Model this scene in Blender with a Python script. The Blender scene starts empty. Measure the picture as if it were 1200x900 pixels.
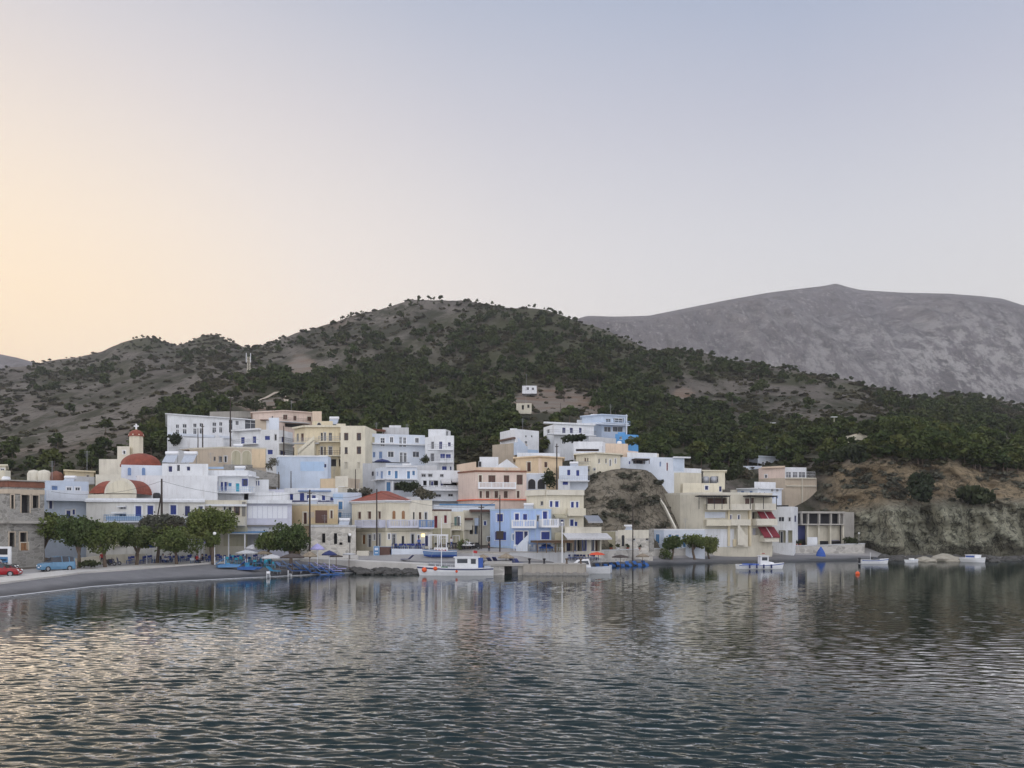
import bpy, bmesh, math, random
import numpy as np
from mathutils import Vector, noise as mnoise, Matrix
R = math.radians
random.seed(7); rng = np.random.default_rng(7)
sc = bpy.context.scene
COL = sc.collection
F, CX, YH, HC = 942.0, 600.0, 621.0, 6.0      # focal in photo pixels, principal column, horizon row, eye height

def zpx(y, D): return HC - (y - YH) * D / F
def wp(x, D): return ((x - CX) * D / F, D)
def at(x, y, D): return Vector(((x - CX) * D / F, D, zpx(y, D)))

# ------------------------------------------------------------------ materials
MATS = {}
def nodes_of(name):
    m = bpy.data.materials.new(name); m.use_nodes = True
    nt = m.node_tree
    return m, nt, nt.nodes['Principled BSDF']
def N(nt, t, **kw):
    n = nt.nodes.new(t)
    for k, v in kw.items(): setattr(n, k, v)
    return n
def mixc(nt, fac, a, b, mode='MIX'):
    n = N(nt, 'ShaderNodeMix', data_type='RGBA', blend_type=mode)
    for sock, v in ((n.inputs[0], fac), (n.inputs[6], a), (n.inputs[7], b)):
        if hasattr(v, 'is_linked') or hasattr(v, 'links'): nt.links.new(v, sock)
        elif isinstance(v, (int, float)): sock.default_value = v
        else: sock.default_value = (*v, 1)
    return n.outputs[2]
def noise(nt, vec, scale, detail=4, rough=.55):
    n = N(nt, 'ShaderNodeTexNoise'); n.inputs['Scale'].default_value = scale
    n.inputs['Detail'].default_value = detail; n.inputs['Roughness'].default_value = rough
    if vec is not None: nt.links.new(vec, n.inputs['Vector'])
    return n.outputs[0]
def ramp(nt, val, *stops):
    n = N(nt, 'ShaderNodeValToRGB'); cr = n.color_ramp
    while len(cr.elements) < len(stops): cr.elements.new(.5)
    for e, (p, c) in zip(cr.elements, stops):
        e.position = p; e.color = (c, c, c, 1) if isinstance(c, (int, float)) else (*c, 1)
    nt.links.new(val, n.inputs[0]); return n.outputs[0]
def mapping(nt, vec, scale):
    n = N(nt, 'ShaderNodeMapping'); n.inputs['Scale'].default_value = scale
    nt.links.new(vec, n.inputs['Vector']); return n.outputs[0]
def rndvec(nt):
    """object coordinates shifted by a random amount for each object"""
    tc = N(nt, 'ShaderNodeTexCoord'); oi = N(nt, 'ShaderNodeObjectInfo')
    ml = N(nt, 'ShaderNodeMath', operation='MULTIPLY'); ml.inputs[1].default_value = 57
    nt.links.new(oi.outputs['Random'], ml.inputs[0])
    va = N(nt, 'ShaderNodeVectorMath', operation='ADD')
    nt.links.new(tc.outputs['Object'], va.inputs[0]); nt.links.new(ml.outputs[0], va.inputs[1])
    return va.outputs[0]
def bump(nt, bsdf, h, strength=.3, dist=.05):
    b = N(nt, 'ShaderNodeBump'); b.inputs['Strength'].default_value = strength; b.inputs['Distance'].default_value = dist
    nt.links.new(h, b.inputs['Height']); nt.links.new(b.outputs[0], bsdf.inputs['Normal'])

def plaster(name, c, dirt=.55, rough=.85):
    m, nt, b = nodes_of(name); v = rndvec(nt)
    big = noise(nt, v, .35, 5, .6); streak = noise(nt, mapping(nt, v, (2.2, 2.2, .22)), 1.3, 4, .6); fine = noise(nt, v, 9, 3)
    g = tuple(x * f for x, f in zip(c, (.60, .575, .54)))
    c1 = mixc(nt, ramp(nt, big, (.40, 0.), (.75, 1.)), c, tuple(x * .80 for x in c))
    ml = N(nt, 'ShaderNodeMath', operation='MULTIPLY'); ml.inputs[1].default_value = dirt
    nt.links.new(ramp(nt, streak, (.52, 0.), (.78, 1.)), ml.inputs[0])
    c2 = mixc(nt, ml.outputs[0], c1, g)
    nt.links.new(c2, b.inputs['Base Color']); b.inputs['Roughness'].default_value = rough
    bump(nt, b, fine, .25, .02)
    MATS[name] = m
def paint(name, c, rough=.5, var=.2, metal=0.):
    m, nt, b = nodes_of(name); v = rndvec(nt)
    n1 = noise(nt, v, 3.5, 4)
    nt.links.new(mixc(nt, ramp(nt, n1, (.35, 0.), (.75, 1.)), c, tuple(x * (1 - var) for x in c)), b.inputs['Base Color'])
    b.inputs['Roughness'].default_value = rough; b.inputs['Metallic'].default_value = metal
    MATS[name] = m
def stone(name, c, mortar, scale=1.6):
    m, nt, b = nodes_of(name); v = rndvec(nt)
    vo = N(nt, 'ShaderNodeTexVoronoi'); vo.inputs['Scale'].default_value = scale
    nt.links.new(mapping(nt, v, (1, 1, 1.7)), vo.inputs['Vector'])
    ve = N(nt, 'ShaderNodeTexVoronoi', feature='DISTANCE_TO_EDGE'); ve.inputs['Scale'].default_value = scale
    nt.links.new(mapping(nt, v, (1, 1, 1.7)), ve.inputs['Vector'])
    bw = N(nt, 'ShaderNodeRGBToBW'); nt.links.new(vo.outputs['Color'], bw.inputs[0])
    c1 = mixc(nt, bw.outputs[0], tuple(x * .55 for x in c), tuple(min(1, x * 1.35) for x in c))
    c2 = mixc(nt, ramp(nt, ve.outputs['Distance'], (0., 1.), (.09, 0.)), c1, mortar)
    c3 = mixc(nt, ramp(nt, noise(nt, v, .4, 5), (.4, 0.), (.7, .6)), c2, mortar)
    nt.links.new(c3, b.inputs['Base Color']); b.inputs['Roughness'].default_value = .9
    bump(nt, b, ramp(nt, ve.outputs['Distance'], (0., 0.), (.15, 1.)), .6, .05)
    MATS[name] = m
def tiles(name, c):
    m, nt, b = nodes_of(name); v = rndvec(nt)
    w = N(nt, 'ShaderNodeTexWave', bands_direction='Z'); w.inputs['Scale'].default_value = 1.5; w.inputs['Distortion'].default_value = .6
    nt.links.new(v, w.inputs['Vector'])
    c1 = mixc(nt, ramp(nt, noise(nt, v, 1.2, 5, .7), (.35, 0.), (.7, 1.)), c, tuple(x * .55 for x in c))
    c2 = mixc(nt, ramp(nt, w.outputs[0], (.0, .35), (.4, 0.)), c1, tuple(x * .5 for x in c))
    nt.links.new(c2, b.inputs['Base Color']); b.inputs['Roughness'].default_value = .8; bump(nt, b, w.outputs[0], .4, .04)
    MATS[name] = m

W_ = (.76, .78, .80)
plaster('white', W_); plaster('white_clean', (.82, .83, .84), .2); plaster('whitegrey', (.56, .57, .58), .6)
plaster('cream', (.72, .68, .57)); plaster('offwhite', (.70, .69, .645), .5); plaster('cream_dull', (.62, .58, .47), .6); plaster('yellow', (.72, .63, .44)); plaster('paleyellow', (.72, .67, .53))
plaster('paleblue', (.57, .65, .76), .3); plaster('softblue', (.67, .72, .79), .3); plaster('seablue', (.42, .56, .84), .4); plaster('skyblue', (.43, .57, .75), .3)
plaster('brightblue', (.12, .35, .68), .3); plaster('pink', (.70, .57, .49)); plaster('peach', (.74, .59, .45)); plaster('apricot', (.72, .57, .38))
plaster('ochre', (.62, .49, .30), .6); plaster('tan', (.52, .44, .34), .6); plaster('lavender', (.62, .63, .72), .3)
plaster('concrete', (.40, .38, .34), .7); plaster('darkconcrete', (.24, .23, .21), .8); plaster('roofgrey', (.42, .41, .39), .7); plaster('olivewall', (.45, .42, .30), .7)
stone('stone', (.26, .25, .225), (.36, .35, .325)); stone('paleruin', (.50, .47, .41), (.60, .58, .53), 1.2); stone('seawallstone', (.46, .44, .40), (.54, .52, .48), .9)
tiles('terracotta', (.30, .078, .046)); tiles('brownroof', (.26, .11, .07))
paint('blue', (.02, .045, .25)); paint('navy', (.02, .03, .13)); paint('ltblue', (.085, .24, .46)); paint('turq', (.04, .42, .56)); paint('dustyblue', (.16, .26, .46))
paint('brown', (.10, .045, .03)); paint('orangebrown', (.30, .15, .06)); paint('maroon', (.20, .022, .035), .8); paint('redpaint', (.45, .03, .02), .35)
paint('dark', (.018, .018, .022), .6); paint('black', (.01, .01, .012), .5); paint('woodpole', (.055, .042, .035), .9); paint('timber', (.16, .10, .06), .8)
paint('whitepaint', (.80, .81, .82), .4, .08); paint('greymetal', (.35, .36, .38), .4, .15, .6); paint('canvas', (.58, .58, .58), .9); paint('thatch', (.34, .28, .20), .95, .5)
paint('darkthatch', (.10, .08, .07), .95, .5); paint('lilac', (.42, .40, .68), .8); paint('orange', (.85, .12, .03), .6); paint('redcanvas', (.62, .08, .03), .8)
paint('bluecloth', (.05, .12, .42), .85); paint('greenglass', (.10, .20, .18), .2); paint('loungeblue', (.03, .12, .36), .7); paint('cyan', (.06, .30, .52), .6)
paint('skin', (.42, .24, .17), .6); paint('hair', (.02, .014, .01), .7); paint('redcloth', (.40, .03, .03), .9); paint('whitecloth', (.7, .7, .7), .9); paint('darkcloth', (.02, .022, .035), .9); paint('greencloth', (.10, .20, .12), .9)
paint('carblue', (.13, .28, .44), .22); paint('carred', (.35, .012, .02), .22); paint('cardark', (.012, .014, .018), .22); paint('rubber', (.015, .015, .016), .8); paint('terrapot', (.30, .09, .05), .8)
paint('panelgrey', (.46, .50, .56), .35); paint('whiteboard', (.78, .80, .84), .5, .05); paint('gold', (.55, .40, .12), .4)
def glass():
    m, nt, b = nodes_of('glass'); v = rndvec(nt)
    nt.links.new(mixc(nt, noise(nt, v, .8, 2), (.015, .02, .03), (.06, .07, .085)), b.inputs['Base Color'])
    b.inputs['Roughness'].default_value = .08; MATS['glass'] = m
glass()
def lampmat():
    m, nt, b = nodes_of('lampglobe'); b.inputs['Base Color'].default_value = (.85, .85, .82, 1); b.inputs['Roughness'].default_value = .3
    MATS['lampglobe'] = m
    m, nt, b = nodes_of('litbulb'); b.inputs['Base Color'].default_value = (.9, .8, .5, 1)
    b.inputs['Emission Color'].default_value = (1, .78, .35, 1); b.inputs['Emission Strength'].default_value = 1.6
    MATS['litbulb'] = m
lampmat()
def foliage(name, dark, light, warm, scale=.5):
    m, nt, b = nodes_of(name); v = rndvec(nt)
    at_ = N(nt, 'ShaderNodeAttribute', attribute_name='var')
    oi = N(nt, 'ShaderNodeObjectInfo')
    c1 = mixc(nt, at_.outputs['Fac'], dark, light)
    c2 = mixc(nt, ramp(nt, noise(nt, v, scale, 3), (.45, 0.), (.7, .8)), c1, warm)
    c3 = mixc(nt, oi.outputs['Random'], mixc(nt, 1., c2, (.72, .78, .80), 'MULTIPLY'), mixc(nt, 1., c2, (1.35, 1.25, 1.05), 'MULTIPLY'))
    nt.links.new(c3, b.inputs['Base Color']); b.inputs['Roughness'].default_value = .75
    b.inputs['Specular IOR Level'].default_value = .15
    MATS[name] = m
foliage('tamarisk', (.046, .066, .024), (.125, .165, .058), (.135, .152, .06))
foliage('pine', (.028, .042, .013), (.068, .092, .027), (.080, .084, .032), .05)
foliage('scrub', (.036, .039, .022), (.072, .073, .043), (.085, .076, .048), .05)
foliage('darkbush', (.022, .032, .018), (.045, .058, .030), (.05, .06, .03))
foliage('greybush', (.07, .075, .06), (.13, .13, .10), (.14, .12, .09))
paint('bark', (.16, .12, .09), .95, .5)

# ------------------------------------------------------------------ mesh building
class MB:
    def __init__(s): s.v = []; s.f = []; s.m = []; s.mats = []
    def mi(s, mat):
        if mat not in s.mats: s.mats.append(mat)
        return s.mats.index(mat)
    def poly(s, pts, mat):
        b = len(s.v); s.v += [tuple(p) for p in pts]; s.f.append(tuple(range(b, b + len(pts)))); s.m.append(s.mi(mat))
    def hexa(s, p, mat):
        """p: 8 points, bottom four counter-clockwise then top four"""
        b = len(s.v); s.v += [tuple(q) for q in p]; k = s.mi(mat)
        for q in ((3, 2, 1, 0), (4, 5, 6, 7), (0, 1, 5, 4), (1, 2, 6, 5), (2, 3, 7, 6), (3, 0, 4, 7)):
            s.f.append(tuple(b + i for i in q)); s.m.append(k)
    def box(s, x0, y0, z0, x1, y1, z1, mat):
        s.hexa([(x0, y0, z0), (x1, y0, z0), (x1, y1, z0), (x0, y1, z0), (x0, y0, z1), (x1, y0, z1), (x1, y1, z1), (x0, y1, z1)], mat)
    def tube(s, a, b_, r0, r1, mat, n=8, cap=True):
        a = Vector(a); b_ = Vector(b_); d = (b_ - a)
        if d.length < 1e-6: return
        d.normalize(); up = Vector((0, 0, 1)) if abs(d.z) < .9 else Vector((1, 0, 0))
        u = d.cross(up).normalized(); w = d.cross(u)
        base = len(s.v); k = s.mi(mat)
        for c, r in ((a, r0), (b_, r1)):
            for i in range(n):
                t = 2 * math.pi * i / n; s.v.append(tuple(c + (u * math.cos(t) + w * math.sin(t)) * r))
        for i in range(n):
            j = (i + 1) % n; s.f.append((base + i, base + n + i, base + n + j, base + j)); s.m.append(k)
        if cap:
            s.f.append(tuple(base + i for i in range(n))); s.m.append(k)
            s.f.append(tuple(base + n + i for i in reversed(range(n)))); s.m.append(k)
    def lathe(s, prof, mat, n=16, c=(0, 0, 0), a0=0., a1=2 * math.pi):
        """prof: [(r, z)] from bottom to top"""
        base = len(s.v); k = s.mi(mat); full = abs(a1 - a0 - 2 * math.pi) < 1e-6; nn = n if full else n + 1
        for r, z in prof:
            for i in range(nn):
                t = a0 + (a1 - a0) * i / n; s.v.append((c[0] + r * math.cos(t), c[1] + r * math.sin(t), c[2] + z))
        for q in range(len(prof) - 1):
            for i in range(n):
                j = (i + 1) % nn
                s.f.append((base + q * nn + i, base + q * nn + j, base + (q + 1) * nn + j, base + (q + 1) * nn + i)); s.m.append(k)
    def ball(s, c, r, mat, n=10, sz=1.):
        s.lathe([(max(.001, r * math.sin(math.pi * i / 6)), -r * sz * math.cos(math.pi * i / 6)) for i in range(7)], mat, n, c)

def tag(o, label=None, cat=None, group=None, kind=None):
    if label: o['label'] = label
    if cat: o['category'] = cat
    if group: o['group'] = group
    if kind: o['kind'] = kind
    return o
def obj(name, mb, parent=None, origin=(0, 0, 0), smooth=False):
    me = bpy.data.meshes.new(name)
    o_ = Vector(origin)
    me.from_pydata([tuple(Vector(v) - o_) for v in mb.v], [], mb.f)
    for m in mb.mats: me.materials.append(MATS[m])
    me.polygons.foreach_set('material_index', mb.m)
    if smooth: me.polygons.foreach_set('use_smooth', [True] * len(mb.f))
    me.update()
    o = bpy.data.objects.new(name, me); COL.objects.link(o)
    if parent: o.parent = parent
    else: o.location = o_
    return o
def empty(name, loc, rz=0.):
    o = bpy.data.objects.new(name, None); COL.objects.link(o); o.location = loc; o.rotation_euler = (0, 0, rz); o.empty_display_size = .3
    return o
def copy_tree(o, parent=None):
    c = o.copy(); COL.objects.link(c); c.parent = parent
    for ch in list(o.children): copy_tree(ch, c)
    return c

# ------------------------------------------------------------------ terrain
XS = [-700, -300, 0, 66, 100, 150, 200, 240, 290, 340, 380, 420, 460, 500, 560, 610, 650, 690, 720, 760, 800, 850, 900, 950, 1014, 1040, 1100, 1200, 1400, 1900]
SHY = [730, 715, 700, 692.5, 688.5, 684.5, 682, 680, 677.5, 675, 673, 671, 672, 673, 672, 670, 668, 664.5, 663, 662, 661.5, 660.5, 659, 658, 657, 657, 657, 657, 657, 657]
CL = [(60, .8), (66, .9), (76, .9), (85.6, 1.0), (92, 1.1), (96, 1.2), (102, 1.35), (106, 1.5), (112, 1.6), (116, 1.7), (117, 1.8), (116, 1.8), (116.5, 1.5), (117, 1.4), (117.5, 1.4), (119, 1.4), (122, 1.2), (130, .9), (135, .9), (142, .9), (147, .9), (159, 1.0), (162, 1.0), (164, .9), (166, .7), (164, .25), (163, .2), (163, .2), (163, .2), (163, .2)]
EL = [(78, 1.2), (82, 1.2), (91, 1.25), (101, 1.4), (106, 1.5), (110, 1.6), (117, 1.8), (121, 2.0), (124, 2.2), (125, 2.3), (125, 2.5), (124, 2.6), (122, 3.0), (121.5, 3.1), (121.5, 3.2), (123.5, 3.2), (126, 3.1), (134, 2.6), (139, 2.6), (147, 2.6), (151, 2.7), (165, 2.7), (168, 2.6), (171, 2.5), (172, 2.3), (167, .6), (166, .5), (166, .5), (166, .5), (166, .5)]
FL = [(600, 130), (600, 130), (602, 135), (600, 140), (596, 145), (590, 150), (568, 155), (566, 155), (566, 160), (570, 155), (580, 155), (590, 155), (585, 150), (590, 148), (590, 146), (580, 150), (572, 155), (560, 150), (551, 151), (551, 155), (600, 168), (612, 182), (615, 184), (612, 184), (600, 176), (594, 171), (592, 170), (590, 170), (590, 170), (590, 170)]
GL = [(565, 190), (562, 190), (558, 190), (552, 195), (545, 200), (535, 205), (522, 208), (518, 210), (500, 225), (500, 222), (512, 215), (530, 205), (540, 200), (545, 200), (540, 200), (528, 195), (524, 195), (522, 205), (534, 200), (548, 195), (550, 205), (548, 215), (548, 212), (545, 198), (533, 186), (530, 183), (532, 184), (546, 184), (550, 186), (550, 186)]
HL = [(510, 360), (505, 360), (497, 360), (488, 370), (482, 380), (472, 390), (461, 390), (455, 390), (443, 400), (447, 400), (447, 400), (448, 390), (450, 390), (452, 385), (455, 380), (462, 350), (466, 340), (474, 330), (482, 320), (490, 320), (497, 320), (500, 320), (500, 310), (494, 300), (497, 300), (496, 300), (500, 310), (512, 310), (530, 310), (540, 310)]
RX = [-700, -300, -100, 0, 30, 60, 90, 120, 135, 150, 165, 180, 195, 207, 220, 232, 243, 256, 268, 280, 290, 310, 340, 380, 420, 450, 480, 510, 540, 570, 600, 640, 680, 710, 740, 760, 790, 820, 850, 880, 900, 930, 960, 985, 1010, 1030, 1050, 1065, 1080, 1110, 1150, 1200, 1400, 1900]
RY = [470, 445, 438, 433, 428, 422, 418, 414, 406, 400, 397, 398, 402, 405, 401, 396, 392, 394, 400, 406, 409, 404, 396, 382, 368, 361, 354, 354, 353, 357, 361, 366, 380, 388, 399, 409, 409, 414, 421, 424, 430, 435, 441, 445, 450, 457, 464, 469, 467, 462, 466, 477, 515, 540]
RD = [(-700, 650), (0, 640), (120, 720), (243, 760), (290, 660), (400, 600), (540, 580), (680, 560), (760, 520), (900, 470), (1000, 440), (1060, 430), (1110, 520), (1200, 520), (1900, 500)]
gx = np.concatenate([np.arange(-700, -60, 16), np.arange(-60, 1261, 3), np.arange(1270, 1901, 18)]).astype(float)
def lin(a, xs=XS): return np.interp(gx, xs, a)
def smooth(a, n):
    k = np.exp(-np.linspace(-2, 2, 2 * n + 1) ** 2); k /= k.sum()
    return np.convolve(np.pad(a, n, mode='edge'), k, mode='valid')
shD = HC * F / (lin(SHY) - YH)
EO = [12, 12, 14, 14, 16, 16, 14, 14, 14, 13, 13, 13, 13, 13, 13, 11, 9, 3, .5, .5, .5, 6, 8, 5, 2, .5, .5, .5, .5, .5]
LD = [shD - 40, shD, smooth(lin([c[0] for c in CL]), 3), smooth(lin([c[0] for c in EL]), 3), smooth(lin([c[0] + e for c, e in zip(EL, EO)]), 3)]
LZ = [np.full_like(gx, -6.), np.full_like(gx, -.03), smooth(lin([c[1] for c in CL]), 3), smooth(lin([c[1] for c in EL]), 3), smooth(lin([c[1] + .03 * e for c, e in zip(EL, EO)]), 3)]
for L in (FL, GL, HL):
    D = smooth(lin([c[1] for c in L]), 4); y = smooth(lin([c[0] for c in L]), 4)
    LD.append(D); LZ.append(zpx(y, D))
D = np.interp(gx, *zip(*RD)); y = smooth(np.interp(gx, RX, RY), 2)
LD.append(D); LZ.append(zpx(y, D))
LD.append(D * 1.25); LZ.append(zpx(y, D) * .80 - 6)
LD.append(D * 1.7); LZ.append(zpx(y, D) * .30 - 10)
LD = np.array(LD); LZ = np.array(LZ)            # layers x columns
def layer_at(x):
    i = np.clip(np.searchsorted(gx, x) - 1, 0, len(gx) - 2); t = (x - gx[i]) / (gx[i + 1] - gx[i])
    return LD[:, i] * (1 - t) + LD[:, i + 1] * t, LZ[:, i] * (1 - t) + LZ[:, i + 1] * t
def hill_noise(X, Y, Dw):
    """Dw 0..1: how far up the open hill"""
    return Dw * (3.2 * mnoise.fractal(Vector((X / 70, Y / 70, 3.1)), .9, 2.1, 5))
def hill_w(s): return max(0., min(1., (s - 6.0) * 1.6))      # s: layer coordinate
def ground(x, D):
    """terrain height under pixel column x at depth D"""
    d, z = layer_at(x)
    s = float(np.interp(D, d, np.arange(len(d))))
    return float(np.interp(D, d, z)) + hill_noise((x - CX) * D / F, D, hill_w(s))
def ground_px(x, y):
    """depth and height where the sight line through (x, y) first meets the terrain"""
    d, z = layer_at(x)
    DD = np.linspace(d[1], d[8], 500); ZZ = np.interp(DD, d, z); yy = YH + (HC - ZZ) * F / DD
    k = np.nonzero(yy <= y)[0]
    k = k[0] if len(k) else 499
    return DD[k], ground(x, DD[k])

DENSE = [(430, 470, 150, 30, 1), (330, 452, 60, 14, .9), (500, 500, 90, 45, 1), (560, 470, 60, 60, 1), (600, 420, 70, 45, .9), (680, 420, 80, 40, 1), (640, 378, 80, 20, 1), (740, 432, 70, 34, 1), (560, 385, 60, 26, .6),
         (480, 438, 90, 18, .9), (800, 512, 90, 40, 1), (880, 522, 80, 34, 1), (785, 420, 45, 14, 1), (850, 434, 60, 13, 1), (930, 444, 50, 9, .9), (1000, 455, 40, 8, .7), (1120, 490, 90, 32, 1), (1080, 520, 90, 34, 1),
         (1180, 525, 70, 45, .95), (215, 490, 60, 18, .55), (190, 515, 40, 14, .5), (110, 545, 110, 14, .25), (30, 548, 60, 12, .25), (965, 520, 50, 20, .9), (740, 478, 60, 34, 1), (1050, 470, 20, 12, .8), (255, 478, 50, 14, .6), (370, 500, 60, 20, .9), (520, 410, 60, 20, .5), (430, 410, 60, 14, .35), (230, 415, 50, 10, .5), (110, 432, 60, 12, .4), (310, 412, 30, 8, .5), (165, 404, 42, 9, .9), (243, 399, 36, 9, .9), (90, 440, 70, 10, .5), (60, 460, 30, 10, .4)]
BARE = [(352, 428, 30, 22), (285, 440, 22, 12), (440, 388, 30, 14), (645, 468, 62, 20), (845, 462, 45, 15), (955, 468, 75, 17), (520, 372, 18, 14), (470, 400, 20, 12), (590, 445, 28, 12), (545, 452, 14, 8), (330, 474, 34, 14), (285, 480, 30, 8), (780, 460, 30, 12), (120, 470, 70, 18), (40, 490, 40, 20), (200, 450, 40, 15), (1010, 500, 24, 14), (810, 532, 14, 8), (896, 558, 32, 19), (1008, 529, 38, 15), (614, 484, 18, 9), (620, 462, 12, 6), (60, 520, 90, 30), (110, 500, 60, 20)]
def ell(x, y, L): return max([0.] + [l[4] * max(0., min(1., 1.9 * (1 - ((x - l[0]) / l[2]) ** 2 - ((y - l[1]) / l[3]) ** 2) )) for l in L])
def ell_soil(x, y):
    n = .5 * mnoise.noise(Vector((x / 14, y / 5, 2.2)))
    return max([0.] + [max(0., min(1., 2.2 * (1 + n - ((x - a) / b) ** 2 - ((y - c) / d) ** 2))) for a, c, b, d in ((645, 469, 52, 17), (705, 482, 30, 8), (318, 476, 40, 10), (775, 540, 22, 8), (352, 428, 20, 14), (800, 462, 14, 8))])
def grid_object(name, l0, l1, rows, mat, dz=0., disp=True, xr=None, attrs=True):
    cols = [i for i in range(len(gx)) if xr is None or xr[0] <= gx[i] <= xr[1]]
    svals = []
    for k in range(l0, l1):
        n = rows[k - l0]; svals += [k + q / n for q in range(n)]
    svals.append(float(l1))
    verts = []; at_c = []; at_o = []; at_g = []; at_b = []; at_w = []
    for s in svals:
        k = min(int(s), len(LD) - 2); t = s - k
        for i in cols:
            D = LD[k, i] * (1 - t) + LD[k + 1, i] * t; z = LZ[k, i] * (1 - t) + LZ[k + 1, i] * t
            x = gx[i]; X = (x - CX) * D / F
            if disp: z += hill_noise(X, D, hill_w(s))
            # cliff masks
            right = np.clip((x - 955) / 30, 0, 1); mid = np.clip((x - 676) / 14, 0, 1) * np.clip((805 - x) / 14, 0, 1)
            wl = right * np.clip((s - 3.9) * 4, 0, 1) * np.clip((5.15 - s) * 4, 0, 1)
            wo = right * np.clip((s - 4.9) * 4, 0, 1) * np.clip((6.08 - s) * 3, 0, 1)
            wd = ell(x, YH + (HC - z) * F / D, DENSE) if s > 6 else 0.; at_w.append(wd)
            bs = ell_soil(x, YH + (HC - z) * F / D); at_b.append(bs)
            wm = mid * np.clip((s - 3.95) * 6, 0, 1) * np.clip((5.25 - s) * 5, 0, 1)
            if disp and wl + wo + wm > 0:
                p = Vector((X / 9, z / 14, 1.3)); q = Vector((X / 3.2, z / 5.5, 7.7))
                r = 1 - abs(mnoise.noise(p)) * 2
                a = (wl * 3.4 * r + wl * 2.6 * mnoise.fractal(q, .75, 2.2, 5) + wl * 1.6 * (1 - abs(mnoise.noise(Vector((X / 2.4, z / 8, 3.3)))) * 2.5)) + wo * 3.4 * mnoise.fractal(Vector((X / 8, z / 5, 2)), .8, 2.2, 5) + wm * 1.5 * mnoise.fractal(Vector((X / 7, z / 4, 5)), .7, 2.2, 5)
                edge = min(1, max(0, (s - 4.0) * 5)) if right > 0 else 1
                D2 = D - a * edge
                X = X * D2 / D; D = D2
            verts.append((X, D, z + dz)); at_c.append(wl); at_o.append(wo); at_g.append(wm)
    nc = len(cols); nr = len(svals)
    idx = np.arange(nr * nc).reshape(nr, nc)
    faces = np.stack([idx[:-1, :-1], idx[:-1, 1:], idx[1:, 1:], idx[1:, :-1]], -1).reshape(-1, 4)
    me = bpy.data.meshes.new(name); me.from_pydata(verts, [], faces.tolist())
    for nm, a in (('green_rock', at_c), ('ochre_rock', at_o), ('grey_rock', at_g), ('bare_soil', at_b), ('wood_floor', at_w)):
        if attrs: me.attributes.new(nm, 'FLOAT', 'POINT').data.foreach_set('value', np.array(a, dtype=np.float32))
    me.materials.append(MATS[mat]); me.polygons.foreach_set('use_smooth', [True] * len(faces)); me.update()
    o = bpy.data.objects.new(name, me); COL.objects.link(o); tag(o, kind='structure')
    return o

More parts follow.
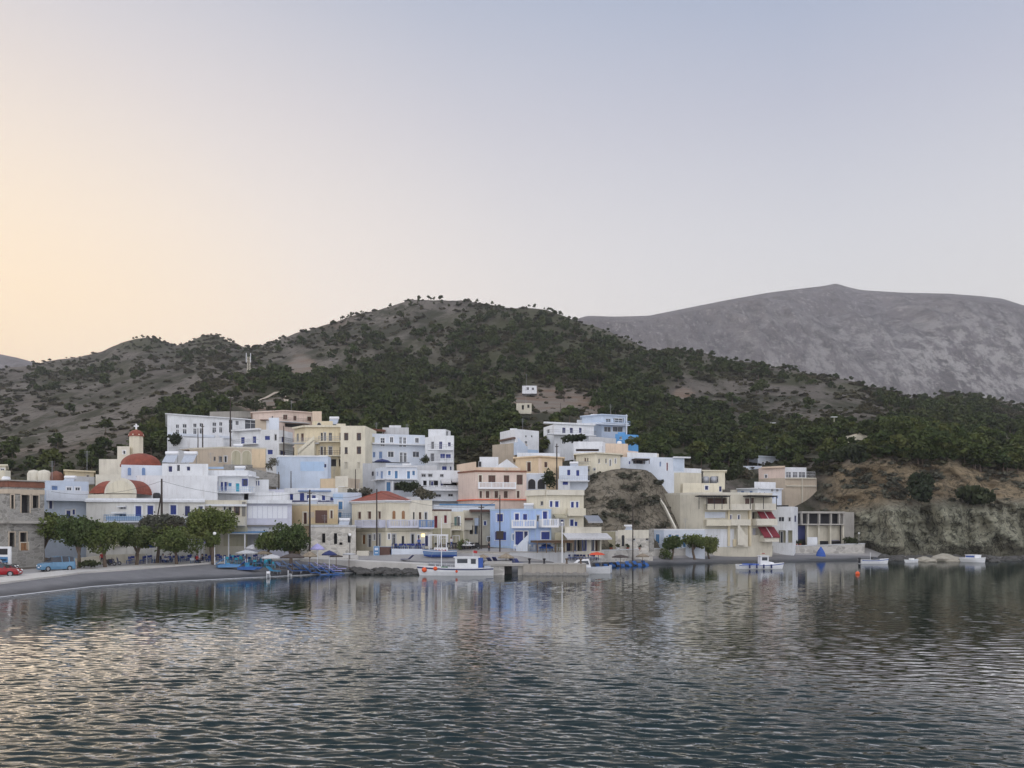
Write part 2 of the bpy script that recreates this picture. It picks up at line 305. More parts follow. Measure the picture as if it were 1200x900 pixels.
def hill_material():
    m, nt, b = nodes_of('hill'); MATS['hill'] = m
    tc = N(nt, 'ShaderNodeTexCoord'); v0 = tc.outputs['Object']; v = mapping(nt, v0, (1, .25, 1.1))
    soil = mixc(nt, ramp(nt, noise(nt, v, .02, 6, .6), (.38, 0.), (.60, 1.)), (.104, .092, .076), (.168, .150, .126))
    soil = mixc(nt, ramp(nt, noise(nt, v, .25, 6, .7), (.50, 0.), (.72, .8)), soil, (.055, .050, .040))
    soil = mixc(nt, ramp(nt, noise(nt, v, .012, 3, .5), (.60, 0.), (.70, .5)), soil, (.17, .11, .068))
    sc1 = ramp(nt, noise(nt, v, .035, 9, .72), (.47, 0.), (.56, 1.))
    col = mixc(nt, sc1, soil, mixc(nt, noise(nt, v, .6, 4, .7), (.030, .033, .019), (.066, .064, .040)))
    sc2 = ramp(nt, noise(nt, v, .30, 4, .7), (.57, 0.), (.62, .9))
    col = mixc(nt, sc2, col, (.036, .037, .022))
    wfn = N(nt, 'ShaderNodeAttribute', attribute_name='wood_floor'); wm_ = N(nt, 'ShaderNodeMath', operation='MULTIPLY'); wm_.inputs[1].default_value = .8; nt.links.new(wfn.outputs['Fac'], wm_.inputs[0])
    col = mixc(nt, wm_.outputs[0], col, mixc(nt, noise(nt, v, .3, 4), (.038, .046, .018), (.082, .080, .040)))
    bsn = N(nt, 'ShaderNodeAttribute', attribute_name='bare_soil')
    sand = mixc(nt, ramp(nt, noise(nt, mapping(nt, v, (.05, .05, .5)), 1, 5, .6), (.42, 0.), (.6, 1.)), (.20, .178, .15), (.175, .125, .088))
    col = mixc(nt, bsn.outputs['Fac'], col, sand)
    v = v0
    def rock(attr, c_lo, c_hi, c_dark, sx, sz, cur):
        a = N(nt, 'ShaderNodeAttribute', attribute_name=attr)
        vv = mapping(nt, v, (sx, sx, sz))
        r = mixc(nt, ramp(nt, noise(nt, vv, 1, 8, .65), (.3, 0.), (.7, 1.)), c_lo, c_hi)
        r = mixc(nt, ramp(nt, noise(nt, mapping(nt, v, (sx * 4, sx * 4, sz * 3)), 1, 6, .7), (.52, 0.), (.66, .85)), r, c_dark)
        ve = N(nt, 'ShaderNodeTexVoronoi', feature='DISTANCE_TO_EDGE'); ve.inputs['Scale'].default_value = 1.
        dv = N(nt, 'ShaderNodeVectorMath', operation='MULTIPLY_ADD'); nz = N(nt, 'ShaderNodeTexNoise'); nz.inputs['Scale'].default_value = .5; nz.inputs['Detail'].default_value = 5; nt.links.new(v, nz.inputs['Vector']); nt.links.new(nz.outputs['Color'], dv.inputs[0]); dv.inputs[1].default_value = (2.2,) * 3; nt.links.new(mapping(nt, v, (sx * 2.2, sx * 2.2, sz * 2.6)), dv.inputs[2]); nt.links.new(dv.outputs[0], ve.inputs['Vector'])
        r = mixc(nt, ramp(nt, ve.outputs['Distance'], (0., .9), (.09, 0.)), r, tuple(q * .7 for q in c_dark))
        r = mixc(nt, ramp(nt, noise(nt, v, 1.1, 6, .75), (.55, 0.), (.68, .7)), r, tuple(q * 1.35 for q in c_hi))
        return mixc(nt, a.outputs['Fac'], cur, r)
    col = rock('grey_rock', (.145, .128, .098), (.265, .235, .18), (.065, .06, .046), .16, .22, col)
    col = rock('ochre_rock', (.150, .122, .080), (.29, .225, .14), (.050, .048, .034), .10, .22, col)
    col = rock('green_rock', (.165, .168, .122), (.35, .335, .25), (.034, .038, .031), .20, .06, col)
    nt.links.new(col, b.inputs['Base Color']); b.inputs['Roughness'].default_value = .95; b.inputs['Specular IOR Level'].default_value = .1
    bump(nt, b, noise(nt, v, .5, 9, .75), .8, .6)
hill_material()
def beach_material():
    m, nt, b = nodes_of('beach'); MATS['beach'] = m
    tc = N(nt, 'ShaderNodeTexCoord'); v = tc.outputs['Object']
    c = mixc(nt, noise(nt, v, .5, 8, .7), (.125, .125, .13), (.24, .237, .237))
    sep = N(nt, 'ShaderNodeSeparateXYZ'); nt.links.new(v, sep.inputs[0])
    wet = N(nt, 'ShaderNodeMath', operation='MULTIPLY_ADD'); nt.links.new(noise(nt, v, .3, 3), wet.inputs[0]); wet.inputs[1].default_value = .5
    nt.links.new(sep.outputs[2], wet.inputs[2])
    w = ramp(nt, wet.outputs[0], (.40, 1.), (.75, 0.))
    c = mixc(nt, w, c, (.042, .044, .047))
    nt.links.new(c, b.inputs['Base Color'])
    nt.links.new(ramp(nt, w, (0., .9), (1., .5)), b.inputs['Roughness'])
    bump(nt, b, noise(nt, v, 5, 5, .7), .8, .06)
beach_material()
plaster('pavement', (.56, .54, .50), .4); plaster('road', (.34, .33, .32), .5); plaster('quaystone', (.40, .37, .32), .8)

grid_object('beach', 0, 2, [6, 14], 'beach')
rd = grid_object('road', 2, 3, [10], 'road')
grid_object('hillside', 3, 10, [5, 60, 50, 46, 60, 10, 8], 'hill')
# pavement along the beach with its kerb: a raised strip of the road's front part
def pavement():
    mb = MB(); xs = np.arange(-560, 421, 5.)
    prev = None
    for x in xs:
        d, z = layer_at(x); D0 = d[2] - .25; D1 = d[2] + (d[3] - d[2]) * (.42 if x < 300 else .5)
        Z0 = float(np.interp(D0, d, z)); Zc = z[2] + .14; Z1 = float(np.interp(D1, d, z)) + .14
        cur = [(*wp(x, D0), Z0 - .35), (*wp(x, D0), Zc), (*wp(x, D0 + .3), Zc), (*wp(x, D0 + .32), Zc - .02), (*wp(x, D1), Z1), (*wp(x, D1 + .01), Z1 - .3)]
        if prev:
            for k in range(5): mb.poly([prev[k], cur[k], cur[k + 1], prev[k + 1]], 'pavement')
        prev = cur
    tag(obj('pavement', mb), kind='structure')
pavement()

# far mountains
def mountain_material():
    m, nt, b = nodes_of('mountain'); MATS['mountain'] = m
    tc = N(nt, 'ShaderNodeTexCoord'); v = tc.outputs['Object']
    vs = mapping(nt, v, (1, .06, .62)); sep = N(nt, 'ShaderNodeSeparateXYZ'); nt.links.new(v, sep.inputs[0])
    c = mixc(nt, ramp(nt, noise(nt, vs, .006, 9, .62), (.35, 0.), (.65, 1.)), (.145, .128, .122), (.215, .195, .185))
    c = mixc(nt, ramp(nt, noise(nt, vs, .06, 8, .8), (.49, 0.), (.56, .8)), c, (.088, .084, .068))
    c = mixc(nt, ramp(nt, noise(nt, vs, .09, 7, .8), (.55, 0.), (.62, .85)), c, (.42, .39, .36))
    # broken pale cliffs low on the right shoulder
    zb = N(nt, 'ShaderNodeMapRange'); nt.links.new(sep.outputs[2], zb.inputs[0]); zb.inputs[1].default_value = 640; zb.inputs[2].default_value = 440
    xb = N(nt, 'ShaderNodeMapRange'); nt.links.new(sep.outputs[0], xb.inputs[0]); xb.inputs[1].default_value = 250; xb.inputs[2].default_value = 900
    mm = N(nt, 'ShaderNodeMath', operation='MULTIPLY'); nt.links.new(zb.outputs[0], mm.inputs[0]); nt.links.new(xb.outputs[0], mm.inputs[1])
    mk = N(nt, 'ShaderNodeMath', operation='MULTIPLY'); nt.links.new(mm.outputs[0], mk.inputs[0]); nt.links.new(ramp(nt, noise(nt, mapping(nt, v, (1, .06, .9)), .034, 9, .74), (.47, 0.), (.56, 1.)), mk.inputs[1])
    c = mixc(nt, mk.outputs[0], c, (.40, .38, .35))
    mk2 = N(nt, 'ShaderNodeMath', operation='MULTIPLY'); nt.links.new(mm.outputs[0], mk2.inputs[0]); nt.links.new(ramp(nt, noise(nt, mapping(nt, v, (1, .06, .9)), .07, 8, .75), (.53, 0.), (.60, .8)), mk2.inputs[1])
    c = mixc(nt, mk2.outputs[0], c, (.10, .10, .085))
    nt.links.new(c, b.inputs['Base Color']); b.inputs['Roughness'].default_value = 1.; b.inputs['Specular IOR Level'].default_value = 0.
    bump(nt, b, noise(nt, mapping(nt, v, (1, .3, .8)), .02, 10, .72), 1., 22)
mountain_material()
def mountain(name, D, prof, base_y, front):
    xs = np.arange(prof[0][0], prof[-1][0] + 1, 3.); ys = smooth(np.interp(xs, *zip(*prof)), 2)
    rows = 120; verts = []
    for r in range(rows + 30):
        t = r / rows
        for x, y in zip(xs, ys):
            if t <= 1:
                d = D * (front + (1 - front) * t); ztop = zpx(y, D); zb = zpx(base_y, D * front)
                z = zb + (ztop - zb) * (t ** .85)
            else:
                d = D * (1 + (t - 1) * .8); z = zpx(y, D) * (1 - (t - 1) * 2.2)
            X = (x - CX) * d / F
            w = (math.sin(min(t, 1) * math.pi) * .9 * (1 - min(t, 1) ** 5) + .03) * (1. if prof[0][0] > 0 else .4)
            rid = 1 - 2 * abs(mnoise.noise(Vector((X / 420, d / 900, 1.7))))
            r2_ = 1 - 2 * abs(mnoise.noise(Vector((X / 130 + 3, d / 420, 8.1)))); r3_ = 1 - 2 * abs(mnoise.noise(Vector((X / 52, z / 90, 2.1))))
            z += w * D / 2600 * (22 * mnoise.fractal(Vector((X / 260, d / 260, 4.4)), .8, 2.1, 6) + 95 * rid + 62 * r2_ + 22 * r3_)
            if t < 1: z = min(z, zpx(y + 1. + 9 * (1 - t), d))
            else: z = min(z, zpx(y, D))
            verts.append((X, d, z))
    nc = len(xs); idx = np.arange(len(verts)).reshape(-1, nc)
    faces = np.stack([idx[:-1, :-1], idx[:-1, 1:], idx[1:, 1:], idx[1:, :-1]], -1).reshape(-1, 4)
    me = bpy.data.meshes.new(name); me.from_pydata(verts, [], faces.tolist()); me.materials.append(MATS['mountain'])
    me.polygons.foreach_set('use_smooth', [True] * len(faces)); me.update()
    o = bpy.data.objects.new(name, me); COL.objects.link(o); tag(o, kind='structure')
mountain('mountain', 2600, [(560, 420), (640, 385), (688, 370), (720, 371), (760, 370), (800, 362), (850, 352), (900, 343), (940, 338), (966, 335), (980, 332), (992, 336), (1010, 340), (1060, 343), (1110, 344), (1150, 347), (1175, 350), (1200, 358), (1260, 375), (1400, 420), (1600, 500)], 520, .62)
mountain('mountain', 2300, [(-420, 440), (-250, 415), (-100, 408), (-30, 411), (0, 415), (20, 419), (45, 426), (80, 440), (130, 470)], 500, .72)

# ------------------------------------------------------------------ water
def water():
    m, nt, b = nodes_of('sea'); MATS['sea'] = m
    nt.nodes.remove(b); out = nt.nodes['Material Output']
    tc = N(nt, 'ShaderNodeTexCoord'); v = tc.outputs['Object']
    lw = N(nt, 'ShaderNodeLayerWeight')
    df = N(nt, 'ShaderNodeBsdfDiffuse'); df.inputs['Color'].default_value = (.004, .016, .015, 1)
    gl = N(nt, 'ShaderNodeBsdfGlossy'); gl.inputs['Roughness'].default_value = .015; gl.inputs['Color'].default_value = (.97, .97, .97, 1)
    mx = N(nt, 'ShaderNodeMixShader')
    nt.links.new(ramp(nt, lw.outputs['Facing'], (0., .02), (.50, .05), (.69, .07), (.755, .28), (.80, .95), (.88, .84), (1., .42)), mx.inputs[0]); nt.links.new(df.outputs[0], mx.inputs[1]); nt.links.new(gl.outputs[0], mx.inputs[2])
    nt.links.new(mx.outputs[0], out.inputs[0])
    bp = N(nt, 'ShaderNodeBump'); bp.inputs['Strength'].default_value = .08; bp.inputs['Distance'].default_value = .05
    nt.links.new(noise(nt, mapping(nt, v, (1.4, 3.2, 1)), 1.6, 3, .5), bp.inputs['Height'])
    for n in (lw, gl): nt.links.new(bp.outputs[0], n.inputs['Normal'])
    ds = []; d = 9.
    while d < 215: ds.append(d); d += max(.048, .048 * (d / 22) ** 1.25)
    ds += [260, 340, 500, 900, 2500]
    ds = np.array([-400., -60., 2.] + ds)
    px = np.concatenate([np.array([-3000, -1200, -500]), np.arange(-320, 1521, 2.1), np.array([1700, 2400, 4200])])
    # columns: a fan ahead, but parallel close to and behind the eye
    Yg, Pg = np.meshgrid(ds, px, indexing='ij'); X = (Pg - CX) / F * np.maximum(Yg, 9.); Y = Yg
    r2 = np.random.default_rng(11); Z = np.zeros_like(X)
    for i in range(72):
        lam = .24 * (5.2 ** r2.random()); k = 2 * math.pi / lam
        th = r2.normal(math.pi / 2 - .12, .34); ph = r2.random() * 6.28
        slope = .029 * (1. if lam < .75 else .75)
        fade = np.clip(1.6 - Y / (lam * 260), 0, 1)
        Z += slope / k * np.sin(k * (X * math.cos(th) + Y * math.sin(th)) + ph) * fade
    gust = .62 + .5 * np.sin(X / 23 + Y / 31 + 1.3) * np.sin(Y / 17 - X / 41) + .25 * np.sin(X / 9 + Y / 13)
    Z *= np.clip(gust, .45, 1.2) * np.interp(Y, [20, 30, 45, 65, 90, 120, 160], [1., .94, .74, .56, .50, .46, .44])
    Z[Y < 5] = 0; Z[Y > 230] = 0
    V = np.stack([X, Y, Z], -1).reshape(-1, 3)
    nr, nc = X.shape; idx = np.arange(nr * nc).reshape(nr, nc)
    faces = np.stack([idx[:-1, :-1], idx[:-1, 1:], idx[1:, 1:], idx[1:, :-1]], -1).reshape(-1, 4)
    o = np_mesh('sea', V, faces, ['sea'], True); tag(o, kind='structure')
def np_mesh(name, V, faces, mats, sm=False, mi=None, link=True):
    me = bpy.data.meshes.new(name); n, k = faces.shape
    me.vertices.add(len(V)); me.vertices.foreach_set('co', np.asarray(V, np.float32).ravel())
    me.loops.add(n * k); me.loops.foreach_set('vertex_index', faces.astype(np.int32).ravel())
    me.polygons.add(n); me.polygons.foreach_set('loop_start', np.arange(0, n * k, k, dtype=np.int32)); me.polygons.foreach_set('loop_total', np.full(n, k, np.int32))
    for m in mats: me.materials.append(MATS[m])
    if mi is not None: me.polygons.foreach_set('material_index', mi.astype(np.int32))
    me.polygons.foreach_set('use_smooth', np.full(n, sm)); me.update(calc_edges=True); me.validate()
    if not link: return me
    o = bpy.data.objects.new(name, me); COL.objects.link(o); return o
WATER_IOR = 2.1
water()

# ------------------------------------------------------------------ houses
class Wall:
    """a solid block standing on a front polyline [(pixel column, depth)], its back pushed away by `depth` metres"""
    def __init__(s, pts, yt, yb, depth, ref=0, extra=5):
        s.P = [Vector((*wp(x, D), 0)).to_2d() for x, D in pts]; s.px = [p[0] for p in pts]; Dr = pts[ref][1]
        s.zt, s.zb = zpx(yt, Dr), zpx(yb, Dr) - extra
        s.base = zpx(yb, Dr)
        yb_ = max(p.y for p in s.P) + depth
        s.foot = s.P + [Vector((s.P[-1].x * yb_ / s.P[-1].y, yb_)), Vector((s.P[0].x * yb_ / s.P[0].y, yb_))]
        s.holes = []
        s.c = sum((Vector(p) for p in s.foot), Vector((0, 0))) / len(s.foot)
    def seg(s, x):
        for i in range(len(s.px) - 1):
            if x <= s.px[i + 1] or i == len(s.px) - 2: return i
    def frame(s, x):
        i = s.seg(x); p0, p1 = s.P[i], s.P[i + 1]; u = (p1 - p0).normalized(); return p0, u, Vector((u.y, -u.x))
    def hit(s, x, fr):
        p0, u, n = fr; d = Vector(((x - CX) / F, 1.)); t = n.dot(p0) / n.dot(d); return (d * t - p0).dot(u), t
    def rect(s, x0, y0, x1, y1):
        fr = s.frame((x0 + x1) / 2); u0, _ = s.hit(x0, fr); u1, _ = s.hit(x1, fr); _, D = s.hit((x0 + x1) / 2, fr)
        return fr, u0, zpx(y1, D), u1, zpx(y0, D)
    def cut(s, x, u0, z0, u1, z1, depth):
        i = s.seg(x); L = (s.P[i + 1] - s.P[i]).length
        if u0 < .05 or u1 > L - .05 or z1 > s.zt - .1 or z0 < s.zb + .1 or any(j == i and u0 < b and u1 > a and z0 < d and z1 > c for j, a, c, b, d, _ in s.holes): return False
        s.holes.append((i, u0, z0, u1, z1, depth)); return True
def fbox(mb, fr, u0, z0, u1, z1, n0, n1, mat):
    p0, u, n = fr
    def w(a, b, z): q = p0 + u * a + n * b; return (q.x, q.y, z)
    mb.hexa([w(u0, n1, z0), w(u1, n1, z0), w(u1, n0, z0), w(u0, n0, z0), w(u0, n1, z1), w(u1, n1, z1), w(u1, n0, z1), w(u0, n0, z1)], mat)
def fpoly(mb, fr, pts, n0, n1, mat):
    """outline [(u, z)] on a wall frame given thickness n0..n1"""
    p0, u, n = fr
    def w(a, b, z): q = p0 + u * a + n * b; return (q.x, q.y, z)
    mb.poly([w(a, n1, z) for a, z in pts], mat)
    for (a, z), (b, y) in zip(pts, pts[1:] + pts[:1]):
        mb.poly([w(a, n0, z), w(b, n0, y), w(b, n1, y), w(a, n1, z)], mat)
def arch_pts(u0, z0, u1, z1, seg=10):
    r = (u1 - u0) / 2; c = (u0 + u1) / 2; zs = max(z1 - r, z0 + .2); h = z1 - zs
    return [(u0, z0), (u1, z0)] + [(c + r * math.cos(math.pi * i / seg), zs + h * math.sin(math.pi * i / seg)) for i in range(seg + 1)]
PANES = {'b': ('blue', 'whitepaint', 1), 'l': ('ltblue', 'whitepaint', 1), 't': ('turq', 'whitepaint', 1), 'n': ('brown', 'cream', 1), 'o': ('orangebrown', 'cream', 1),
         'k': ('glass', 'whitepaint', 0), 'd': ('dark', 'whitegrey', 0), 'u': ('dustyblue', 'softblue', 1), 'bk': ('glass', 'blue', 0), 'v': ('navy', 'whitepaint', 1),
         'x': ('dark', 'stone', 0), 'g': ('greenglass', 'cream', 0), 'c': ('whiteboard', 'whitepaint', 1), 'r': ('maroon', 'whitepaint', 1), 'y': ('cream_dull', 'cream', 1), 'nk': ('glass', 'brown', 0)}
HOUSES = []
class House:
    def __init__(s, name, label, cat, pts, yt, yb, mat, depth=8., ref=0, top='parapet', extra=5, coping=None):
        W = Wall(pts, yt, yb, depth, ref, extra)
        s.walls = []; s.panels = []; HOUSES.append(s)
        s.root = empty(name, (W.c.x, W.c.y, W.base)); s.o = s.root.location.copy(); tag(s.root, label, cat)
        s.block(W, mat, top, coping=coping)
    def part(s, name, mb, parent=None, smooth=False):
        return obj(name, mb, parent or s.root, s.o, smooth)
    def block(s, W, mat, top='parapet', name='wall', coping=None):
        s.W = W; s.mat = mat; mb = MB(); f = W.foot; n = len(f)
        zt = W.zt
        for i in range(len(W.P) - 1, n):
            a, b = f[i], f[(i + 1) % n]
            mb.poly([(a.x, a.y, W.zb), (b.x, b.y, W.zb), (b.x, b.y, zt), (a.x, a.y, zt)], mat)
        if top == 'parapet':
            q = [W.c + (p - W.c) * (1 - .28 / max(.5, (p - W.c).length)) for p in f]
            rf = MB()
            for i in range(n):
                j = (i + 1) % n
                mb.poly([(f[i].x, f[i].y, zt), (f[j].x, f[j].y, zt), (q[j].x, q[j].y, zt), (q[i].x, q[i].y, zt)], mat)
                mb.poly([(q[i].x, q[i].y, zt), (q[j].x, q[j].y, zt), (q[j].x, q[j].y, zt - .45), (q[i].x, q[i].y, zt - .45)], mat)
            rf.poly([(p.x, p.y, zt - .40) for p in q], 'roofgrey')
            s.part('roof', rf)
        else:
            mb.poly([(p.x, p.y, zt) for p in f], mat)
        s.walls.append((W, mat, name, mb))
        if top == 'slab': s.slab()
        if coping: s.band(W.zt - .22, W.zt + .03, coping)
        return s
    def use(s, i): s.W, s.mat = s.walls[i][:2]; return s
    def finish(s):
        for W, mat, name, mb in s.walls:
            for i in range(len(W.P) - 1):
                p0, p1 = W.P[i], W.P[i + 1]; u = (p1 - p0).normalized(); n = Vector((u.y, -u.x)); L = (p1 - p0).length; hs = [h for h in W.holes if h[0] == i]
                def w(a, z, d=0.): q = p0 + u * a - n * d; return (q.x, q.y, z)
                us = sorted({0., L} | {h[k] for h in hs for k in (1, 3)}); zs = sorted({W.zb, W.zt} | {h[k] for h in hs for k in (2, 4)})
                for a, b in zip(us, us[1:]):
                    run = None
                    for c, d in zip(zs, zs[1:]):
                        m_ = ((a + b) / 2, (c + d) / 2); hole = any(h[1] < m_[0] < h[3] and h[2] < m_[1] < h[4] for h in hs)
                        if not hole: mb.poly([w(a, c), w(b, c), w(b, d), w(a, d)], mat)
                for _, a, c, b, d, dp in hs:
                    for q in ((a, c, b, c), (b, c, b, d), (b, d, a, d), (a, d, a, c)): mb.poly([w(q[0], q[1]), w(q[2], q[3]), w(q[2], q[3], dp), w(q[0], q[1], dp)], mat)
            s.part(name, mb)
    def add(s, pts, yt, yb, mat, depth=6., top='parapet', name='wall', extra=.6, ref=0):
        return s.block(Wall(pts, yt, yb, depth, ref, extra), mat, top, name)
    def band(s, z0, z1, mat, out=.06, name='cornice'):
        mb = MB(); W = s.W
        for i in range(len(W.P) - 1):
            a, b = W.P[i], W.P[i + 1]; u = (b - a).normalized(); n = Vector((u.y, -u.x))
            fbox(mb, (a, u, n), -.03, z0, (b - a).length + .03, z1, -.1, out, mat)
        s.part(name, mb); return s
    def ledge(s, y, h=.2, mat='whitepaint', out=.15, name='cornice'):
        z = zpx(y, s.W.P[0].y); s.band(z - h / 2, z + h / 2, mat, out, name); return s
    def slab(s, over=.55, t=.22, mat=None, lift=0.):
        W = s.W; q = [W.c + (p - W.c) * (1 + over / max(.5, (p - W.c).length)) for p in W.foot]; mb = MB(); z = W.zt + .004 + lift
        mat = mat or s.mat; n = len(q)
        mb.poly([(p.x, p.y, z + t) for p in q], 'roofgrey'); mb.poly([(p.x, p.y, z) for p in reversed(q)], mat)
        for i in range(n):
            a, b = q[i], q[(i + 1) % n]; mb.poly([(a.x, a.y, z), (b.x, b.y, z), (b.x, b.y, z + t), (a.x, a.y, z + t)], mat)
        s.part('roof', mb); return s
    def hip(s, yap, xa0, xa1, mat='terracotta', over=.4):
        W = s.W; q = [W.c + (p - W.c) * (1 + over / max(.5, (p - W.c).length)) for p in W.foot]; mb = MB(); z = W.zt + .004
        D = W.c.y; za = zpx(yap, D); A = Vector((*wp(xa0, D), za)); B = Vector((*wp(xa1, D), za)); n = len(q)
        mb.poly([(p.x, p.y, z) for p in reversed(q)], 'whitepaint')
        for i in range(n):
            a, b = q[i], q[(i + 1) % n]; m = (a + b) / 2
            mb.poly([(a.x, a.y, z), (b.x, b.y, z), (b.x, b.y, z + .12), (a.x, a.y, z + .12)], 'whitepaint')
            ap = lambda p: A if (Vector((p.x, p.y, za)) - A).length < (Vector((p.x, p.y, za)) - B).length else B
            pa, pb = ap(a), ap(b); a3 = (a.x, a.y, z + .12); b3 = (b.x, b.y, z + .12)
            mb.poly([a3, b3, pb, pa] if pa is not pb and (pa - pb).length > .01 else [a3, b3, pa], mat)
        s.part('roof', mb); return s
    def w(s, st, x0, y0, x1, y1, name='window', arch=False, sill=True):
        """window or shuttered opening: frame, sill and the pane or shutter leaves inside it"""
        pane, frame, shut = PANES[st]; fr, u0, z0, u1, z1 = s.W.rect(x0, y0, x1, y1); t = min(.09, (u1 - u0) * .12)
        mb = MB(); 
        if arch:
            pts = arch_pts(u0, z0, u1, z1); out = arch_pts(u0 - t, z0, u1 + t, z1 + t)
            fpoly(mb, fr, out, -.05, .05, frame)
            o = s.part(name, mb); m2 = MB(); fpoly(m2, fr, pts, .03, .07, pane); s.part('pane', m2, o); return s
        fbox(mb, fr, u0 - t, z0, u0, z1, -.05, .07, frame); fbox(mb, fr, u1, z0, u1 + t, z1, -.05, .07, frame)
        fbox(mb, fr, u0 - t, z1, u1 + t, z1 + t, -.05, .07, frame)
        if name != 'door': fbox(mb, fr, u0 - t - .05, z0 - .09, u1 + t + .05, z0, -.05, .14, frame)
        if not any(a <= (x0 + x1) / 2 <= b and c <= (y0 + y1) / 2 <= d_ for a, c, b, d_ in s.panels) and s.W.cut((x0 + x1) / 2, u0, z0, u1, z1, .24):
            mb = MB(); m2 = MB(); f_ = min(.07, (u1 - u0) * .1); bk = -.20
            for q in ((u0, z0, u0 + f_, z1), (u1 - f_, z0, u1, z1), (u0 + f_, z1 - f_, u1 - f_, z1)): fbox(mb, fr, *q, bk, -.10, frame)
            if name != 'door': fbox(mb, fr, u0 - .06, z0 - .08, u1 + .06, z0 + .005, -.2, .07, frame)
            if random.random() < .55:      # painted surround
                for q in ((u0 - .12, z0, u0 - .002, z1), (u1 + .002, z0, u1 + .12, z1), (u0 - .12, z1 + .002, u1 + .12, z1 + .12)): fbox(mb, fr, *q, -.05, .025, frame)
            a, b, c = u0 + f_, u1 - f_, (u0 + u1) / 2
            if not shut and u1 - u0 > .5:
                fbox(mb, fr, c - .025, z0, c + .025, z1 - f_, -.17, -.12, frame)
                if z1 - z0 > 1.2: fbox(mb, fr, a, z0 + (z1 - z0) * .68, b, z0 + (z1 - z0) * .68 + .045, -.17, -.125, frame)
            o = s.part(name, mb)
            if shut and u1 - u0 > .5:
                for a_, b_ in ((a, c - .015), (c + .015, b)):
                    fbox(m2, fr, a_, z0, b_, z1 - f_, -.24, -.15, pane); fbox(m2, fr, a_, z0, a_ + .06, z1 - f_, -.15, -.12, pane); fbox(m2, fr, b_ - .06, z0, b_, z1 - f_, -.15, -.12, pane)
                    k = max(3, int((z1 - z0) / .16))
                    for r_ in range(k): zz = z0 + (z1 - z0 - f_) * r_ / k; fbox(m2, fr, a_ + .06, zz, b_ - .06, zz + .05, -.15, -.13, pane)
            else: fbox(m2, fr, a, z0, b, z1 - f_, -.24, -.18, pane)
            s.part('shutter' if shut else 'pane', m2, o); return s
        if not shut and u1 - u0 > .5:
            c = (u0 + u1) / 2; fbox(mb, fr, c - .03, z0, c + .03, z1, .025, .055, frame)
            if z1 - z0 > 1.2: fbox(mb, fr, u0, z0 + (z1 - z0) * .66 - .025, u1, z0 + (z1 - z0) * .66 + .025, .025, .05, frame)
        o = s.part(name, mb); m2 = MB()
        if shut and u1 - u0 > .5:
            c = (u0 + u1) / 2
            for a, b in ((u0, c - .02), (c + .02, u1)):
                fbox(m2, fr, a, z0, b, z1, -.05, .02, pane); fbox(m2, fr, a, z0, a + .07, z1, .02, .045, pane); fbox(m2, fr, b - .07, z0, b, z1, .02, .045, pane)
                for q in (0, .47, .94): fbox(m2, fr, a + .07, z0 + (z1 - z0) * q, b - .07, z0 + (z1 - z0) * (q + .06), .02, .045, pane)
        else: fbox(m2, fr, u0, z0, u1, z1, -.05, .02, pane)
        s.part('shutter' if shut else 'pane', m2, o); return s
    def ws(s, st, y0, y1, *xs, **k):
        for a, b in xs: s.w(st, a, y0, b, y1, **k)
        return s
    def d(s, st, x0, y0, x1, y1): return s.w(st, x0, y0, x1, y1, name='door')
    def opening(s, x0, y0, x1, y1, mat='dark', arch=False, rim='whitegrey'):
        fr, u0, z0, u1, z1 = s.W.rect(x0, y0, x1, y1); mb = MB(); m2 = MB()
        if arch: fpoly(mb, fr, arch_pts(u0 - .15, z0, u1 + .15, z1 + .15, 14), -.05, .08, rim); fpoly(m2, fr, arch_pts(u0, z0, u1, z1, 14), .03, .085, mat)
        else:
            deep = s.W.cut((x0 + x1) / 2, u0, z0, u1, z1, .9)
            for a in ((u0 - .12, z0, u0, z1), (u1, z0, u1 + .12, z1), (u0 - .12, z1, u1 + .12, z1 + .14)): fbox(mb, fr, *a, -.05, .08, rim)
            fbox(m2, fr, u0, z0, u1, z1, -.95 if deep else -.05, -.85 if deep else .01, mat)  # sheet, dark by default, paints the shade inside the opening
        o = s.part('opening', mb); s.part('pane', m2, o); return s
    def panel(s, x0, y0, x1, y1, mat, name='panel', th=.05):
        fr, u0, z0, u1, z1 = s.W.rect(x0, y0, x1, y1); mb = MB(); s.panels.append((x0, y0, x1, y1)); fbox(mb, fr, u0, z0, u1, z1, -.05, th, mat); s.part(name, mb); return s
    def balc(s, x0, x1, y, h=1.0, kind='solid', proj=1.2, mat='whitepaint', rail=None, t=.2):
        fr, u0, _, u1, z = s.W.rect(x0, y, x1, y); mb = MB()
        fbox(mb, fr, u0, z - t, u1, z, -.1, proj, mat); o = s.part('balcony', mb); rl = MB(); rail = rail or mat
        if kind == 'solid':
            fbox(rl, fr, u0, z, u1, z + h, proj - .12, proj, rail); fbox(rl, fr, u0, z, u0 + .12, z + h, .0, proj - .12, rail); fbox(rl, fr, u1 - .12, z, u1, z + h, .0, proj - .12, rail)
        elif kind == 'baluster':
            fbox(rl, fr, u0, z + h - .12, u1, z + h, proj - .16, proj, rail); fbox(rl, fr, u0, z, u1, z + .10, proj - .16, proj, rail)
            n = max(2, round((u1 - u0) / 2.0))
            for i in range(n + 1): a = u0 + (u1 - u0 - .2) * i / n; fbox(rl, fr, a, z + .1, a + .2, z + h + .03, proj - .18, proj + .01, rail)
            n = max(2, int((u1 - u0) / .24))
            for i in range(1, n): a = u0 + (u1 - u0) * i / n; fbox(rl, fr, a - .05, z + .1, a + .05, z + h - .12, proj - .12, proj - .04, rail)
            for a in (u0, u1 - .1): fbox(rl, fr, a, z, a + .1, z + h, 0, proj - .2, rail)
        else:
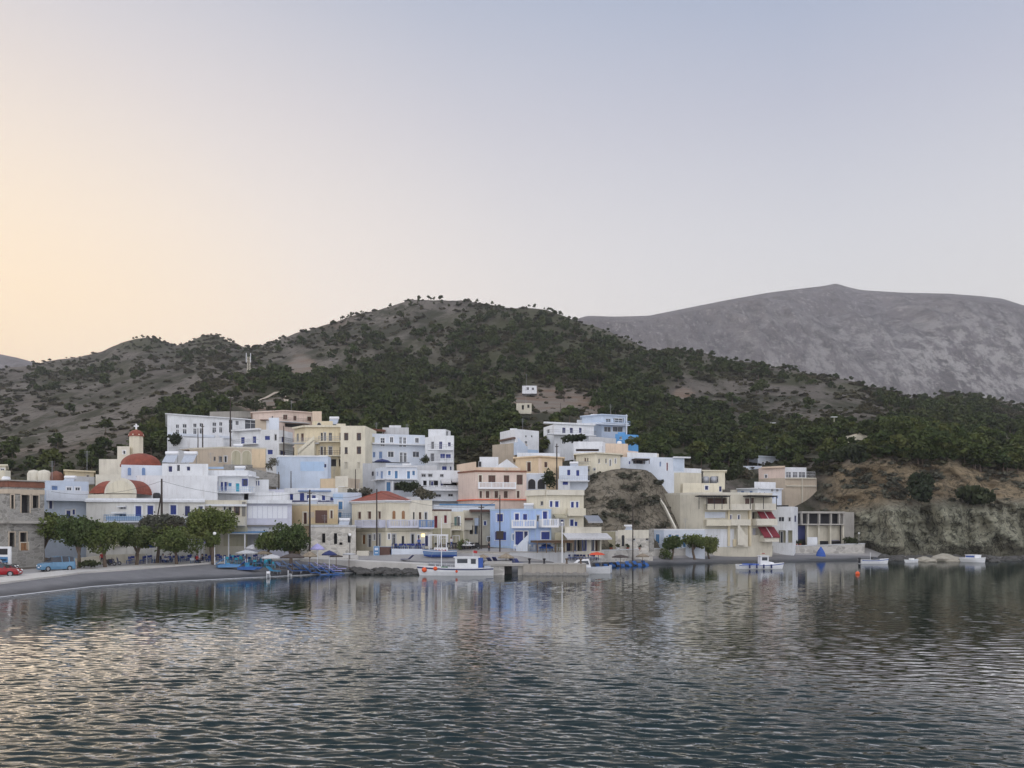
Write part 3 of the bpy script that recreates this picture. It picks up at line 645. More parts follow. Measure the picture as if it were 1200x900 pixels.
            for q in (.96, .5): fbox(rl, fr, u0, z + h * q - .02, u1, z + h * q + .02, proj - .06, proj - .02, rail)
            n = max(2, int((u1 - u0) / .3))
            for i in range(n + 1): a = u0 + (u1 - u0) * i / n; fbox(rl, fr, a - .015, z, a + .015, z + h, proj - .055, proj - .025, rail)
            for a in (u0, u1 - .04): fbox(rl, fr, a, z + h * .9, a + .04, z + h * .96, 0, proj - .05, rail)
        s.part('railing', rl, o); return s
    def awning(s, x0, x1, y0, y1, proj=1.6, mat='canvas', stripe=None, n=2):
        """sloped cloth from y0 at the wall down to y1 at its outer edge"""
        fr, u0, z1, u1, z0 = s.W.rect(x0, y0, x1, y1); z_hi, z_lo = z0, z1; p0, u, nn = fr; mb = MB()
        def w_(a, b, z): q = p0 + u * a + nn * b; return Vector((q.x, q.y, z))
        k = n if stripe else 1
        for i in range(k * 2 - 1 if stripe else 1):
            m = 2 * k - 1 if stripe else 1
            wts = [3. if j % 2 == 0 else .35 for j in range(m)]; tot = sum(wts); a = u0 + (u1 - u0) * sum(wts[:i]) / tot; b = u0 + (u1 - u0) * sum(wts[:i + 1]) / tot
            mt = mat if i % 2 == 0 else stripe
            mb.hexa([w_(a, proj, z_lo - .03), w_(b, proj, z_lo - .03), w_(b, 0, z_hi - .03), w_(a, 0, z_hi - .03), w_(a, proj, z_lo), w_(b, proj, z_lo), w_(b, 0, z_hi), w_(a, 0, z_hi)], mt)
            mb.hexa([w_(a, proj, z_lo - .25), w_(b, proj, z_lo - .25), w_(b, proj - .02, z_lo - .25), w_(a, proj - .02, z_lo - .25), w_(a, proj, z_lo - .031), w_(b, proj, z_lo - .031), w_(b, proj - .02, z_lo - .031), w_(a, proj - .02, z_lo - .031)], mt)
        s.part('awning', mb); return s
    def pergola(s, x0, x1, y, yfloor, proj=2.5, mat='timber', posts=3, thick=.16, roof=True, name='pergola', back=0.):
        fr, u0, zf, u1, z = s.W.rect(x0, y, x1, yfloor); mb = MB()
        fbox(mb, fr, u0, z - thick, u1, z, proj - .12, proj, mat); 
        n = max(3, int((u1 - u0) / .5))
        for i in range(n + 1): a = u0 + (u1 - u0) * i / n; fbox(mb, fr, a - .04, z - thick + .01, a + .04, z - .02, back, proj - .13, mat)
        if roof: fbox(mb, fr, u0 - .1, z + .002, u1 + .1, z + .05, back, proj + .2, mat)
        for i in range(posts): a = u0 + .06 + (u1 - u0 - .12) * i / max(1, posts - 1); fbox(mb, fr, a - .05, zf, a + .05, z - thick - .001, proj - .11, proj - .01, mat)
        s.part(name, mb); return s
    def stair(s, x0, x1, y0, y1, mat='whitepaint', proj=1., n=9, name='stair'):
        """outside flight along the wall, rising from (x0, y0) to (x1, y1)"""
        fr = s.W.frame((x0 + x1) / 2); ua, D = s.W.hit(x0, fr); ub, _ = s.W.hit(x1, fr); za, zb = zpx(y0, D), zpx(y1, D); mb = MB()
        for i in range(n):
            a, b = sorted((ua + (ub - ua) * i / n, ua + (ub - ua) * (i + 1) / n)); z = za + (zb - za) * (i + 1) / n
            fbox(mb, fr, a, za - .8, b, z, .003, proj, mat)
        p0, u, nn = fr
        def w_(a, b, z): q = p0 + u * a + nn * b; return Vector((q.x, q.y, z))
        mb.hexa([w_(ua, proj, za), w_(ub, proj, zb), w_(ub, proj - .1, zb), w_(ua, proj - .1, za), w_(ua, proj, za + 1.), w_(ub, proj, zb + 1.), w_(ub, proj - .1, zb + 1.), w_(ua, proj - .1, za + 1.)], mat)
        s.part(name, mb); return s
    def heater(s, x, y, D, size=1.):
        """solar water heater: tilted panel under a lying tank"""
        p = at(x, y, D); mb = MB(); k = size
        mb.hexa([(p.x - .9 * k, p.y - 1.0, p.z), (p.x + .9 * k, p.y - 1.0, p.z), (p.x + .9 * k, p.y - .9, p.z), (p.x - .9 * k, p.y - .9, p.z),
                 (p.x - .9 * k, p.y + .5, p.z + 1.25 * k), (p.x + .9 * k, p.y + .5, p.z + 1.25 * k), (p.x + .9 * k, p.y + .6, p.z + 1.25 * k), (p.x - .9 * k, p.y + .6, p.z + 1.25 * k)], 'panelgrey')
        mb.tube((p.x - .95 * k, p.y + .6, p.z + 1.5 * k), (p.x + .95 * k, p.y + .6, p.z + 1.5 * k), .28 * k, .28 * k, 'whitepaint', 10)
        for q in (-.8, .8): mb.tube((p.x + q * k, p.y + .6, p.z - .5), (p.x + q * k, p.y + .6, p.z + 1.3 * k), .04, .04, 'greymetal', 5)
        s.part('solar_heater', mb); return s
    def tank(s, x, y, D, r=.5, h=1.2, mat='greymetal'):
        p = at(x, y, D); mb = MB(); mb.lathe([(.01, -.3), (r, -.3), (r, h * .85), (r * .7, h), (.01, h * 1.02)], mat, 12, p); s.part('water_tank', mb, None, True); return s
    def aerial(s, x, y0, y1, D):
        a = at(x, y1, D); b = at(x, y0, D); mb = MB(); mb.tube(a, b, .03, .03, 'greymetal', 5)
        for k in range(4): z = b.z - .15 - k * .22; mb.tube((a.x - .5 + k * .06, a.y, z), (a.x + .5 - k * .06, a.y, z), .015, .015, 'greymetal', 4)
        s.part('aerial', mb); return s
def H(label, pts, yt, yb, mat, depth=8., name='village_house', cat='house', **k): return House(name, label, cat, pts, yt, yb, mat, depth, **k)
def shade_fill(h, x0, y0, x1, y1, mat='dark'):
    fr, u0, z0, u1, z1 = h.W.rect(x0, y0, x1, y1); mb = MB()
    d = h.W.cut((x0 + x1) / 2, u0, z0, u1, z1, 1.3); fbox(mb, fr, u0, z0, u1, z1, *((-1.4, -1.25) if d else (-.05, .012)), mat); h.part('shade_sheet', mb); return h  # coloured sheet stands in for the shade inside the hollow

# --- left end
h = H('cream and white house with a balcony cut off by the photo\'s left edge', [(-40, 118), (8, 118)], 566, 620, 'white', 8)
h.add([(-40, 117.6), (7, 117.6)], 546, 567, 'paleyellow', 7, 'slab'); h.balc(-38, 12.5, 567, 1.9, 'solid', 1.4, 'paleyellow').w('k', 0, 549, 5, 559).w('k', -14, 549, -6, 559)
h = H('rough stone unfinished two storey house with red brown concrete roof bands', [(-45, 100), (10, 97), (52, 100)], 565, 664, 'stone', 9)
h.band(h.W.zt - .75, h.W.zt - .05, 'brownroof', .1, 'roof_band')  # red band under a pale slab
h.band(h.W.zt - 1.55, h.W.zt - 1.0, 'tan', .09, 'roof_band')
h.ledge(612, .35, 'concrete', .7, 'floor_slab'); h.band(h.W.zt, h.W.zt + .12, 'concrete', .3, 'roof_band')
for a in ((13, 580, 16, 596), (25, 580, 34.5, 601), (38, 580.5, 45, 595.5), (11, 624, 17, 641), (23.5, 624, 31, 644), (-20, 580, -8, 600), (-22, 625, -10, 645)): h.opening(*a, rim='tan')
h.d('o', 24, 636, 33, 645)
h = H('pale blue house with a long balcony between the stone house and the church', [(51, 114), (104, 117)], 563, 618, 'paleblue', 8)
h.balc(54, 103, 584, 1.1, 'solid', 1.3, 'softblue', t=.4).ws('u', 569, 577, (60, 68)).ws('k', 571, 583, (78, 84), (88, 94)); h.d('v', 57.5, 585.5, 61.5, 596).w('b', 77.5, 598, 83, 607).w('b', 85, 597, 88, 603)
h.aerial(21 + 40, 540, 562, 118)
h = H('small white house with a tiny tiled dome and low round parapets', [(30, 130), (74, 130)], 563, 600, 'white', 6)
mb = MB(); p = at(66, 561, 133); mb.lathe([(1.15, -1.2), (1.15, .25), (1.0, .7), (.7, 1.05), (.01, 1.35)], 'brownroof', 14, p); h.part('dome', mb, None, True)
mb = MB()
for x in (40, 52): mb.lathe([(1.0, -1.), (1.0, .5), (.75, 1.0), (.01, 1.2)], 'cream', 12, at(x, 559, 132))
h.part('chimney_dome', mb, None, True)
h = H('pale yellow upper house with a wide flat roof slab left of the church', [(76, 126), (110, 129)], 552, 585, 'yellow', 7, top='slab')
h.d('n', 101.5, 557, 104.5, 564).balc(77, 108, 566, 1., 'solid', 1.1, 'whitegrey')
# --- church
h = H('white domed church with red vault, red dome and cream bell tower', [(103, 112), (124, 112), (160, 112)], 579, 612, 'cream', 12, name='church', cat='church', top='flat')
h.add([(112, 126), (144, 126)], 556, 590, 'cream', 8); h.add([(116, 130), (144, 130)], 538, 557, 'cream', 8); h.add([(137.5, 131), (152, 131)], 523, 560, 'cream', 5)
h.w('k', 144, 528, 147, 532)
h.add([(142, 121), (198, 123)], 544.5, 585, 'softblue', 12)
for x in (151.7, 168.3): h.w('u', x - 2, 548, x + 2, 557, arch=True)
h.panel(160, 558, 174, 559.5, 'brown', 'ledge', .25)
def dome(h, x, ybase, ytop, rpx, D, mat, name='dome', drum=.35):
    p = at(x, ybase, D); r = rpx * D / F; hh = (ybase - ytop) * D / F; mb = MB()
    mb.lathe([(r * 1.03, -drum), (r * 1.03, 0)] + [(max(.01, r * math.cos(t)), hh * math.sin(t)) for t in [math.pi / 2 * i / 9 for i in range(10)]], mat, 28, p)
    return h.part(name, mb, None, True)
dome(h, 165.3, 545, 531.3, 21.8, 127, 'terracotta')
# barrel vault: a half cylinder behind the round gable, running left and back
def vault(h, x0, x1, yb, yt, D, length, mat, gable, dx):
    a = at(x0, yb, D); b = at(x1, yb, D); r = (b.x - a.x) / 2; hh = (yb - yt) * D / F; c = (a + b) / 2; mb = MB(); n = 16
    P = [[Vector((c.x + r * math.cos(math.pi * i / n) + (dx if k else 0), c.y + k * length, c.z + hh * math.sin(math.pi * i / n))) for i in range(n + 1)] for k in (0, 1)]
    for i in range(n): mb.poly([P[0][i], P[0][i + 1], P[1][i + 1], P[1][i]], mat)
    mb.poly(P[1], mat); h.part('vault_roof', mb)
    g = MB(); ro, ri = 1.06, .86
    pts = [Vector((c.x + r * ro * math.cos(math.pi * i / n), c.y - .05, c.z + hh * ro * math.sin(math.pi * i / n))) for i in range(n + 1)]
    q = [p + Vector((0, -.25, 0)) for p in pts]; g.poly(list(reversed(q)), gable)
    for i in range(n): g.poly([pts[i], pts[i + 1], q[i + 1], q[i]], gable)
    o = h.part('gable', g); s_ = MB(); pp = [Vector((c.x + r * ri * math.cos(math.pi * i / n), c.y - .34, c.z + .05 + hh * ri * math.sin(math.pi * i / n))) for i in range(n + 1)]
    s_.poly(list(reversed(pp)), 'paleyellow'); h.part('tympanum', s_, o)
vault(h, 124.5, 159.5, 578.5, 561, 112.2, 9, 'terracotta', 'cream', 0)
# the lower wing's own vault, lying across behind it
a = at(104, 578, 113.5); b = at(150, 578, 113.5); mb = MB(); n = 12; hh = 17 * 113.5 / F
for i in range(n):
    t0, t1 = math.pi * i / n, math.pi * (i + 1) / n
    def q(X, t, e): return (X + e * (1 - 0), a.y + 3.6 - 3.6 * math.cos(t), a.z + hh * .96 * math.sin(t))
    mb.poly([q(a.x, t0, math.sin(t0) * 1.2), q(b.x, t0, 0), q(b.x, t1, 0), q(a.x, t1, math.sin(t1) * 1.2)], 'terracotta')
mb.poly([q(a.x, math.pi * i / n, math.sin(math.pi * i / n) * 1.2) for i in range(n + 1)], 'terracotta')
h.part('vault_roof', mb)
# bell tower
p = at(159.7, 538, 133); mb = MB(); k = 133 / F; r = 7.9 * k
mb.lathe([(r, -4), (r, 27 * k), (r * 1.1, 27.4 * k), (r * 1.1, 28.6 * k), (r, 28.8 * k)], 'paleyellow', 8, p); tw = h.part('bell_tower', mb)
dome(h, 159.7, 511.2, 503.6, 8.6, 133, 'terracotta', 'dome', .06)
mb = MB()
for ang in (-90, -135, -45):
    c = Vector((p.x + r * .96 * math.cos(R(ang)), p.y + r * .96 * math.sin(R(ang)), p.z)); u = Vector((-math.sin(R(ang)), math.cos(R(ang)))); n_ = Vector((math.cos(R(ang)), math.sin(R(ang))))
    fr = (c.to_2d(), u, n_)
    if ang == -90: fpoly(mb, fr, arch_pts(-.2, 2.2 * k, .2, 14 * k), -.1, .08, 'olivewall')
    else:
        fpoly(mb, fr, [(.42 * math.cos(t), 18.5 * k + .5 * math.sin(t)) for t in [math.pi * 2 * i / 14 for i in range(14)]], -.1, .08, 'dark')
        fpoly(mb, fr, [(.32 * math.cos(t), 18.5 * k + .4 * math.sin(t)) for t in [math.pi * 2 * i / 14 for i in range(14)]], -.1, .10, 'paleyellow')
        fpoly(mb, fr, arch_pts(-.13, 3 * k, .13, 12 * k), -.1, .08, 'olivewall')
h.part('belfry_window', mb, tw)
cr = at(159.7, 503.8, 133); mb = MB(); mb.box(cr.x - .11, cr.y - .09, cr.z - .1, cr.x + .11, cr.y + .09, cr.z + .98, 'whitepaint'); mb.box(cr.x - .38, cr.y - .088, cr.z + .52, cr.x + .38, cr.y + .088, cr.z + .72, 'whitepaint')
mb.ball((cr.x, cr.y, cr.z), .16, 'gold'); h.part('cross', mb)
h.w('r', 96, 593, 102, 604, arch=True)
# --- long white house below the church, and its neighbours
h = H('long white house with dark blue doors and blue balcony rail below the church', [(101, 110), (150, 110), (240, 112)], 584, 640, 'offwhite', 5, coping='white')
h.ledge(587, .3, 'white', .35, 'floor_slab')
h.d('b', 158, 592.5, 166, 607.5).w('b', 172, 592, 180, 603).w('b', 199, 591.5, 207, 603).d('v', 216, 592.5, 223, 607.5).w('v', 231.8, 593, 238, 599).w('d', 140, 593.5, 147.5, 596).w('d', 139.5, 602, 147.5, 606).w('d', 123, 620, 131, 634)
h.panel(139, 593, 148, 594.5, 'white', 'canopy', .6).panel(134, 600, 148, 602, 'white', 'canopy', .9)
h.balc(126, 168, 610.5, .85, 'bars', 1.0, 'softblue', 'ltblue'); h.panel(128, 605, 167, 610, 'skyblue', 'balcony_screen', .9)
h.balc(209, 228, 612.5, .9, 'solid', 1., 'white'); h.panel(130, 618, 215, 640, 'cream_dull', 'plinth', .04)
h.aerial(102, 528, 552, 124)
h = H('big plain white block with tiny dark windows and two solar heaters', [(160, 117), (255, 118)], 557, 592, 'white', 7)
h.add([(190, 120), (244, 121)], 543, 560, 'white', 8)
h.w('v', 197, 546, 202, 553).w('k', 207, 544.5, 211, 552).w('v', 218.5, 546.5, 223, 551.5).heater(200, 542.5, 124.5, 1.05).heater(222, 542.5, 125, 1.05).panel(199, 565, 218, 578, 'whitegrey', 'terrace_wall', .06)
h.panel(206, 569, 216, 577, 'tan', 'vine_screen', .2)
h.aerial(247, 530, 543, 124)
h = H('white house with turquoise door and blue window shutters above the terraces', [(243, 122), (291, 122), (300, 126)], 551, 584, 'white', 8)
h.ledge(557.5, .22, 'white', .5, 'roof_slab'); h.w('bk', 249.8, 565, 254.6, 574.5).w('b', 258, 564.5, 261.8, 575).w('b', 262.3, 564.5, 265.8, 575).w('l', 267, 565.5, 271.5, 570).d('t', 275.7, 566, 280.8, 576).w('bk', 284.5, 562, 289.5, 569)
h.balc(246, 299, 577, .8, 'bars', 1.2, 'white', 'skyblue'); h.add([(290, 126), (315, 126)], 562, 584, 'white', 6).ws('b', 563.2, 569, (293.5, 297), (298, 301), (302, 304)); h.panel(291, 554, 300, 561.5, 'skyblue', 'gable_panel', .05)
h.panel(240, 547, 262, 549.5, 'skyblue', 'roof_rail', -.02)
h = H('cream two storey house front with small dark windows over the taverna trees', [(238, 113), (289, 114)], 586, 640, 'cream_dull', 6)
h.ledge(592, .3, 'white', .4, 'floor_slab'); h.w('d', 267.5, 594, 271.5, 598.5).w('nk', 275.3, 594, 280, 603.2).w('d', 262, 593.5, 264.3, 598).balc(243, 288, 614.5, 1.0, 'solid', 1.1, 'cream'); h.panel(283.6, 588, 287.8, 605, 'darkconcrete', 'drain_wall', .05)
h.panel(262, 618, 290, 640, 'olivewall', 'ground_front', .04)
h = H('white house with a long glazed veranda of pale panels', [(287, 115), (342, 116)], 587, 640, 'lavender', 7)
h.ledge(588, .5, 'white', .6, 'floor_slab'); h.panel(290, 593.2, 337, 607.5, 'whiteboard', 'glazed_screen', .06); h.panel(289, 607.8, 337, 615, 'lavender', 'parapet', .12)
mb = MB()
for i in range(9):
    fr, u0, z0, u1, z1 = h.W.rect(290 + i * 5.86, 593.2, 290.5 + i * 5.86, 607.5); fbox(mb, fr, u0, z0, u1, z1, .055, .10, 'lavender')
h.part('mullion', mb); h.panel(288, 615.3, 338, 617.2, 'darkconcrete', 'beam', .3); h.panel(288, 618, 341, 640, 'whitegrey', 'ground_front', .04)
h.add([(286, 122), (338, 122)], 577, 588, 'white', 5); h.add([(307, 127), (333, 127)], 573.5, 579, 'lavender', 5)
h.w('v', 316, 576.5, 321.5, 578.6)
# --- upper left of the village
h = H('long white school building with rows of tall grey windows on the hill', [(196, 176), (281, 184), (316, 188)], 491.5, 520, 'white', 9, top='slab', ref=1)
for a, b in ((206, 210), (214, 219), (226.4, 230.6), (233.8, 238.2), (248.8, 253.6), (256.8, 260.8)):
    k = (b - 206) / 55 * 3.0; h.w('k', a, 497.5 - k, b, 501.8 - k); h.w('k', a, 503.5 - k, b, 510 - k)
h.w('k', 268, 491.8, 272.8, 507).w('k', 287, 492.5, 300, 503); h.panel(196, 510, 300, 513, 'softblue', 'ledge', .25); h.stair(262, 251, 524, 512, 'white', 1.0)
h.w('k', 276, 493, 280, 498)
h = H('pinkish house with brown shutters and a low hipped roof highest on the left', [(296, 196), (333, 193), (373, 197)], 484, 512, 'pink', 9, top='slab')
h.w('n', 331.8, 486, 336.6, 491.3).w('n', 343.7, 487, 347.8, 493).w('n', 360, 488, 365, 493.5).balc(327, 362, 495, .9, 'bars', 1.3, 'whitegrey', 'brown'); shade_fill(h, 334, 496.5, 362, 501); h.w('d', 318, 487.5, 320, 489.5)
h.add([(366, 192), (377, 192)], 482, 500, 'peach', 4)
h = H('white cubic house with navy shutters and side balconies under the school', [(272, 168), (305, 165), (327, 165), (343, 170)], 503.5, 537, 'white', 8, ref=1)
h.panel(274, 503, 306, 505, 'white', 'roof_edge', .8)
h.d('b', 282, 512, 286.8, 520.5).d('b', 295.7, 511, 300.2, 519.5).w('b', 310, 510.5, 316.5, 515.6).w('d', 321.8, 509, 324, 516).w('b', 313.2, 526.7, 319.8, 532.4).d('v', 330, 511.5, 334, 519.5).d('v', 328.5, 528, 335, 533.6)
h.balc(275, 303, 520.5, .9, 'bars', 1.2, 'white', 'greymetal').balc(327, 343, 520, 1.0, 'bars', 1.4, 'white', 'black').balc(327, 343, 534.5, 1.0, 'bars', 1.4, 'white', 'black')
h.add([(299, 170), (312, 170)], 491.5, 505, 'tan', 4).panel(306, 492, 315, 493, 'brown', 'canopy', .8); h.add([(315, 170), (327, 170)], 489.5, 505, 'softblue', 5)
h = H('old sand coloured house with two arched recesses and a low tiled roof', [(222, 141), (262, 138), (312, 140)], 523.5, 556, 'tan', 8, ref=1, coping='cream_dull')
h.opening(272, 528.2, 281.6, 544.5, 'olivewall', True, 'cream_dull').opening(284, 528.2, 294, 544.5, 'olivewall', True, 'cream_dull').w('d', 274.5, 535, 277, 542).w('d', 287.5, 535, 290, 542)
h.ws('d', 534.5, 541.5, (256, 260), (263, 265.8)); h.w('d', 250, 535, 252.5, 540); h.panel(295, 525, 311, 548, 'apricot', 'side_wall', .03); h.panel(262, 544.6, 296, 552, 'stone', 'plinth', .3)
rf = MB(); a = at(208, 527, 142); b = at(262, 525.5, 141); rf.hexa([a, b, b + Vector((0, 9, 0)), a + Vector((2, 9, 0)), a + Vector((1.5, 4, .75)), b + Vector((-1, 4, .75)), b + Vector((-1, 5, .75)), a + Vector((2, 5, .75))], 'tan'); h.part('low_roof', rf)
h = H('plain pale blue block with a flat roof below the yellow apartments', [(324, 139), (384, 139), (388, 142)], 534.5, 575, 'paleblue', 8)
h.panel(352, 541, 380, 552, 'skyblue', 'patch', .02).w('v', 379.2, 543.5, 382.6, 548); h.panel(324, 533.8, 384, 535.4, 'white', 'roof_edge', .12)
h = H('three storey yellow apartment house with brown doors and a slanting stair', [(345, 158), (358, 155), (401, 155)], 499, 575, 'yellow', 9, ref=1)
h.ledge(502, .35, 'paleyellow', .5, 'roof_slab').balc(345, 375, 519.5, .9, 'bars', 1.3, 'whitegrey', 'greymetal').balc(375, 401, 517.5, .9, 'bars', 1.3, 'paleyellow', 'greymetal').balc(375, 401, 534, .9, 'bars', 1.3, 'paleyellow', 'brown').ledge(536.5, .3, 'paleyellow', .2)
for y0 in (507, 523.5): h.ws('d', y0, y0 + 10, (375.8, 378.2), (379.8, 381.6), (385.2, 389)); h.w('n', 397.8, y0, 400, y0 + 9)
h.w('d', 347.5, 508, 350, 517).w('n', 352.3, 507.5, 355.8, 517.5).w('d', 351.8, 524, 355.8, 531); h.opening(385, 538, 394, 546.5, rim='paleyellow').opening(397, 538, 400, 546.5, rim='paleyellow'); h.stair(352, 371, 534, 517.5, 'paleyellow', 1.8)
h.add([(366, 160), (390, 160)], 493.5, 503, 'yellow', 6).w('d', 372, 495.5, 376, 500.5, arch=True); h.heater(391, 498, 163)
h = H('tall cream yellow block with six small windows and brown roof pergola', [(399, 152), (428, 152), (441, 160)], 499, 566, 'paleyellow', 9)
for y in (508, 524, 541.5): h.w('nk' if y < 540 else 'y', 404, y, 407.4, y + 7.5); h.w('nk' if y < 540 else 'y', 418.8, y, 422.4, y + 7.5)
h.add([(394, 157), (405, 157)], 496.5, 505, 'paleyellow', 5)
rp = MB(); a = at(408, 500.5, 154); b = at(450, 503.5, 163); rp.hexa([a + Vector((0, 0, -.35)), b + Vector((0, 0, -.35)), b + Vector((0, 5, 0)), a + Vector((0, 6, .2)), a + Vector((0, -.3, 0)), b + Vector((0, -.3, 0)), b + Vector((0, 5, .45)), a + Vector((0, 6, .9))], 'brownroof')
for q in (0, .35, .7, .98): pp = a.lerp(b, q); rp.box(pp.x - .08, pp.y - .08, pp.z - 2.2, pp.x + .08, pp.y + .08, pp.z - .2, 'brown')
h.part('roof_pergola', rp); h.panel(430, 512, 439, 521, 'olivewall', 'shade_sheet', .02)  # last panel is flat, its darker colour painting the shade of a hollow
# --- centre upper
h = H('large soft blue two storey house with white windows and one long balcony', [(427, 163), (436, 157), (498, 160)], 508, 548, 'softblue', 10, ref=1)
h.ledge(523.6, .25, 'white', .9, 'balcony').w('k', 445.8, 513, 451, 522.5).w('k', 456.8, 512, 461, 518.5).d('k', 468, 512, 471, 523.4).d('k', 472.5, 512.5, 476, 523.4).w('k', 486.5, 513, 491, 518.8)
h.w('u', 436.8, 529.5, 440, 536).w('u', 444, 529, 448.2, 537.5).w('k', 454.5, 529, 461.5, 535.5).d('k', 468.5, 530, 472, 541.5).d('k', 473, 530.5, 476.6, 541.5).w('k', 483.5, 529, 491.5, 535.5); h.panel(436, 541.6, 480, 542.6, 'dark', 'shadow_strip', .01)  # dark strip painted as a line of shadow below the doors
h.add([(448, 165), (479, 165)], 501, 512, 'whitegrey', 6).add([(456, 168), (470, 168)], 498.5, 504, 'white', 4); h.aerial(477, 497, 512, 166); h.aerial(441, 495, 510, 166)
h.add([(427, 159), (440, 158)], 520, 545, 'lavender', 5)
h = H('white four storey house with dark balcony doors at the right of the blue one', [(498, 157), (516, 154), (532, 154)], 510.5, 566, 'white', 9, ref=1)
h.add([(502, 157), (522, 157), (528, 160)], 503, 513, 'white', 6).w('k', 522.8, 505, 525.8, 512); h.use(0)
h.d('d', 505, 517.5, 508.4, 526).d('v', 514.8, 517.5, 518.2, 526).w('v', 524.6, 518, 528.4, 523).d('d', 504.5, 531.5, 508.4, 540.5).w('b', 516, 531.8, 521.5, 537).w('b', 522, 531.8, 528.5, 537).w('b', 517.6, 546, 524, 550.8).w('v', 527, 546.5, 529.2, 551)
h.balc(502, 531.5, 527, .9, 'bars', 1.3, 'white', 'greymetal').balc(504, 531.5, 541.5, .9, 'bars', 1.3, 'white', 'greymetal')
h = H('white two storey house with light blue shutters and small columns below', [(440, 147), (452, 143), (489, 144)], 547, 583, 'softblue', 7, ref=1)
h.panel(452, 545.5, 489, 547.5, 'white', 'roof_edge', .2); h.ws('l', 551.5, 557, (454.6, 458), (483, 486.4)).d('l', 462.3, 551.5, 466.3, 561.8).d('l', 476.8, 551.8, 480.8, 561.8).d('u', 445.8, 552, 448.6, 561).w('u', 441.5, 552.5, 443, 558)
h.ledge(563.2, .22, 'white', .9, 'balcony'); h.d('l', 452.5, 564.5, 458, 575.5); 
for x in (460, 474, 487): mb = MB(); p = at(x, 577, 142.2); mb.tube(p, p + Vector((0, 0, 13 * 142 / F)), .16, .14, 'white', 8); h.part('column', mb)
h.opening(462, 566, 472.5, 574.5).opening(476, 566, 485.5, 574.5)
h = H('grey rendered terrace house with a dark parasol on its roof', [(425, 152), (452, 151)], 543, 570, 'whitegrey', 6)
h.w('d', 435.5, 552.5, 438, 557.5); p = at(448, 541.5, 152); mb = MB(); mb.lathe([(1.7, 0), (1.1, .35), (.01, .62)], 'navy', 8, p); mb.tube(p + Vector((0, 0, -1)), p + Vector((0, 0, .6)), .04, .04, 'greymetal', 5); h.part('roof_parasol', mb)
h = H('white terraced house with a shaded veranda and three small dark windows', [(489, 145), (540, 146)], 551, 590, 'white', 7)
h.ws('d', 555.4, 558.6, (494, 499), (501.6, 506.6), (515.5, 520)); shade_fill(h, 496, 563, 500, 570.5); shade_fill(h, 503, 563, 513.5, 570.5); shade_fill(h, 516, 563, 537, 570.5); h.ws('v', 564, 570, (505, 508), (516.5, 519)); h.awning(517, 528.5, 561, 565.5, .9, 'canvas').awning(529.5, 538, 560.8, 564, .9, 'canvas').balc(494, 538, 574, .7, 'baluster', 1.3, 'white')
h.w('d', 510, 579, 517, 582).w('d', 525, 578.5, 531, 581.5); h.ledge(586.5, .25, 'softblue', 1.2, 'terrace')
h.panel(489, 545.4, 512, 551.2, 'whitegrey', 'attic_wall', -.3)
# --- middle: waterfront left of the centre
h = H('white row house with dark blue doors under a blue roof edge', [(333, 133), (396, 133)], 572, 600, 'white', 7)
h.panel(350, 574.8, 388, 576, 'dustyblue', 'roof_edge', .4); h.panel(338, 586.5, 391, 588, 'navy', 'plinth_stripe', .05)
h.w('b', 339.2, 578.4, 343.6, 586).d('b', 350.8, 577.4, 356.8, 586.4).w('b', 359, 579.5, 363.2, 586).w('b', 365, 580, 370.2, 586.4).w('b', 376.8, 580.3, 381.2, 586.4).w('b', 386.5, 582.5, 391, 586.8)
h.add([(348, 141), (362, 141)], 553.5, 575, 'softblue', 4).w('v', 350, 560, 353.6, 567.5).w('v', 355.6, 560.2, 361, 566.5); h.add([(360, 142), (376, 142)], 557, 575, 'cream', 4).w('k', 364.5, 564, 367, 568)
h = H('tan and cream hut block with a pale garden gate above the blue alley', [(375, 139), (393, 138), (408, 138), (422, 141)], 561, 590, 'tan', 6)
h.panel(393, 558, 408, 571, 'cream', 'gate_wall', .1).w('c', 397.5, 560, 403.5, 570); h.panel(376, 561, 393, 573, 'apricot', 'patch', .02); h.panel(394, 572, 423, 580, 'cream', 'terrace_wall', .3)
h = H('pale blue house with blue shutters in the gap left of the red roofed house', [(391, 130), (424, 131)], 577, 612, 'paleblue', 8)
h.w('l', 396.3, 587.5, 401.8, 597).d('l', 396.5, 600, 400.5, 606); h.panel(390, 579, 402, 584.5, 'skyblue', 'patch', .02); h.balc(394, 411, 606.8, .7, 'bars', 1., 'softblue', 'ltblue'); h.aerial(421.5, 566, 577, 133)
h = H('ochre house with a brown garage door and dark wooden doors', [(335, 125), (361, 124), (396, 125)], 591, 625, 'ochre', 8, coping='cream_dull')
h.w('d', 338, 599.8, 341.6, 605.6).d('n', 355.2, 600.3, 359.6, 614.2).d('n', 387, 598, 390, 607.5); h.panel(369.5, 598, 383.5, 613, 'brown', 'garage_door', .06); h.panel(336, 613.8, 397, 616.5, 'olivewall', 'ledge', .35); h.panel(361, 600, 368.4, 606.5, 'tan', 'patch', .04)
h = H('roofless pale stone ruin with empty dark windows on the shore', [(364, 119), (417, 120)], 615.5, 652, 'paleruin', 7)
for a in ((377.3, 625.2, 381.3, 636), (391.2, 625, 395.2, 637.5), (407.3, 626, 411, 636), (397.5, 635.6, 401.2, 638.6)): h.opening(*a, rim='paleruin')
h.band(h.W.zt - .25, h.W.zt + .05, 'whitegrey', .12); h.add([(352, 120), (365, 120)], 633, 652, 'paleruin', 4)
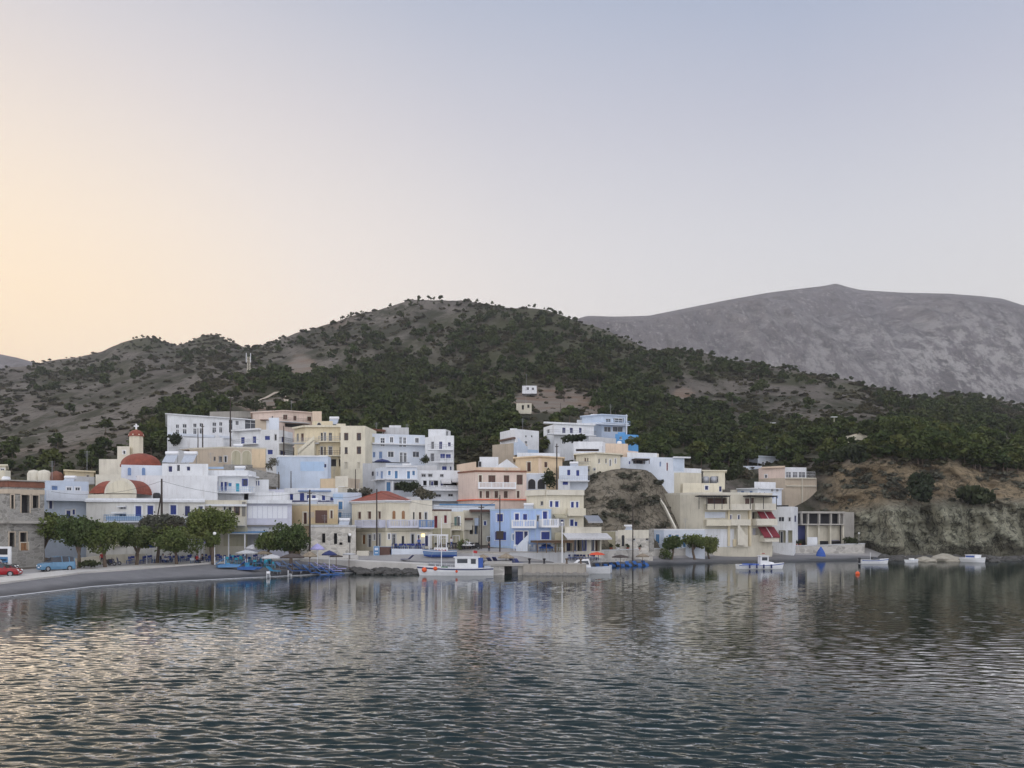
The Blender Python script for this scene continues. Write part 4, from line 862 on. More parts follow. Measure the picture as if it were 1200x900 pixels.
# red roofed house
h = H('cream house with a red hipped tile roof and long white balcony over cafe', [(412.5, 127), (452.5, 121), (480, 122.5)], 587, 650, 'paleyellow', 9, ref=1, top='flat', name='tiled_house')
h.hip(575.5, 446, 455, 'terracotta', .55); h.ledge(589, .35, 'whitepaint', .18)
h.w('n', 419, 599.5, 423, 608, sill=0).w('n', 430.6, 599, 435, 608).w('n', 442.7, 599, 446.2, 608).w('o', 459.7, 598.5, 463.3, 608, arch=True).w('o', 470.7, 598.5, 474.3, 608, arch=True)
h.balc(423, 452, 617, 1.0, 'baluster', 1.2, 'lavender').balc(453, 480, 617, 1.0, 'baluster', 1.2, 'lavender')
h.d('o', 424.2, 626.5, 428.2, 637.5).d('d', 430.7, 626.5, 434.8, 641).w('k', 436.8, 625.5, 440, 633).d('d', 443.2, 625.5, 446, 640).w('k', 455, 625.5, 457.2, 632).d('d', 459.8, 626, 463.7, 638).d('d', 470.7, 628, 474, 638)
h.ledge(622.5, .12, 'olivewall', .12); h.panel(412, 640, 421, 650, 'redcloth', 'door_banner', -.04)
h = H('cream flat roofed cafe with a white balcony right of the red tiled roof', [(480, 122.5), (506.5, 123.5)], 586, 650, 'cream', 8)
h.w('d', 484, 600, 486, 608.4).w('n', 490.7, 600, 494, 608.6).w('d', 498, 600.5, 500.3, 608.4).balc(480.3, 489, 617, 1.0, 'baluster', 1.2, 'lavender').balc(489.5, 507, 618, 1.1, 'baluster', 1.2, 'lavender', 'dustyblue')
h.d('d', 470 + 12, 626, 485.3, 640).w('v', 489.5, 627, 492, 634).d('v', 498, 627.5, 502, 640).panel(494, 625.5, 497.5, 629, 'litbulb', 'lamp', .12); h.panel(481, 621.5, 506, 623, 'olivewall', 'ledge', .2)
h.add([(476, 127), (492, 128)], 582, 588, 'whitegrey', 5)
h = H('narrow cream house with two dark red shutters behind the mast', [(506.5, 126), (529, 126.5)], 597, 645, 'cream', 8, coping='brown')
h.d('r', 508.6, 604.2, 513, 618.6).w('r', 520.2, 603.6, 524, 613); h.panel(506.8, 619, 528, 646, 'olivewall', 'ground_front', .04); h.w('k', 509, 629, 513, 636).w('k', 516, 628, 524, 637)
h = H('narrow cream house with a black iron balcony and green door', [(528.5, 127.5), (544, 127.5)], 599.5, 645, 'paleyellow', 8)
h.d('g', 532, 605.5, 535.5, 616).d('k', 536.3, 605.5, 539, 616).balc(529.2, 541, 619.8, .9, 'bars', 1.1, 'cream', 'black'); h.panel(528.8, 622, 543, 646, 'olivewall', 'ground_front', .05); h.w('k', 531, 628, 538, 638)
h = H('stepped white cube house with a dark timber canopy beside the blue house', [(543, 131), (576, 132)], 598, 645, 'cream_dull', 7)
h.panel(543, 607, 553, 621, 'cream', 'wall_panel', .3).panel(544.5, 607, 553.5, 609.6, 'brown', 'canopy', .7).panel(550, 597.2, 573.5, 600, 'brown', 'canopy', 1.4); shade_fill(h, 550.5, 616, 554.5, 626); shade_fill(h, 556, 608, 560, 626, 'dustyblue'); h.w('b', 567, 610.5, 570, 615.5); h.w('k', 571, 629, 575, 634)
h.panel(556, 607, 562, 616, 'paleblue', 'wall_panel', .1)
h.add([(508, 135), (580, 137)], 591.5, 606, 'softblue', 5).panel(515, 590.6, 580, 592.2, 'ltblue', 'roof_edge', .15)
# blue house
h = H('pale blue waterfront house with dark blue shutters, doors and white balconies', [(574.5, 126), (599, 123), (628, 122.5), (646, 123.5)], 596.5, 650, 'seablue', 9, ref=1, coping='skyblue')
h.W.zb
h.w('b', 581.8, 602, 589.4, 611.2).w('b', 603, 601.5, 608.4, 610.6).w('b', 612.4, 602, 618, 610.6).w('d', 629.4, 604, 632, 610.5).w('b', 636, 598.9, 641.8, 608.2)
h.w('b', 579.3, 622.8, 593, 633).d('b', 603.4, 622.4, 613.4, 638.5).d('v', 613.9, 622.4, 618.6, 636).w('b', 634.2, 622.8, 644.6, 632.2).w('l', 600.4, 626, 602.2, 633)
h.balc(600.5, 629, 617.4, 1.05, 'baluster', 1.1, 'whitepaint', 'whitepaint').balc(631, 650.5, 616.6, 1.1, 'baluster', 1.3, 'whitepaint', 'whitepaint')
for x in (598.3, 621, 627.3, 645): h.panel(x - .7, 597, x + .7, 648, 'skyblue', 'pilaster', .05)
h.panel(575, 639.5, 598, 650, 'skyblue', 'plinth', .04); h.stair(606, 619.5, 648, 634.5, 'softblue', 1.4)
# pink hotel & peach neighbours
h = H('peach and pink hotel with brown shutters and a white balustraded balcony', [(537, 143), (557, 139), (617, 140)], 553.5, 598, 'pink', 9, ref=1)
h.ws('n', 556.6, 565.4, (561, 564.8), (572, 581), (590, 597.2)).w('n', 605, 556, 613, 568).ws('n', 575, 583.6, (561.8, 565), (569, 573.8), (579.3, 584.2), (590, 595.4), (605.4, 609))
h.balc(560, 604, 572, .95, 'baluster', 1.2, 'whitepaint').ledge(554, .3, 'brownroof', .15).ledge(586.5, .14, 'orange', .3)
h.add([(535.2, 147), (558, 140.5)], 544.5, 600, 'peach', 9); h.add([(556, 145), (610, 146)], 547.5, 557, 'peach', 6).w('n', 575, 549, 578, 551).w('n', 592, 549, 595, 551)
h.add([(562, 149), (584, 149)], 535.5, 549, 'white', 5).w('d', 561, 541, 564, 547)
g = MB(); a = at(578, 549, 148); b = at(609, 549, 148); c = at(594, 538, 148); dv = Vector((0, 6, 0)); g.poly([a, b, c], 'white'); g.poly([a + dv, c + dv, b + dv], 'white'); g.poly([a, c, c + dv, a + dv], 'white'); g.poly([c, b, b + dv, c + dv], 'white'); h.part('gable', g)
h = H('apricot house with a flat overhanging roof and brown door above pink hotel', [(604, 151), (632, 148), (659, 151)], 535.5, 578, 'apricot', 8, ref=1, top='slab')
h.d('n', 617.2, 541.2, 622, 552.6).w('n', 638, 541, 642, 547.6); h.panel(631, 537, 634.5, 575, 'peach', 'corner_wall', .06); h.add([(606, 154), (656, 155)], 530.5, 536.5, 'white', 5)
h = H('small white arcaded house beside a dark tree in the middle', [(615.5, 145), (640, 145)], 554.5, 580, 'softblue', 6, coping='white')
h.opening(619, 561.5, 627.4, 573, 'dark', True, 'white').opening(630, 561.5, 638.5, 573, 'dark', True, 'white').w('k', 621.5, 567, 624.5, 573, arch=True)
h = H('white house with two blue windows and a railing under the yellow house', [(655, 148), (689, 148)], 546, 573, 'softblue', 6)
h.w('b', 664.4, 550.2, 668.6, 557).w('b', 675, 550.6, 679.2, 557.6).balc(657, 690, 563.4, .85, 'bars', 1.3, 'white', 'greymetal').w('b', 659, 563.2, 665.5, 568); h.add([(654, 147), (668, 147)], 561.5, 575, 'white', 4).w('b', 659, 563.4, 666, 568.2)
h = H('pale yellow house with a white cornice and pairs of blue shutters', [(617, 131), (640, 127.5), (684, 128.5)], 579.5, 625, 'paleyellow', 9, ref=1)
h.panel(617, 574.2, 640, 580.5, 'cream', 'cornice', .2); h.band(h.W.zt - .1, h.W.zt + .75, 'cream', .35)
h.w('d', 633, 587.2, 636.6, 592).ws('b', 587, 594.2, (644.3, 647.8), (650.3, 655)).ws('b', 587.8, 594.8, (669, 672.8), (675, 678)).balc(664, 684.5, 603.2, 1.0, 'solid', 1.1, 'paleyellow')
h.ws('b', 609, 616, (651.3, 655.3), (657, 660.6)).w('b', 668, 608.5, 672.6, 616.4).w('b', 673, 611, 677, 616.4); h.awning(648, 662, 602.5, 605.5, 1.6, 'olivewall')
h.add([(662, 123.5), (704.8, 125)], 617.5, 650, 'cream', 6); h.awning(659, 711, 624.6, 630.5, 2.2, 'canvas'); h.panel(650, 624, 662, 650, 'olivewall', 'side_wall', .02)
for x in (672, 683, 693): h.w('bk', x, 632.5, x + 3.5, 645)
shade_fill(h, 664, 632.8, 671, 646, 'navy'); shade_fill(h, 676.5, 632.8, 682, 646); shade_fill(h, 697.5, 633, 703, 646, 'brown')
h.pergola(622, 664, 633.4, 647, 3.4, 'timber', 5, .3); h.awning(684, 701, 604, 611, 2., 'greymetal')
# --- upper middle group
h = H('white and tan cube house with an outside stair standing alone uphill', [(586, 180), (604, 174), (631.5, 178)], 502.5, 536, 'white', 8, ref=1)
h.ws('k', 510, 512.4, (615.6, 617.6), (622.4, 624.4)); h.w('k', 615, 516.5, 618, 520); h.panel(587, 514, 604, 516, 'brown', 'canopy', .6); h.add([(577, 172), (603, 168), (618, 171)], 521.5, 545, 'tan', 6); h.stair(613.5, 602, 530, 520, 'paleblue', 1.2)
h.add([(612, 170), (631, 173)], 526, 540, 'skyblue', 4)
h = H('white two storey house with dark doors and a corner balcony', [(637, 184), (649.5, 178), (696, 181)], 497, 530, 'white', 8, ref=1)
h.d('v', 658.8, 500.8, 663, 507.4).d('v', 667.6, 501, 671.8, 507.6).d('v', 678.4, 501, 682, 507.4).balc(640, 696, 509.6, .9, 'bars', 1.3, 'white', 'greymetal').w('k', 658.5, 514, 663, 520)
h.w('d', 641, 503, 644, 509); h.panel(637, 495.6, 697, 497.6, 'white', 'roof_edge', .4)
h = H('sky blue two storey villa with broad flat roof slabs at the top', [(682, 189), (705, 186), (733, 188)], 486.5, 515, 'paleblue', 8, ref=1, top='slab')
h.ledge(498, .3, 'softblue', 1.5, 'balcony'); shade_fill(h, 719, 490, 731, 496.5); h.ws('k', 490.5, 496.8, (710, 716), (720.5, 729)).ws('k', 500, 506, (708, 716), (718, 730)); h.balc(690, 734, 498, .85, 'bars', 1.9, 'softblue', 'skyblue')
mb = MB(); p = at(734.2, 498, 185.5); mb.tube(p, p + Vector((0, 0, 2.4)), .15, .15, 'softblue', 8); h.part('column', mb); mb = MB(); p = at(734.2, 510, 185.5); mb.tube(p, p + Vector((0, 0, 2.3)), .15, .15, 'softblue', 8); h.part('column', mb); h.add([(676, 192), (690, 192)], 492, 505, 'white', 4)
h = H('bright blue painted low house below the sky blue villa', [(721, 178), (748, 180)], 508.5, 528, 'brightblue', 6); h.ws('k', 511.5, 515, (726, 729), (736, 739))
h.add([(724, 181), (733, 181)], 506.5, 510, 'brightblue', 4)
h = H('white roof terrace house with a shaded opening under its parapet', [(672, 163), (706, 163), (711, 166)], 517.5, 545, 'white', 7); shade_fill(h, 675, 526, 702, 528.8, 'brown'); h.w('k', 681, 531, 686, 537)
h = H('salmon coloured house block with a sloping parapet', [(708, 165), (736, 166)], 519.5, 545, 'peach', 7); h.add([(735, 166), (748, 168)], 528, 545, 'pink', 5); h.add([(704, 166), (712, 166)], 521.5, 545, 'cream', 4)
h = H('pale yellow house with small white windows on the edge of the bare bank', [(675, 155), (698, 152), (727, 155)], 531.5, 556, 'paleyellow', 8, ref=1, top='slab')
h.ws('n', 536.5, 541.2, (684.6, 686.6), (687.6, 689.4)); h.ws('k', 537.4, 543, (701.3, 703.2), (709.5, 711.2), (720.6, 722)); h.d('k', 714.3, 538.4, 716.2, 546); h.w('d', 687.5, 549.4, 690.6, 552.2).w('d', 695.5, 549, 697.5, 551); h.balc(680, 692, 545.8, .8, 'bars', .8, 'cream', 'greymetal')
h = H('low white house with a vine covered porch on the bank edge', [(726, 158), (762, 160)], 535.5, 558, 'softblue', 6); h.w('b', 737, 540.3, 739, 544); h.pergola(740.5, 757, 538.5, 544, 1.6, 'darkthatch', 3, .25); shade_fill(h, 742, 539.5, 756, 543.5)
h.add([(735, 163), (770, 165)], 530, 540, 'white', 5)
h = H('white house with a dark red door and long flat roof right of the bank', [(756, 163), (802, 165)], 535.5, 562, 'softblue', 7)
h.panel(789, 537, 801, 552, 'paleblue', 'wall_panel', .03); h.w('u', 773, 541, 774.8, 546.5).d('r', 781, 542, 783, 551.5).w('u', 790.6, 541.6, 793, 547); h.panel(788.5, 535.4, 808, 537, 'white', 'canopy', .6); h.add([(760, 166), (772, 166)], 531.5, 540, 'cream', 4); h.add([(802, 168), (822, 170)], 548.5, 570, 'white', 5)
# --- right: large stepped building
h = H('large cream stepped apartment building with three tiers of balconies', [(768, 163), (797, 158), (824, 156), (876, 157), (905, 159)], 579, 645, 'cream_dull', 9, ref=2, extra=3, top='flat')
h.band(h.W.zt - .1, h.W.zt + .35, 'cream', .05); h.add([(767.5, 166), (797, 164), (822, 166)], 554.5, 590, 'cream_dull', 7); h.add([(800, 163), (846.5, 164)], 566, 588, 'paleyellow', 6)
h.w('v', 826, 569, 830.4, 574).w('v', 842.6, 569.6, 846, 576); h.add([(824, 170), (849.5, 171)], 552, 570, 'paleyellow', 5, 'slab').w('d', 839, 558, 842, 565)
for x in (818, 827, 836): h.tank(x, 565.5, 167, .75, 1.25)
h.heater(812, 564.5, 167)
h.use(0)
h.balc(826, 853, 596.8, 1.0, 'solid', 1.5, 'paleyellow').balc(854, 878.5, 596.8, 1.0, 'solid', 1.2, 'cream').balc(879, 904, 596.8, 1.1, 'solid', 1.6, 'cream')
h.balc(825, 853, 615, 1.0, 'solid', 1.5, 'paleyellow').balc(854, 877, 614.6, 1.0, 'solid', 1.2, 'cream').balc(881, 905, 614.6, 1.1, 'solid', 1.6, 'cream')
h.balc(890, 907, 633.5, 1.0, 'solid', 1.6, 'cream')
for x in (853.6, 878): h.panel(x - 1.2, 592, x + 1.2, 640, 'yellow', 'pilaster', .35)
h.pergola(814.8, 851, 581.4, 597, 2.0, 'black', 5, .2); h.pergola(871, 902, 581.4, 597, 2.2, 'black', 3, .2); shade_fill(h, 829, 583.6, 852, 590.6, 'brown'); h.d('n', 880, 583, 884, 593).d('n', 873, 584, 878, 592)
h.w('b', 852.6, 603.2, 857.4, 608.6).w('v', 864.8, 603.4, 867, 608.6).w('d', 845, 603, 847, 606); h.panel(826, 600, 850, 607, 'softblue', 'wall_panel', .02)
h.awning(887, 904, 599.4, 609, 1.5, 'maroon', 'canvas', 2).awning(888, 907, 617.4, 628.6, 1.9, 'maroon', 'canvas', 2); shade_fill(h, 881.5, 600, 888, 608); shade_fill(h, 882, 619, 890, 627, 'lavender')
h.panel(824, 620, 860, 641, 'white', 'ground_front', .05); h.panel(861, 627, 876, 641, 'cream', 'ground_front', .3); h.panel(858.5, 632, 862, 640.5, 'yellow', 'door_frame', .4); h.stair(872, 862, 634, 619, 'cream', 1.2)
h = H('low white and blue house with bright blue doors behind the shore trees', [(764.5, 150), (778, 148.5), (826, 149)], 620, 645, 'softblue', 6, ref=1, coping='white')
h.panel(765, 621, 778, 643, 'paleblue', 'wall_panel', .015); h.w('l', 768.8, 626, 773, 636.8).w('l', 783.2, 626, 787, 632).d('l', 791.4, 626.2, 796, 642).d('l', 800.4, 626.4, 804, 641).w('l', 812, 627, 815, 633)
h = H('ruined low stone house with an arched doorway at the foot of the bank', [(703, 141), (722, 139), (765, 141)], 622, 650, 'paleruin', 6, ref=1, top='flat')
h.opening(728.2, 627, 731.6, 640, 'dark', True, 'cream'); h.panel(724, 621, 764, 631, 'cream', 'render_patch', .03).w('d', 741, 629, 744, 633).w('d', 757, 630, 760, 633); h.panel(703.5, 623, 721, 645, 'olivewall', 'render_patch', .02); h.panel(760.5, 619.5, 766, 646, 'stone', 'corner_pier', .15)
h = H('white house with blue arched windows above the stepped building', [(864, 176), (888, 173), (916, 176)], 573, 600, 'softblue', 7, ref=0)
h.w('u', 868, 575, 872, 580).w('u', 878, 575, 882, 580).w('b', 888.8, 577, 891.8, 581.4, arch=True).w('b', 894.2, 577, 897, 581.4, arch=True).ws('k', 572.8, 576, (903.5, 906), (909.5, 912)).ws('u', 581, 584, (904, 907), (910, 912)); h.ledge(573, .2, 'white', .5); h.add([(884, 178), (909, 180)], 564.5, 576, 'white', 5); h.d('u', 912, 583, 914, 588)
h.add([(856, 178), (880, 178)], 574, 590, 'cream', 5)
h = H('white house with a pillared ground floor right of the maroon awnings', [(905, 164), (930, 162), (935, 168)], 593.5, 645, 'white', 8, ref=1)
h.w('d', 907, 606.4, 909, 611).w('k', 912, 605.6, 919, 611).w('d', 924, 606.4, 926.4, 610.6).w('v', 931, 604, 933.6, 611.6); h.opening(912, 621.5, 920.8, 636, 'olivewall', rim='white').opening(923, 621.5, 928.6, 636, 'olivewall', rim='white').d('k', 914.8, 623, 917.4, 636); h.panel(905, 592, 924, 593.8, 'dark', 'roof_clutter', -.2)
h = H('pink house with a white roof terrace on a tall tan retaining block', [(889, 193), (920, 189), (957, 190)], 560, 600, 'tan', 5, ref=1)
mb = MB()
for x in (939.5,): fr, u0, z0, u1, z1 = h.W.rect(x - .5, 561, x + .5, 589); fbox(mb, fr, u0, z0, u1, z1, -.05, .35, 'cream_dull')
for y in (560.5, 569.5): fr, u0, z0, u1, z1 = h.W.rect(921, y - .7, 956, y + .7); fbox(mb, fr, u0, z0, u1, z1, -.05, .3, 'cream_dull')
h.part('concrete_beam', mb); h.add([(889, 195), (920, 191)], 548.5, 567, 'pink', 5).panel(893, 546.6, 920, 548.6, 'peach', 'roof_edge', .5); h.w('k', 896, 556, 899, 560)
h.add([(919.6, 193), (945, 194)], 547.5, 561, 'white', 4).ws('k', 553, 559.5, (921, 927.5), (929, 935), (936, 944)); h.W = Wall([(920, 189), (957, 190)], 560, 600, 5); h.balc(920, 955, 560, 1.5, 'bars', .1, 'white', 'whitepaint')
h = H('unfinished grey concrete frame building with open dark bays', [(934.5, 169), (985.5, 171)], 600.5, 645, 'dark', 7, name='concrete_frame', cat='building', top='flat')  # solid core painted dark for the shade inside the bays
mb = MB()
for y0, y1 in ((599.5, 601.8), (613.8, 615.4)): fr, u0, z0, u1, z1 = h.W.rect(934.5, y0, 985.5, y1); fbox(mb, fr, u0, z0, u1, z1, -7, 1.6, 'concrete')
for x in (935.6, 943, 956, 969.6, 979.4, 984.4): fr, u0, z0, u1, z1 = h.W.rect(x - .9, 601.8, x + .9, 613.8); fbox(mb, fr, u0, z0, u1, z1, .9, 1.4, 'concrete')
for x in (943, 956, 969.6, 984.4): fr, u0, z0, u1, z1 = h.W.rect(x - .9, 615.4, x + .9, 640); fbox(mb, fr, u0, z0, u1, z1, .6, 1.2, 'cream_dull')
h.part('frame', mb); h.panel(944, 616, 984, 634, 'cream_dull', 'ground_front', .1); h.w('bk', 945.5, 618, 953, 632).w('g', 959, 618, 967, 633).w('bk', 973, 618, 982, 633); h.panel(934.6, 616, 943, 632, 'navy', 'bay_shade_panel', .02)  # flat navy panel painted as the shade of an open bay
h.add([(985.5, 170), (1001, 172)], 600, 645, 'concrete', 5, 'flat')
h.add([(946, 167), (958, 167)], 629.5, 645, 'white', 2)
h = H('white flat roofed house half hidden in trees above the right end', [(876, 222), (888, 216), (920, 220)], 535, 553, 'softblue', 8, ref=1, top='slab')
h.w('k', 893, 541, 896, 545).w('k', 897.5, 540, 901, 545); h.add([(871, 212), (893, 212)], 546, 556, 'softblue', 3)
h = H('pale yellow clifftop house with a terrace fence on the right', [(980, 222), (1004, 220), (1026, 222)], 511.5, 522, 'paleyellow', 6, top='flat')
g = MB(); a = at(996, 511.5, 221); b = at(1018, 511.5, 221); c = at(1007, 507, 221); dv = Vector((0, 5, 0)); g.poly([a, b, c], 'paleyellow'); g.poly([a + dv, c + dv, b + dv], 'paleyellow'); g.poly([a, c, c + dv, a + dv], 'tan'); g.poly([c, b, b + dv, c + dv], 'tan'); h.part('gable', g); h.balc(1020, 1042, 519, 1.6, 'bars', .6, 'whitegrey', 'greymetal'); h.w('k', 985, 513, 989, 518)
h = H('small white hut on the slope beside the bare hill path', [(612, 330), (629, 330)], 452, 459, 'white', 5, extra=.8); h.w('k', 617, 453.5, 620, 457); h.w('k', 623, 454, 626, 457)
h = H('small roofless stone hut on the bare knoll above the village', [(605, 262), (623, 262)], 472.5, 482, 'cream_dull', 4, extra=.8)
h.opening(611.5, 474.5, 614, 480, rim='cream').opening(618, 474, 620.5, 478, rim='cream')
h = H('tiny white chapel among the pines above the right end', [(893, 262), (906, 262)], 527, 535, 'white', 4, extra=.8); h.w('k', 897, 529, 899, 533)

# --- free walls
def wall_thing(name, label, pts, th, mat, cat='wall', cop=None):
    """pts: (x pixel, depth, y top, y bottom)"""
    mb = MB(); 
    for (x0, D0, t0, b0), (x1, D1, t1, b1) in zip(pts, pts[1:]):
        a, b = Vector(wp(x0, D0)), Vector(wp(x1, D1)); u = (b - a).normalized(); n = Vector((u.y, -u.x)) * -th
        def q(p, y, D, o): v = p + o; return (v.x, v.y, zpx(y, D))
        z = Vector((0, 0))
        mb.hexa([q(a, b0, D0, z), q(b, b1, D1, z), q(b, b1, D1, n), q(a, b0, D0, n), q(a, t0, D0, z), q(b, t1, D1, z), q(b, t1, D1, n), q(a, t0, D0, n)], mat)
        if cop:
            e = n * -.12
            mb.hexa([q(a, t0, D0, e), q(b, t1, D1, e), q(b, t1, D1, n), q(a, t0, D0, n), q(a, t0 - 1, D0, e), q(b, t1 - 1, D1, e), q(b, t1 - 1, D1, n), q(a, t0 - 1, D0, n)], cop)
    c = mb.v[0]; o = obj(name, mb, None, c); tag(o, label, cat); return o
wall_thing('quay_wall', 'pale blue white low wall in front of the tiled cafe', [(457, 119.6, 643, 658), (497, 119.6, 643.4, 660)], .5, 'softblue')
wall_thing('quay_wall', 'long grey stone quay wall behind the middle of the beach', [(497, 119.8, 646, 664), (560, 120, 647, 663), (597, 120.5, 648, 662)], .6, 'seawallstone', cop='quaystone')
wall_thing('quay_wall', 'grey rendered terrace wall below the blue house and taverna', [(597, 120.5, 647, 662), (628, 121, 647.4, 661), (664, 122.5, 647, 660), (704, 128, 646.4, 659)], .6, 'whitegrey', cop='concrete')
wall_thing('sea_wall', 'pale shore wall below the ruined house and the bushy trees', [(704, 131, 645.5, 659), (764, 143.6, 643.5, 658), (800, 148, 643, 657), (842, 158, 641, 655)], .6, 'seawallstone', cop='whitegrey')
wall_thing('sea_wall', 'long whitish stone sea wall on the grey beach at right', [(842, 158, 640.5, 654), (880, 163.2, 640.2, 653), (945, 165, 640, 653), (1013, 167.5, 637.5, 653), (1014, 174, 637.5, 652)], .7, 'seawallstone', cop='whitegrey')
wall_thing('street_wall', 'cream plastered wall piece beside the ruin\'s shore steps', [(418, 119.5, 645.5, 657), (432, 119.5, 645.5, 657)], .5, 'cream')
wall_thing('street_wall', 'low pale wall along the road behind the shore trees', [(82, 104, 655, 664), (128, 107, 650, 661), (170, 110, 649, 660)], .3, 'cream_dull')
wall_thing('stair_wall', 'thin white stepped path edge running down the bare bank', [(750, 161.5, 552, 555), (762, 159, 568, 571.5), (778, 155, 592, 596), (791, 150.5, 618, 622)], .3, 'cream')
wall_thing('retaining_wall', 'white retaining wall below the hilltop villas', [(690, 176, 511, 522), (722, 177, 514, 526)], .4, 'whitegrey')
wall_thing('retaining_wall', 'grey stone terrace wall under the old arched house', [(296, 135, 549, 566), (328, 136, 556, 572)], .5, 'stone')
wall_thing('retaining_wall', 'pale retaining wall at the foot of the white school', [(196, 172, 513, 524), (262, 175, 513, 526)], .4, 'white')
wall_thing('retaining_wall', 'grey stone wall on the slope above the school roof', [(246, 215, 482.5, 490), (318, 222, 481, 489)], .5, 'concrete')

# roof clutter and the walls themselves
rq = random.Random(3)
for h in HOUSES:
    W, mat = h.walls[0][:2]; wdt = (W.P[-1] - W.P[0]).length; D = W.c.y; X = W.c.x; px = CX + X * F / D; py = YH - (W.zt - .4 - HC) * F / D
    tall = any(w_[0].zt > W.zt + .5 for w_ in h.walls[1:])
    if len(h.walls) and wdt > 5 and not tall and h.root.name.startswith('village_house'):
        q = rq.random(); ox = rq.uniform(-.3, .3) * wdt * F / D
        if q < .28: h.tank(px + ox, py, W.P[0].y + 3.5, .5, 1.3, rq.choice(['greymetal', 'whitepaint', 'black']))
        elif q < .62: h.heater(px + ox, py, W.P[0].y + 3.2, .85)
        if rq.random() < .55: h.aerial(px - ox * .8, py - rq.uniform(14, 20), py, W.P[0].y + 4)
    h.finish()
# ------------------------------------------------------------------ trees and scrub
def quads_mesh(C, size, r, flat=.0, squash=1.):
    """leaf clumps: random quads of edge `size` round centres C"""
    n = len(C); a = r.normal(size=(n, 3)); a[:, 2] = a[:, 2] * .6 + flat; a /= np.linalg.norm(a, axis=1, keepdims=True)
    b = np.cross(a, r.normal(size=(n, 3))); b /= np.linalg.norm(b, axis=1, keepdims=True); c = np.cross(a, b)
    s = (size * r.uniform(.55, 1.25, n))[:, None]; k = r.uniform(.45, .9, n)[:, None]
    V = np.stack([C - b * s - c * s * k * .5, C + b * s * .7 - c * s * k, C + b * s + c * s * k * .6, C - b * s * .6 + c * s * k], 1)
    return V
def crown_points(lobes, n, r, inner=.55):
    vol = np.array([l[3] * l[4] * l[5] for l in lobes]) ** .67; idx = r.choice(len(lobes), n, p=vol / vol.sum()); L = np.array(lobes)[idx]
    d = r.normal(size=(n, 3)); d /= np.linalg.norm(d, axis=1, keepdims=True); rad = (inner + (1 - inner) * r.random(n) ** .6)[:, None]
    return L[:, :3] + d * rad * L[:, 3:6]
def set_var(me, per_face, k=4):
    a = me.attributes.new('var', 'FLOAT', 'FACE'); v = np.zeros(len(me.polygons), np.float32); m = min(len(v), len(per_face)); v[:m] = per_face[:m]; a.data.foreach_set('value', v)
def pine_arrays(seed, n, leaf):
    r = np.random.default_rng(seed); lobes = []
    h = 1.
    for i in range(r.integers(5, 9)):
        t = r.random(); a = r.random() * 6.28; q = .26 * (1 - t * .45)
        lobes.append((q * math.cos(a), q * math.sin(a), .40 + t * .45, .24 * (1.2 - .5 * t), .24 * (1.2 - .5 * t), .13))
    lobes.append((0, 0, .86, .17, .17, .12))
    C = crown_points(lobes, n, r, .35); Q = quads_mesh(C, leaf, r, .5)
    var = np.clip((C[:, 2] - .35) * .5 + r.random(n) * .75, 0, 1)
    # trunk: four-sided, tapered
    t = []
    lean = r.normal(size=2) * .03
    for k in range(4):
        a0, a1 = math.pi / 2 * k, math.pi / 2 * (k + 1)
        t.append([(.030 * math.cos(a0), .030 * math.sin(a0), -.08), (.030 * math.cos(a1), .030 * math.sin(a1), -.08), (.014 * math.cos(a1) + lean[0], .014 * math.sin(a1) + lean[1], .62), (.014 * math.cos(a0) + lean[0], .014 * math.sin(a0) + lean[1], .62)])
    V = np.concatenate([Q, np.array(t)]); mi = np.concatenate([np.zeros(n), np.ones(4)]); return V, mi, np.concatenate([var, np.zeros(4)])
def bush_arrays(seed, n, leaf):
    r = np.random.default_rng(seed); lobes = [(r.normal() * .28, r.normal() * .28, .22 + r.random() * .22, .3, .3, .24) for _ in range(4)]
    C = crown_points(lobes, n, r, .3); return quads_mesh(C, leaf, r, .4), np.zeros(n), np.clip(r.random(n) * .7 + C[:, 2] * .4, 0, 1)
def tree_mesh(name, arr, mats):
    V, mi, var = arr; me = np_mesh(name, V.reshape(-1, 3), np.arange(len(V) * 4).reshape(-1, 4), mats, False, mi, False); set_var(me, var); return me
def scatter_mesh(name, variants, places, mats):
    Vs, Ms, Rs = [], [], []
    for (X, Y, Z, h, w, rot, k) in places:
        V, mi, var = variants[k % len(variants)]; c, s_ = math.cos(rot), math.sin(rot)
        P = np.stack([(V[..., 0] * c - V[..., 1] * s_) * w + X, (V[..., 0] * s_ + V[..., 1] * c) * w + Y, V[..., 2] * h + Z], -1)
        Vs.append(P); Ms.append(mi); Rs.append(np.clip(var * .7 + rng.random() * .55 - .15, 0, 1))
    V = np.concatenate(Vs).reshape(-1, 3); o = np_mesh(name, V, np.arange(len(V)).reshape(-1, 4), mats, False, np.concatenate(Ms)); set_var(o.data, np.concatenate(Rs)); return o
def ridge_y(x): return float(np.interp(x, RX, RY))
BARE5 = [(*b, 1.) for b in BARE]
def pine_density(x, y):
    d = max(.05 if x < 300 else .07, ell(x, y, DENSE))
    ry = ridge_y(x)
    if x > 285 and y - ry < 9: d = max(d, .95)
    elif y - ry < 7: d = max(d, .22)
    n = mnoise.noise(Vector((x / 22, y / 11, .3))); d *= min(1., max(.1, .75 + n * 1.6))
    return d * (1 - .93 * ell(x, y, BARE5))
def hill_samples(n, dens):
    out = []
    while len(out) < n:
        x = rng.uniform(-330, 1500); ry = ridge_y(x); d, z = layer_at(x); yb = YH + (HC - z[6]) * F / d[6]
        y = rng.uniform(ry - 1, max(yb + 14, ry + 20))
        if rng.random() > dens(x, y): continue
        D, Z = ground_px(x, y)
        if D < 172: continue
        out.append((x, y, D, Z))
    return out
pl = []
